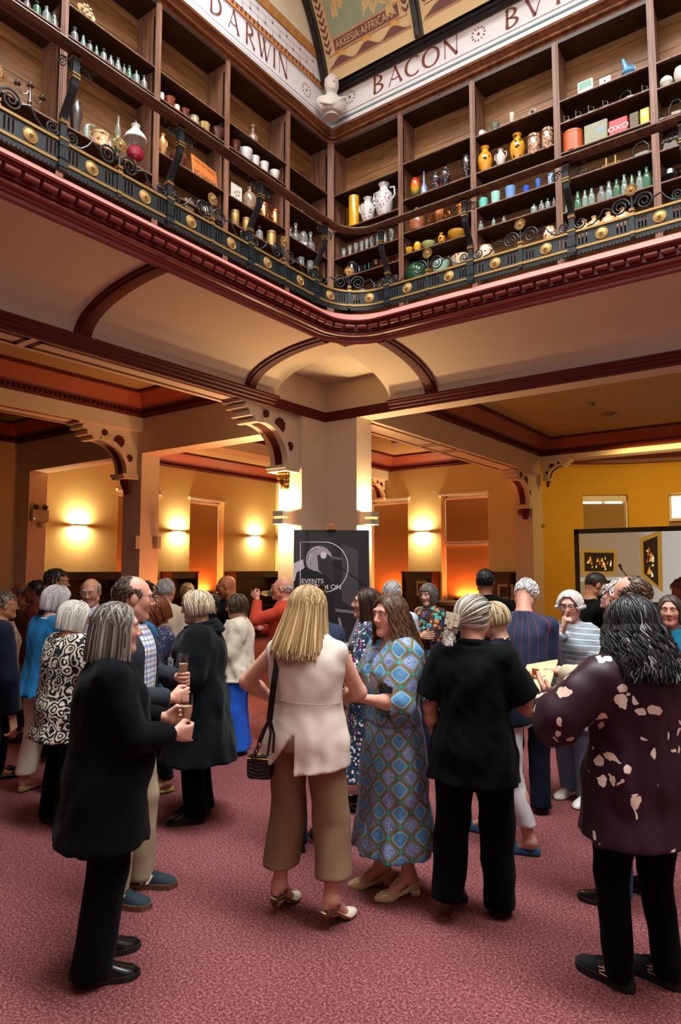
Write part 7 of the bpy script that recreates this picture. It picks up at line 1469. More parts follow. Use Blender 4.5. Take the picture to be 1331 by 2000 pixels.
# -- 1: grey bob, black suit, flute (left foreground, profile)
f = person('person with grey-brown bob in long black jacket, profile to the right, holding a flute', 192, 1893, phi=84, group=G, h=1.615, build=1.16, skin='d09a84', res=.011, lean=2, feet=((-.10, .02, -4), (.10, -.02, 6)), head=(6, -4, 0),
 arms={'R': dict(to=(.10, .30, 1.07), hint=(.8, -.9, -.5), mode='hold', palm=(-1, .1, .1), dir=(-.25, .95, -.1)), 'L': dict(to=(-.10, .30, 1.11), hint=(-.8, -.6, -.6), mode='hold', palm=(1, 0, .1), dir=(.3, .9, .0))})
f.body(.0042); f.face(); f.hair('bob', '3a3028', '80746a', 420, L=.185, seed=3, vol=.014, flare=.022, gray=('a49c94', .25), r=.005, part=.05)
f.trousers('trousers', m_suit, fit=.012, r=(.10, .088, .088)); f.top('shirt', M('white_print_shirt', 'cfc8c4', .7, var=.3, vs=60), hem=.96, sleeve=0, fit=.006, neck=.02); P1 = f
f.top('jacket', m_suit, hem=.60, fit=.032, sleeve=1.93, sleeve_r=(.072, .062, .05), flare=.03, belly=.035, folds=(4, .012, .0, 1), collar=(.068, .017), vee=.20, wr=.0028); f.shoes('derby', m_blackl, laces=False)
T, d, n, t, m = f.hand[1]; b = MB(); b.tube([T + d * .1 + n * (.012 + .012 * math.cos(a)) + t * .012 * math.sin(a) + t * -.01 for a in [2 * PI * i / 12 for i in range(12)]], .002, 5, 0, True); b.build('ring', m_brassy, f.root)
flute(world(f, T + d * .085 + n * .032), 'flute of rose-tinted wine held by the person in the long black jacket', grip=.045)
# -- 2: balding man with spectacles in tweed blazer and check shirt
f = person('tall person, balding with thin spectacles, in grey blazer over blue checked shirt, holding a flute', 240, 1748, phi=112, group=G, h=1.735, sex='m', build=1.08, skin='d49a82', res=.011, lean=0, feet=((-.10, .08, -6), (.12, .02, 4)), head=(-30, -8, 0),
 arms={'R': dict(to=(.12, .28, 1.06), hint=(.8, -.6, -.5), mode='hold', palm=(-1, .1, 0), dir=(-.5, .8, .1)), 'L': dict(to=(-.20, .22, 1.12), hint=(-.8, -.6, -.5), mode='hold', palm=(1, 0, 0))})
f.body(.0042); f.face(brow='8a6a52'); f.glasses('2a2624', .0015); f.hair('balding', '3e3026', '6a5444', 300, seed=5, vol=.007, r=.004, bald_z=.35)
f.trousers('trousers', m_khaki, fit=.012, r=(.098, .078, .072)); f.top('shirt', m_plaid, hem=.84, sleeve=0, fit=.014, collar=(.062, .013)); P2 = f
f.top('blazer', m_grey, hem=.76, fit=.026, sleeve=1.93, sleeve_r=(.068, .058, .05), cut=lambda F: setattr(F, 'D', np.maximum(F.D, -np.maximum(np.abs(F.ax[0]).reshape(-1, 1, 1) - .10, .0 - F.ax[1].reshape(1, -1, 1) + 0 * F.ax[2].reshape(1, 1, -1)))))
f.shoes('sneaker', m_tealsuede, m_gum, lace_mat=M('dark_lace', '1c2c34', .8))
for sh, tf, L in [(o, None, None) for o in f.root.children if o.name.startswith('shoe')]: pass
T, d, n, t, m = f.hand[0]; flute(world(f, T + d * .085 + n * .032), 'flute of rose-tinted wine held by the balding person in the checked shirt', grip=.07)
# white flashes on the trainers
def flashes(f, m=m_white):
    for i, sh in enumerate([o for o in f.root.children if o.name.split('.')[0] == 'shoe']):
        x, y, yw = f.feet[i]; b = MB(); tf = Matrix.Translation((x, y, 0)) @ Matrix.Rotation(-math.radians(yw), 4, 'Z')
        for sg in (-1, 1):
            for k in (0, .03): b.add([tuple(tf @ Vector((sg * w, yy + k, z))) for w, yy, z in ((.0455, -.015, .034), (.0465, .005, .034), (.036, .03, .075), (.034, .01, .08))], [(0, 1, 2, 3)])
        tag(b.build('flash', m, sh, smooth=False), 'pale side stripes')
flashes(f)
# -- 2b: blue jumper behind him
f = person('person in a bright blue jumper and orange-brown shoes, hidden behind the tall balding person', 234, 1640, phi=48, group=G, h=1.70, sex='m', build=1.12, skin='d0967c', res=.013, arms={'R': dict(to=(.16, .17, .92), hint=(.5, -1, -.2), mode='fist'), 'L': dict(to=(-.14, .17, .92), hint=(-.5, -1, -.2), mode='fist')})
f.body(.006); f.hair('short', '6a5a4a', '9a8a7a', 160, seed=6); f.trousers('trousers', m_brown); f.top('jumper', m_blueknit, hem=.84, sleeve=1.95, fit=.026, sleeve_r=(.07, .062, .045), collar=(.066, .015)); f.shoes('sneaker', m_orangel, m_whitesole)
# -- 3: white bob, blue lace-edged blouse
f = person('person with white bob in bright blue blouse with white lace cuffs and pale trousers', 80, 1545, phi=55, group=G, h=1.63, build=1.12, skin='cf9a84', res=.012, lean=6, feet=((-.12, -.05, -10), (.12, .05, 10)), head=(18, -10, 0), arms={'L': dict(to=(-.10, .30, 1.0), hint=(-1, -.5, -.3), mode='fist'), 'R': dict(to=(.12, .30, 1.02), hint=(.9, -.5, -.4), mode='fist')})
f.body(.005, bare=False); f.face(); f.glasses('3a3a3a', .0015); f.hair('bob', 'b8b0ae', 'e9e4e2', 360, L=.12, seed=8, vol=.020, r=.005, fringe=True)
f.trousers('trousers', m_linen, end=.86, r=(.1, .08, .085)); f.top('blouse', m_blouse, hem=.80, fit=.035, sleeve=1.05, sleeve_r=(.085, .09, .09), flare=.04, folds=(8, .03, .01, 2), wr=.004)
for S, E, T in f.arm:
    b = MB(); d = (T - E) / np.linalg.norm(T - E); u = np.cross(d, [0, 0, 1]); u /= np.linalg.norm(u); w = np.cross(d, u)
    for k, (o, rr) in enumerate(((.0, .094), (.022, .096), (.044, .097))): b.tube([E + d * (.0 + o - .02) + (u * math.cos(a) + w * math.sin(a)) * (rr + .004 * math.sin(10 * a)) for a in [2 * PI * i / 60 for i in range(60)]], .007, 5, 0, True)
    tag(b.build('lace_cuff', m_card, f.root), 'scalloped white lace cuff')
b = MB()
for i in range(34):
    a = 2 * PI * i / 34; b.ell(f.neck + np.array([.075 * math.cos(a), .085 * math.sin(a) + .01, -.012 - .045 * max(0, math.sin(a)) + .02 * max(0, -math.sin(a))]), (.007, .007, .007), 8, 5)
b.build('pearl_necklace', m_card, f.root); f.shoes('flat', M('tan_leather', '9a7048', .5))
# -- 4: white bob, ikat blouse
f = person('short person with white bob in black and cream ikat blouse and black trousers, facing right', 120, 1608, phi=62, group=G, h=1.535, build=1.22, skin='c8947c', res=.012, lean=3, head=(10, -12, 0), arms={'L': dict(to=(-.10, .28, 1.0), hint=(-1, -.4, -.3), mode='fist'), 'R': dict(to=(.16, .24, .98), hint=(1, -.5, -.3), mode='fist')})
f.body(.005); f.face(); f.glasses('1a1a1a', .0018); f.hair('bob', 'c8c2b4', 'f2eee6', 380, L=.13, seed=9, vol=.020, r=.005, fringe=True); f.trousers('trousers', m_black, r=(.11, .09, .09), ); f.top('blouse', m_ikat, hem=.66, fit=.04, sleeve=1.6, sleeve_r=(.085, .085, .07), flare=.03, folds=(6, .02, .01, 1), wr=.004); f.shoes('flat', m_blackl)
# -- 5: dark jacket at the left edge
f = person('person in a dark navy jacket, cut off by the left edge of the photo', -50, depth=4.35, phi=20, group=G, h=1.72, sex='m', build=1.12, skin='b88468', res=.013); f.body(.006); f.hair('short', '3a3028', '6a5a4a', 160); f.trousers('trousers', m_black, r=(.11, .09, .085)); f.top('jacket', m_navy, hem=.76, fit=.03, sleeve=1.95, sleeve_r=(.074, .064, .05), collar=(.068, .016)); f.shoes('derby', m_blackl)
# -- 6..9 group at the left under the gallery
f = person('person with grey hair and spectacles in small mosaic print, behind the navy jacket', 14, depth=6.0, phi=82, group=G, h=1.565, skin='b5805f', res=.015, head=(0, -4, 0)); f.body(.006); f.face(); f.glasses('2a1a14'); f.hair('short', '5a5044', '9a8e80', 200, seed=4, vol=.016); f.trousers('trousers', m_black); f.top('tunic', m_mosaic, hem=.6, fit=.03, sleeve=1.9, flare=.03); f.shoes('flat', m_blackl)
f = person('bald person with spectacles pushed up on the forehead, dark jacket, facing left', 47, depth=7.7, phi=276, group=G, h=1.60, sex='m', skin='8a4a34', res=.015); f.body(.006); f.face(); f.glasses('1a1614', up=True); f.hair('bald', '4a3a30', '6a5a50', 120); f.trousers('trousers', m_black); f.top('jacket', m_brown, hem=.8, fit=.026, sleeve=1.95, collar=(.066, .015)); f.shoes('derby', m_blackl)
f = person('person with dark swept hair and thick spectacles in dark red, facing left', 78, depth=7.25, phi=286, group=G, h=1.645, sex='m', skin='7a4630', res=.015); f.body(.006); f.face(); f.glasses('0c0a0a', .0028); f.hair('short', '120c0a', '2a1a14', 200, vol=.018); f.trousers('trousers', m_black); f.top('jumper', m_plum, hem=.8, fit=.026, sleeve=1.95, collar=(.066, .018)); f.shoes('derby', m_blackl)
f = person('tall person with tousled dark hair, stubble and black spectacles, profile to the right', 112, depth=6.55, phi=76, group=G, h=1.775, sex='m', skin='b57a58', res=.015, head=(0, -6, 0)); f.body(.005); f.face(); f.glasses('0c0a0a', .0024); f.hair('short', '1a1410', '3a2a20', 280, vol=.014, seed=12); f.trousers('trousers', m_black); f.top('shirt', m_black, hem=.8, fit=.022, sleeve=1.95, collar=(.066, .015)); f.shoes('derby', m_blackl)
# -- 10: old bald man facing us
f = person('elderly bald person with thin spectacles in brown jacket, facing the camera', 183, depth=6.2, phi=196, group=G, h=1.685, sex='m', skin='c48e74', res=.013, head=(0, -14, 0)); f.body(.005); f.face(brow='a09080'); f.glasses('8a7a60', .0014); f.hair('bald', 'a8a098', 'd8d2cc', 160); f.trousers('trousers', m_black); f.top('shirt', m_shirtblue, hem=.9, sleeve=0, fit=.01, collar=(.06, .012)); f.top('jacket', m_brown, hem=.78, fit=.024, sleeve=1.95, vee=.22); f.shoes('derby', m_blackl)
# -- 11..13 behind
f = person('person with short black hair and dark skin, looking right, beside the inner pillar', 287, depth=7.6, phi=100, group=G, h=1.63, skin='4a2c1e', res=.016); f.body(.006); f.face(); f.hair('short', '0a0808', '1a1410', 260, vol=.026, r=.007); f.trousers('trousers', m_black); f.top('top', m_black, hem=.8, sleeve=1.9); f.shoes('flat', m_blackl)
f = person('person with cropped grey hair in a beige jacket, back turned, ear visible', 326, depth=6.65, phi=28, group=G, h=1.68, sex='m', build=1.1, skin='b87e62', res=.014); f.body(.006); f.glasses('6a6058', .0014); f.hair('short', '7a7670', 'c8c4be', 380, vol=.006, seed=14); f.trousers('trousers', m_black); f.top('jacket', m_beige, hem=.72, fit=.03, sleeve=1.95, collar=(.068, .014)); f.shoes('derby', m_blackl)
f = person('person with thin sandy grey hair seen from behind, below the orange window blind', 369, depth=7.9, phi=6, group=G, h=1.61, sex='m', skin='b8805c', res=.016); f.body(.006); f.hair('short', '8a6a44', 'c8a878', 260, vol=.006); f.trousers('trousers', m_black); f.top('jacket', m_black, hem=.74, sleeve=1.95); f.shoes('derby', m_blackl)
# -- 14: auburn bob eating
f = person('short person with auburn bob in navy print top and yellow flat shoes, eating', 322, 1540, phi=262, group=G, h=1.535, skin='c08a70', res=.012, lean=8, head=(-6, -22, 0), feet=((-.10, .02, -8), (.10, .05, 8)), arms={'L': dict(to=(-.08, .30, 1.20), hint=(-.9, -.4, -.7), mode='pinch', palm=(.9, 0, -.3), dir=(.2, .5, .8)), 'R': dict(to=(.05, .28, 1.06), hint=(.9, -.5, -.6), mode='hold', palm=(-.3, .2, .9))})
f.body(.005); f.face(); f.glasses('2a1a14', .0016); f.hair('bob', '4a1e0c', '9a5226', 380, L=.13, vol=.018, seed=15, fringe=True); f.trousers('trousers', m_navy, end=.92, r=(.092, .066, .052)); f.top('top', m_navyprint, hem=.70, fit=.026, sleeve=1.45, sleeve_r=(.07, .07, .06), flare=.02); f.shoes('flat', m_yellowl); badge(f, f.sh((-.07, .135, 1.16)), (-.5, 1, .1)); P14 = f
flute(world(f, (.02, .37, .97)), 'half empty flute in front of the person with the auburn bob', grip=.09, fill=.2, wine=m_champ2)
o = MB().ell((0, 0, 0), (.018, .012, .012), 10, 8).build('canape', M('golden_pastry', 'c8a038', .6)); T, d, n, t, m = f.hand[0]; o.location = world(f, T + d * .155 + n * .05); tag(o, 'small yellow canape between the fingers of the person with the auburn bob', 'canape')
# -- 15: blonde bob, big black coat
f = person('person with pale blonde bob in a voluminous black coat and pink scarf, facing left', 388, 1598, phi=276, group=G, h=1.61, build=1.2, skin='d09c88', res=.011, lean=2, feet=((-.09, .03, -4), (.10, .0, 6)), head=(4, -6, 0), arms={'L': dict(to=(-.12, .25, 1.05), hint=(-.9, -.8, -.6), mode='hold', palm=(1, 0, 0)), 'R': dict(to=(.12, .28, 1.08), hint=(.9, -.6, -.5), mode='hold')})
f.body(.0045); f.face(); f.glasses('5a4a44', .0015); f.hair('bob', 'a88e68', 'e8d8b8', 400, L=.085, vol=.022, seed=16, fringe=.5, r=.005, gray=('f0e8d8', .2)); f.trousers('trousers', m_black, r=(.1, .085, .08)); f.top('blouse', m_navy, hem=.9, sleeve=0, fit=.012)
f.top('coat', m_wool, hem=.45, fit=.055, sleeve=1.92, sleeve_r=(.10, .092, .072), flare=.085, folds=(5, .035, .012, .5), wr=.005, wf=11, hem_rx=.25, vee=.26); b = MB()
for k in range(3): b.tube([f.neck + np.array([(.092 + .012 * k) * math.cos(a), (.085 + .012 * k) * math.sin(a) - .015 - .01 * k, .022 - .028 * k - .02 * math.sin(a)]) for a in [math.radians(140 + 260 * i / 22) for i in range(23)]], .026, 8)
b.build('hood_collar', m_wool, f.root); b = MB()
for sg in (-1, 1): b.tube([f.neck + np.array([sg * .055, .03, .04]), f.neck + np.array([sg * .07, .085, -.06]), f.sh((sg * .075, .145 * 1.2, 1.22)), f.sh((sg * .08, .16 * 1.2 + .02, 1.06))], [.024, .03, .032, .03], 8, flat=.45)
b.build('scarf', m_pinkscarf, f.root); b = MB(); b.ell(f.P((-.079, -.006, -.05)), (.006, .006, .013), 8, 6); tag(b.build('earring', M('green_stone', '0f6a4a', .2), f.root), 'green drop earring'); f.shoes('derby', m_blackl); badge(f, f.sh((-.13, .19, 1.12)), (-.6, 1, .05))
# -- 16: cream blouse, blue trousers
f = person('person with brown bob in cream speckled blouse and cobalt blue wide trousers, facing left', 462, 1468, phi=278, group=G, h=1.515, build=1.08, skin='cc9880', res=.012, head=(0, -8, 0), arms={'L': dict(to=(-.16, .16, .82), hint=(-.9, -.7, -.2), mode='fist'), 'R': dict(to=(.14, .2, .86), hint=(.9, -.7, -.2), mode='fist')})
f.body(.005); f.face(); f.hair('bob', '2e2018', '6a4e3a', 320, L=.10, vol=.018, wave=.008, seed=17, fringe=True); f.trousers('trousers', m_bluecrepe, r=(.115, .115, .115), fit=.02); f.top('blouse', m_cream_speck, hem=.78, fit=.045, sleeve=1.9, sleeve_r=(.085, .085, .06), flare=.03, wr=.006, folds=(7, .025, .01, 1), collar=(.058, .012), cuff=.062); f.shoes('flat', m_blackl); badge(f, f.sh((-.06, .165, 1.20)), (-.5, 1, .05), 'slate grey square badge', m_greycard, .06, .055)
# -- 17: bald man black suit
f = person('bald person in black suit with dark spectacles, facing left, behind the cream blouse', 468, depth=7.6, phi=274, group=G, h=1.70, sex='m', build=1.2, skin='b06a44', res=.014, lean=10, head=(0, -14, 0)); f.body(.005); f.face(); f.glasses('0c0a0a', .0022); f.trousers('trousers', m_black); f.top('jacket', m_suit, hem=.74, fit=.03, sleeve=1.95, collar=(.066, .013)); f.shoes('derby', m_blackl)
f = person('person with curly grey hair in navy, mostly hidden behind the brown bob', 428, depth=8.2, phi=340, group=G, h=1.47, skin='b07a60', res=.016); f.body(.006); f.hair('short', '3a3632', '8a8680', 300, vol=.026, r=.006, seed=18); f.trousers('trousers', m_black); f.top('top', m_navy, hem=.78, sleeve=1.9); f.shoes('flat', m_blackl)
# -- 19: red blazer, drinking
f = person('bald person in a rust red blazer with gold-rimmed spectacles, drinking from a tilted flute', 556, depth=7.1, phi=278, group=G, h=1.69, sex='m', build=1.06, skin='c88a70', res=.011, head=(0, 4, 0), arms={'L': dict(to=(-.06, .27, 1.475), hint=(-.7, -.1, -1), mode='hold', palm=(.6, .3, .6), dir=(.3, .55, .75)), 'R': dict(to=(.12, .26, 1.16), hint=(.8, -.6, -.5), mode='fist', palm=(-.7, 0, .6))})
f.body(.0045); f.face(brow='a08a70'); f.glasses('b89248', .002, 'square'); f.hair('bald', 'b8aca0', 'd8d0c8', 140, bald_z=.1); f.trousers('trousers', m_navy); f.top('shirt', m_shirtblue, hem=.9, sleeve=0, fit=.012, collar=(.064, .014)); f.top('blazer', m_redblazer, hem=.76, fit=.026, sleeve=1.9, sleeve_r=(.068, .06, .052), vee=.24, collar=(.075, .012)); f.shoes('derby', m_blackl)
T, d, n, t, m = f.hand[0]; mo = f.P((0, .10, -.058)); gp = T + d * .085 + n * .03; up = mo - gp; up /= np.linalg.norm(up); flute(world(f, mo), 'tilted flute at the lips of the person in the rust red blazer', up=tuple(wdir(f, up)), grip=.215, fill=.6, wine=m_champ2)
# -- 20: grey-haired man hidden behind the blonde
f = person('grey-haired person in a navy jacket hidden behind the blonde in the white waistcoat', 605, 1652, phi=330, group=G, h=1.675, sex='m', build=1.05, skin='b88468', res=.013); f.body(.006); f.hair('short', '4a4844', '7e7a76', 320, vol=.008); f.trousers('trousers', m_navy); f.top('jacket', cl('slate_blue_jacket', '2a3346'), hem=.76, fit=.03, sleeve=1.95); f.shoes('derby', m_blackl)
# -- 21: blonde, white waistcoat
f = person('person with long blonde hair in sleeveless cream waistcoat and tan cropped trousers, from behind', 598, 1792, phi=14, group=G, h=1.635, build=1.14, heel=.075, skin='d6a088', res=.009, lean=1, feet=((-.15, .05, 18), (.15, -.05, 30)), head=(20, -4, 3), arms={'L': dict(to=(-.22, .20, 1.03), hint=(-1.0, -.25, -.1), mode='fist', palm=(.8, 0, .3)), 'R': dict(to=(.13, .30, 1.06), hint=(1, -.5, -.5), mode='hold', palm=(-1, 0, .3))})
f.body(.0045, bare=True); f.face(); f.hair('long', '8e6a40', 'e2c48e', 620, L=.28, vol=.02, seed=21, part=-.06, r=.005, flare=.055); f.glasses('4a2c16', .004, up=True, w=.03, hh=.024)
f.trousers('trousers', m_tan, end=.74, r=(.098, .094, .098), fit=.008, wr=.0065, wf=8)
def vent(F):                                                            # the back hem opens in an inverted V, longer at the right
    X, Y, Z = np.meshgrid(*F.ax, indexing='ij', sparse=True); zc = .955; k = np.where(X > -.03, np.where(X - (-.03) < .012, .80 + 0 * X, .765 + .10 * np.minimum(1, (X + .03))), .80); hemz = np.where(X > -.025, .75 + .09 * (X + .02), .78 + np.clip((X + .025) * -.0, 0, 1)); V = (np.abs(X + .03) * 2.4 * (X < -.025)); notch = np.where((X > -.17) & (X < -.025) & (Y < .02), .95 - (np.abs(X + .025)) * 1.25, 0); F.D = np.maximum(F.D, np.maximum(hemz, notch) - Z)
f.top('waistcoat', m_linen, hem=.72, fit=.030, sleeve=0, neck=.0, waist=.97, flare=.02, wr=.003, wf=14, cut=vent, folds=(6, .012, 0, 1)); b = MB(); c = f.sh((0, 0, 1.07)); b.tube([(c[0] + .168 * math.cos(a) * 1.14, c[1] - .01 + .125 * math.sin(a) * 1.2, 1.105 - .012 * math.cos(a)) for a in [math.radians(180 + 180 * i / 20) for i in range(21)]], .0022, 5); tag(b.build('waist_seam', m_beige, f.root), 'stitched waist seam')
f.shoes('mule', m_creaml, m_tansole, heel_w=.006, strap=M('brown_strap', '4a2412', .5)); P21 = f
# -- 22: floral, brown hair, behind
f = person('person with long dark hair in navy ditsy floral dress, profile to the left', 722, 1572, phi=268, group=G, h=1.625, skin='cf9a84', res=.012, head=(0, 2, 0), arms={'L': dict(to=(-.02, .25, 1.17), hint=(-.9, -.6, -.6), mode='hold', palm=(.5, -.2, .8), dir=(.1, .6, .8)), 'R': dict(to=(.08, .26, 1.12), hint=(.9, -.6, -.6), mode='hold', palm=(-1, 0, 0))})
f.body(.0045); f.face(brow='2a1a14'); f.hair('long', '22100a', '4a2a1a', 460, L=.33, vol=.012, seed=22); f.top('bodice', m_floral, hem=.98, sleeve=1.1, sleeve_r=(.075, .075, .07), fit=.022); f.skirt('skirt', m_floral, hem=.22, hem_rx=.28); f.shoes('flat', m_blackl); T, d, n, t, m = f.hand[0]
b = MB(); b.lathe([(.028, 0), (.03, .002), (.034, .09), (.032, .09), (.028, .01), (0, .008)], n=18, cap=False); o = b.build('tumbler', m_glassw); o.location = world(f, T + d * .085 + n * .035 + np.array([0, 0, -.03])); tag(o, 'small clear tumbler held by the person in ditsy floral', 'glass')
# -- 23: brunette in the tile-print dress
f = person('person with long brown hair in a blue tile-print dress and nude heels, facing left', 770, 1738, phi=243, group=G, h=1.605, build=1.1, heel=.035, skin='d29b86', res=.009, feet=((-.085, -.03, 6), (.085, .05, 14)), head=(-16, -4, 0), arms={'L': dict(to=(-.045, .235, 1.11), hint=(-1, -.55, -.35), mode='fist', palm=(.8, .2, -.5)), 'R': dict(to=(.02, .26, 1.13), hint=(1, -.55, -.4), mode='fist', palm=(-.7, .2, .3))})
f.body(.0032, bare=True, lips='a4564e'); f.face('2e2018', '4a3020'); f.hair('long', '34200f', '8a6244', 640, L=.26, vol=.016, seed=23, wave=.012, flare=.04, r=.0048, part=-.05)
f.top('bodice', m_ogee, hem=.98, sleeve=1.04, sleeve_r=(.088, .082, .066), fit=.022, wr=.004, vee=.17, waist=.96, chest=1.05); f.skirt('skirt', m_ogee, hem=.245, hem_rx=.255, folds=(8, .055, .0, 1), fit=.022, wr=.003); b = MB()
for (S, E, T) in f.arm:
    q = E + (T - E) * .03; d = (T - E) / np.linalg.norm(T - E); u = np.cross(d, [0, 0, 1]); u /= np.linalg.norm(u); w = np.cross(d, u); b.tube([q + (u * math.cos(a) + w * math.sin(a)) * .064 for a in [2 * PI * i / 20 for i in range(20)]], .008, 6, 0, True)
b.build('sleeve_band', m_navyprint, f.root); f.shoes('strap', m_nude, m_nude, heel_w=.022)
# -- 24: grey head, striding
f = person('person with short silver hair seen from behind, dark jacket, one black loafer stepping out', 768, 1505, phi=20, group=G, h=1.665, sex='m', skin='c0886c', res=.014, feet=((-.1, -.05, 0), (.36, .06, 40)), hip_x=0); f.body(.006); f.hair('short', '8a8680', 'd0ccc8', 420, vol=.006, seed=24); f.trousers('trousers', m_navy); f.top('jacket', m_shirtblue, hem=.78, fit=.026, sleeve=1.95, collar=(.066, .014)); f.shoes('loafer', m_blackl)
# -- 25: dark patterned dress, arms crossed
f = person('person with wavy grey bob in long dark dress printed orange and teal, arms folded', 842, 1430, phi=222, group=G, h=1.605, skin='d0a08c', res=.011, feet=((-.09, .06, 10), (.09, -.02, 8)), head=(-10, -10, 0), arms={'L': dict(to=(.10, .20, 1.15), hint=(-1, .1, -.6), mode='flat', palm=(0, -1, 0), dir=(1, -.1, .1)), 'R': dict(to=(-.08, .22, 1.11), hint=(1, .1, -.6), mode='flat', palm=(0, -1, 0), dir=(-1, 0, .2))})
f.body(.004); f.face('3a3020', '4a4038'); f.hair('bob', '3e3c38', '8e8a84', 380, L=.13, vol=.018, wave=.016, seed=25, fringe=.35, r=.005); f.top('bodice', m_abstract, hem=.98, sleeve=1.9, sleeve_r=(.072, .07, .06), fit=.02, collar=(.056, .012)); f.skirt('skirt', m_abstract, hem=.10, hem_rx=.30, folds=(9, .06, .0, 2)); f.shoes('sneaker', m_whitel, m_gum); badge(f, f.sh((-.07, .125, 1.24)), (-.3, 1, .2), 'gold metal name badge', m_brassy, .06, .02)
# -- 26: dark figure from behind at the wall
f = person('tall dark-haired person in black, back turned, in front of the glowing red blind', 946, depth=6.7, phi=2, group=G, h=1.775, sex='m', build=1.1, skin='8a5a40', res=.013); f.body(.006); f.hair('short', '08070a', '181418', 380, vol=.008, seed=26); f.trousers('trousers', m_black); f.top('shirt', m_black, hem=.78, fit=.026, sleeve=1.95, collar=(.068, .013)); f.shoes('derby', m_blackl)
# -- 27: waitress
f = person('person with hair in a claw clip and black short-sleeved shirt, walking away with a board', 930, 1792, phi=14, group=G, h=1.625, build=1.1, skin='c88e78', res=.009, lean=4, feet=((-.13, -.02, 2), (.10, .10, 4)), foot_tilt=(38, 0), head=(26, -10, 8), arms={'L': dict(to=(-.24, .10, .86), hint=(-.6, -1, -.1), mode='relax'), 'R': dict(to=(.21, .30, 1.09), hint=(.6, -1, -.4), mode='hold', palm=(-.3, .2, .9), dir=(.1, .9, .3))})
f.body(.0045); f.face(); f.hair('tied', '6e624e', 'd8d0bc', 520, tie=(-.01, -.135, -.045), vol=.016, seed=27, gray=('e4e0d6', .3), r=.0048); f.trousers('trousers', m_black, r=(.108, .09, .082), fit=.012, wr=.004); f.top('shirt', cl('black_cotton_shirt', '050707', .75, spec=.06), hem=.72, fit=.036, sleeve=.8, sleeve_r=(.085, .088, .08), flare=.015, collar=(.07, .017), wr=.004, folds=(4, .012, 0, 1)); f.shoes('derby', m_blackl); b = MB()
c = f.P((-.01, -.150, -.03)); M3 = f.HR
for sg in (-1, 1): b.prism([(-.045, -.016), (.045, -.016), (.05, .016), (-.05, .016)], lambda u, v, d: tuple(c + M3 @ np.array([u, -.012 + d, v + sg * .018])), 0, .012)
b.prism([(-.018, -.05), (.012, -.05), (.018, .03), (-.02, .03)], lambda u, v, d: tuple(c + M3 @ np.array([u, -.016 + d, v])), 0, .014); tag(b.build('hair_clip', M('cream_plastic', 'd8cdb0', .3), f.root, smooth=False), 'cream claw hair clip'); P27 = f
# -- 28: blonde bob, white jeans
f = person('person with short blonde bob in navy top, white rolled jeans and blue loafers', 1000, 1650, phi=282, group=G, h=1.545, build=1.06, skin='cf9a82', res=.010, lean=7, lean_x=-2, feet=((-.10, -.12, -4), (.12, .22, 8)), head=(0, -10, 0), arms={'L': dict(to=(-.10, .26, .96), hint=(-.9, -.6, -.5), mode='hold'), 'R': dict(to=(.1, .28, 1.0), hint=(.9, -.6, -.4), mode='hold')})
f.body(.0045, bare=True); f.face(); f.hair('bob', 'a08460', 'e4d2a8', 380, L=.07, vol=.018, seed=28, fringe=.25, r=.005); f.trousers('trousers', m_whitejean, end=.74, r=(.096, .072, .066), fit=.010, wr=.004); f.top('top', m_navy, hem=.86, fit=.024, sleeve=1.4, sleeve_r=(.068, .062, .055)); f.shoes('loafer', m_bluel); b = MB(); b.tube([f.neck + np.array([.07 * math.cos(a), .075 * math.sin(a) + .012, .002 - .03 * math.sin(a)]) for a in [2 * PI * i / 24 for i in range(24)]], .004, 5, 0, True); b.build('necklace', m_silver, f.root)
# -- 29: striped blazer from behind
f = person('person with white hair and bowed head in a navy blazer with maroon stripes, back turned', 1030, 1582, phi=8, group=G, h=1.69, sex='m', build=1.02, skin='c08870', res=.011, lean=9, neck_fwd=.085, head=(10, -46, 6), arms={'L': dict(to=(-.10, .28, 1.04), hint=(-.4, -1, -.3), mode='hold'), 'R': dict(to=(.12, .28, 1.02), hint=(.4, -1, -.3), mode='hold')})
f.body(.005); f.hair('short', 'b8b4b0', 'f0ecea', 420, vol=.010, seed=29); f.trousers('trousers', m_navy, r=(.098, .08, .074)); f.top('blazer', m_blazer, hem=.76, fit=.026, sleeve=1.92, sleeve_r=(.07, .062, .052), collar=(.07, .012)); f.shoes('loafer', M('black_suede', '17130f', .9))
# -- 30: white hair, striped jersey
f = person('person with white layered hair and dark spectacles in grey striped jersey, hand raised to mouth', 1127, 1562, phi=206, group=G, h=1.595, build=1.14, skin='d29c88', res=.011, feet=((-.09, .04, -2), (.09, -.05, 6)), head=(-14, -6, 0), arms={'R': dict(to=(-.03, .21, 1.40), hint=(.7, .3, -1), mode='point', palm=(-.6, -.5, .2), dir=(-.35, .1, 1)), 'L': dict(to=(-.12, .24, 1.0), hint=(-1, -.5, -.4), mode='hold')})
f.body(.0042); f.face('2a2018', 'b0a8a0'); f.glasses('2a1220', .0024, 'square'); f.hair('bob', 'cfc8bc', 'f8f4ee', 420, L=.045, vol=.024, flare=.012, seed=30, part=.07, wave=.016, r=.005); f.trousers('trousers', m_denim, r=(.096, .076, .07)); f.top('jersey', m_striped, hem=.60, fit=.04, sleeve=1.9, sleeve_r=(.072, .066, .05), flare=.03, folds=(4, .03, .0, 1), wr=.004); f.shoes('loafer', m_whitel, m_gum); badge(f, f.sh((.08, .15, 1.22)), (.3, 1, .1))
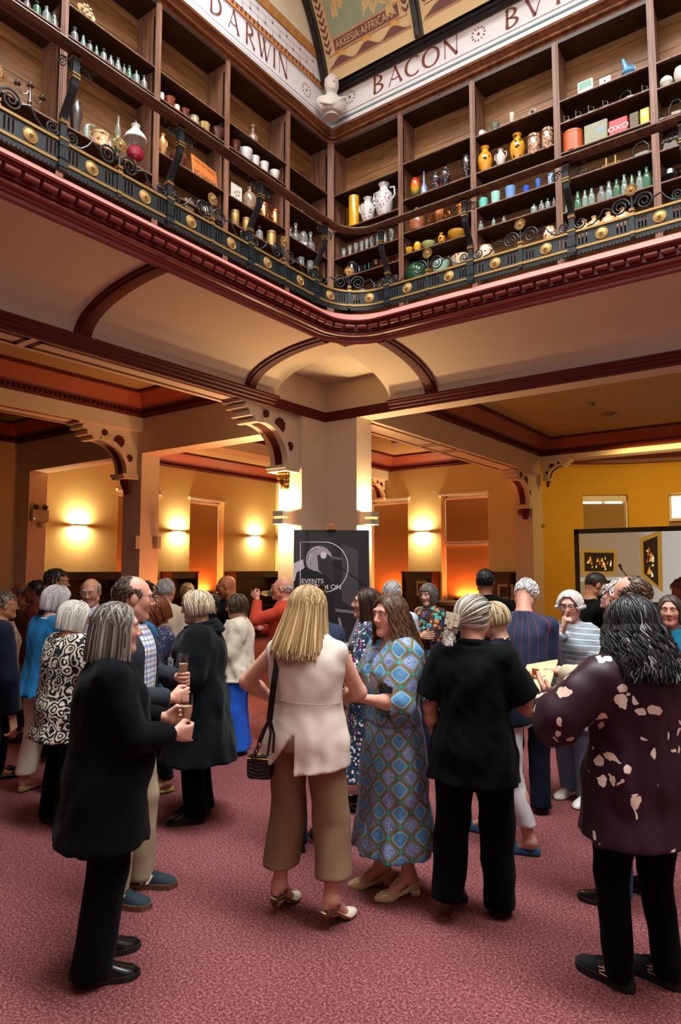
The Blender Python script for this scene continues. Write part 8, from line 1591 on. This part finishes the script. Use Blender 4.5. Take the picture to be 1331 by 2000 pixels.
# -- 31: bearded man in black T-shirt
f = person('bearded person with cropped hair in a black T-shirt, looking down at the screen corner', 1147, depth=6.6, phi=62, group=G, h=1.74, sex='m', build=1.05, skin='a06a4a', res=.012, lean=3, neck_fwd=.02, head=(8, -22, 0), arms={'R': dict(to=(.14, .34, 1.05), hint=(.9, -.7, -.2), mode='flat'), 'L': dict(to=(-.1, .36, 1.05), hint=(-.9, -.6, -.3))})
f.body(.0045); f.face(brow='1a100c'); f.hair('short', '1a1310', '2e221c', 420, vol=.002, seed=31, r=.003); b = MB()
for i in range(90):
    th = random.uniform(-1.25, 1.25); zz = random.uniform(-.115, -.05); q = np.array([.062 * math.sin(th), .012 + .080 * math.cos(th) - .02 * (zz < -.09), zz])
    if abs(th) < .3 and zz > -.078: continue
    b.ell(f.P(q), (.012, .012, .014), 6, 5)
b.build('beard', M('dark_beard', '15100d', .8), f.root); f.trousers('trousers', m_black); f.top('t_shirt', m_black, hem=.84, fit=.024, sleeve=.97, sleeve_r=(.078, .07, .06), folds=(4, .01, 0, 1)); f.shoes('sneaker', m_blackl)
# -- 32: balding, cream jacket, jeans
f = person('balding person with tortoiseshell spectacles in a stone jacket and dark jeans, behind the dark-haired person', 1262, 1762, phi=283, group=G, h=1.735, sex='m', build=1.12, skin='d49a86', res=.012, feet=((-.16, .12, 0), (.10, .0, 8)), head=(0, -16, 0), arms={'L': dict(to=(-.12, .36, 1.17), hint=(-.9, -.6, -.5), mode='fist', palm=(.3, 0, -1)), 'R': dict(to=(.12, .32, 1.13), hint=(.8, -.6, -.5), mode='fist')})
f.body(.0042); f.face(brow='8a6a52'); f.glasses('8a5020', .0026, 'square'); f.hair('balding', '4a3626', '7a5e44', 300, seed=32, vol=.008, bald_z=.45); f.trousers('trousers', m_jeans, r=(.1, .08, .075)); f.top('jacket', m_stone, hem=.72, fit=.034, sleeve=1.9, sleeve_r=(.076, .068, .056), collar=(.07, .016)); f.shoes('derby', m_blackl)
f = person('person with fluffy white hair and rimless spectacles, face half hidden behind the balding person', 1232, 1655, phi=276, group=G, h=1.685, sex='m', skin='d49a88', res=.014, head=(0, -8, 0)); f.body(.005); f.face(brow='c8c0b8'); f.glasses('a8a49c', .0014); f.hair('short', 'd0ccc8', 'f6f4f2', 260, vol=.022, seed=33); f.trousers('trousers', m_black); f.top('jacket', m_navy, hem=.76, sleeve=1.95); f.shoes('loafer', m_blackl)
# -- 33: dark curly hair, burgundy blouse (right foreground)
f = person('person with long dark curly hair in burgundy petal-print blouse, seen from behind', 1262, 1932, phi=322, group=G, h=1.645, build=1.16, skin='d09880', res=.0095, feet=((-.10, .06, -22), (.11, .02, -26)), head=(-14, -4, 0), arms={'L': dict(to=(-.26, .27, 1.19), hint=(-1, -.4, -.75), mode='flat', palm=(.8, -.4, .2), dir=(-.1, .75, .65)), 'R': dict(to=(.16, .26, 1.05), hint=(1, -.5, -.5), mode='fist')})
f.body(.005); f.face(); f.hair('curly', '0b0a0c', '2a282c', 720, L=.26, vol=.026, seed=34, wave=.022, flare=.055, gray=('8a888c', .10), r=.0055); f.trousers('leggings', m_black, r=(.105, .074, .058), fit=.010); f.top('blouse', m_petal, hem=.66, fit=.045, sleeve=1.88, sleeve_r=(.095, .098, .075), flare=.045, folds=(7, .03, .008, 2), wr=.006, wf=10, hem_rx=.235, cuff=.05)
sk = M('black_knit_trainer', '0b0c0d', .85, bump=.4, bs=400); f.shoes('sneaker', sk, M('black_foam_sole', '131416', .6), size=1.06)
for i, sh in enumerate([o for o in f.root.children if o.name.split('.')[0] == 'shoe']):
    x, y, yw = f.feet[i]; tf = Matrix.Translation((x, y, 0)) @ Matrix.Rotation(-math.radians(yw), 4, 'Z'); b = MB()
    for sg in (-1, 1): b.tube([tuple(tf @ Vector((sg * (.0455 - .25 * max(0, z - .05)), yy, z))) for yy, z in ((.055, .062), (.03, .066), (.022, .058), (.05, .050), (.046, .041), (.012, .040))], .0028, 5)
    tag(b.build('emblem', M('pale_copper', 'd8a890', .4), sh), 'pale S-shaped emblem')
# -- 34, 35 at the right edge
f = person('person with brown-grey hair in teal top, facing the camera and talking, at the right edge', 1303, depth=5.2, phi=192, group=G, h=1.57, skin='c88e78', res=.012, head=(-6, -2, 0)); f.body(.0045, lips='8a3f3a'); f.face(); f.hair('bob', '2a2420', '6a5e56', 260, L=.12, seed=35, vol=.012, part=.05); f.trousers('trousers', m_black); f.top('top', m_teal, hem=.8, fit=.024, sleeve=1.9); f.shoes('flat', m_blackl)
f = person('person in a dark red hat or hair bowed in shadow, at the far right edge', 1330, depth=7.2, phi=262, group=G, h=1.665, sex='m', skin='7a3a24', res=.015, head=(0, -20, 0)); f.body(.006); f.hair('short', '4a1c10', '6a2c18', 300, vol=.02); f.trousers('trousers', m_black); f.top('jacket', m_black, hem=.76, sleeve=1.95, collar=(.07, .016)); f.shoes('derby', m_blackl)
# ================================================================ THINGS CARRIED
def bag():
    f = P21; r = tag(empty('shoulder_bag', world(f, (-.225, -.085, .70)), f.root.rotation_euler.z), 'small black quilted shoulder bag at the hip of the blonde in the waistcoat', 'bag'); ml = M('black_bag_leather', '0d0d0f', .3, bump=.4, bs=90)
    b = MB(); n = 6; rings = []
    for y in np.linspace(-.035, .035, 5):
        k = 1 - .1 * abs(y / .035) ** 3; rings.append([(.068 * k * math.copysign(abs(math.cos(t)) ** .35, math.cos(t)), y, .065 + .062 * k * math.copysign(abs(math.sin(t)) ** .35, math.sin(t))) for t in [2 * PI * i / 40 for i in range(40)]])
    b.grid(rings, 0, closed_v=True); b.add(rings[0], [tuple(range(40))]); b.add(rings[-1], [tuple(range(40))]); b.build('body', ml, r)
    b = MB()
    for i in range(5): b.tube([(-.058, -.0355, .03 + .018 * i), (0, -.037, .018 + .018 * i), (.058, -.0355, .03 + .018 * i)], .002, 4)
    b.build('quilting', ml, r); b = MB(); b.tube([(-.06, -.036, .112), (.06, -.036, .112)], .003, 5); tag(b.build('zip', m_brassy, r), 'brass zip')
    S = np.array(f.shoulder[0]) + [.035, -.01, .055]; Lc = lambda v: tuple(np.array(v) - np.array([-.225, -.085, .70]))
    def strap(P, w, nm, m):
        b = MB(); P = np.array(P); b.grid([[Lc(p + np.array([dx, dy, 0])) for dx, dy in ((-w, 0), (w, 0), (w, .004), (-w, .004))] for p in P], 0, closed_v=True); return b.build(nm, m, r, smooth=False)
    back = [S + [0, .05, -.005], S + [0, 0, .012], S + [-.006, -.055, -.02], [S[0] - .01, -.155, 1.20], [S[0] - .025, -.175, 1.02]]
    strap(back, .016, 'strap', m_blackl); strap([back[-1], [S[0] - .02, -.17, .95], [-.175, -.13, .83]], .006, 'strap', m_blackl); strap([back[-1], [S[0] - .055, -.165, .97], [S[0] - .085, -.15, .90]], .012, 'strap', m_blackl); strap([[S[0] - .02, -.18, 1.03], [S[0] + .0, -.178, .95], [S[0] - .005, -.175, .86]], .006, 'strap_end', m_blackl)
    for k in range(7):
        c = np.array([S[0] - .085 - .009 * k, -.15 + .005 * k, .89 - .0165 * k]); b = MB(); q = k % 2; b.tube([Lc(c + np.array([.011 * math.cos(t) * (1 - q * .7), .011 * math.cos(t) * q * .8, .014 * math.sin(t)])) for t in [2 * PI * i / 12 for i in range(12)]], .0032, 5, 0, True); b.build('chain_link', M('dark_tortoise', '2a1c16', .2), r)
    b = MB(); b.tube([(.05, -.02, .10), (.05, -.03, .14)], .004, 6); b.build('clip', m_brassy, r)
bag()
def tray():
    f = P27; T, d, n, t, m = f.hand[1]; c = world(f, T + d * .15 + np.array([.03, .06, .045])); r = empty('serving_board', c, f.root.rotation_euler.z); r.rotation_euler = (math.radians(32), math.radians(-14), f.root.rotation_euler.z - .25); tag(r, 'pale serving board with a few canapes, carried by the person with the claw clip', 'serving board'); b = MB(); b.bbox(-.10, .10, -.15, .17, -.009, .009, .005); b.build('board', M('pale_maple', 'cdb68a', .5, var=.1, vs=12), r, smooth=False); b = MB()
    for i in range(4):
        for j in range(3): b.box(-.08 + .055 * j, -.05 + .055 * j, -.11 + .065 * i, -.105 + .065 * i, .009, .0096)
    b.build('branded_mark', M('burnt_mark', '3a2a1a', .7), r, smooth=False); R = Matrix.Translation(c) @ r.rotation_euler.to_matrix().to_4x4()
    for i, (x, y) in enumerate(((-.03, .02), (-.01, .06), (.015, .03))): b = MB(); b.tube([(-.02, 0, .0), (0, .005, .022), (.022, 0, .004)], [.008, .012, .007], 8); o = b.build('canape', M('glazed_pastry', '9a4a1c', .4)); o.matrix_world = R @ Matrix.Translation((x, y, .014)) @ Matrix.Rotation(i * .9, 4, 'Z'); tag(o, ['nearest', 'farthest', 'middle'][i] + ' of three browned canapes on the serving board', 'canape', 'canapes on the board')
tray()
p = ground(303, 1548); r = tag(empty('walking_stick', tuple(p)), 'silver walking stick with a black rubber foot, beside the yellow shoes', 'walking stick'); b = MB(); b.tube([(0, 0, .04), (0, 0, .86)], .010, 10); b.build('shaft', M('brushed_aluminium', '9a9490', .3, .9), r); b = MB(); b.lathe([(.026, 0), (.026, .012), (.017, .025), (.015, .06)], n=14); tag(b.build('ferrule', m_blackl, r), 'black rubber foot'); b = MB(); b.tube([(0, 0, .85), (0, .0, .89), (0.05, .0, .90), (.09, 0, .885)], .013, 8); b.build('handle', m_blackl, r)
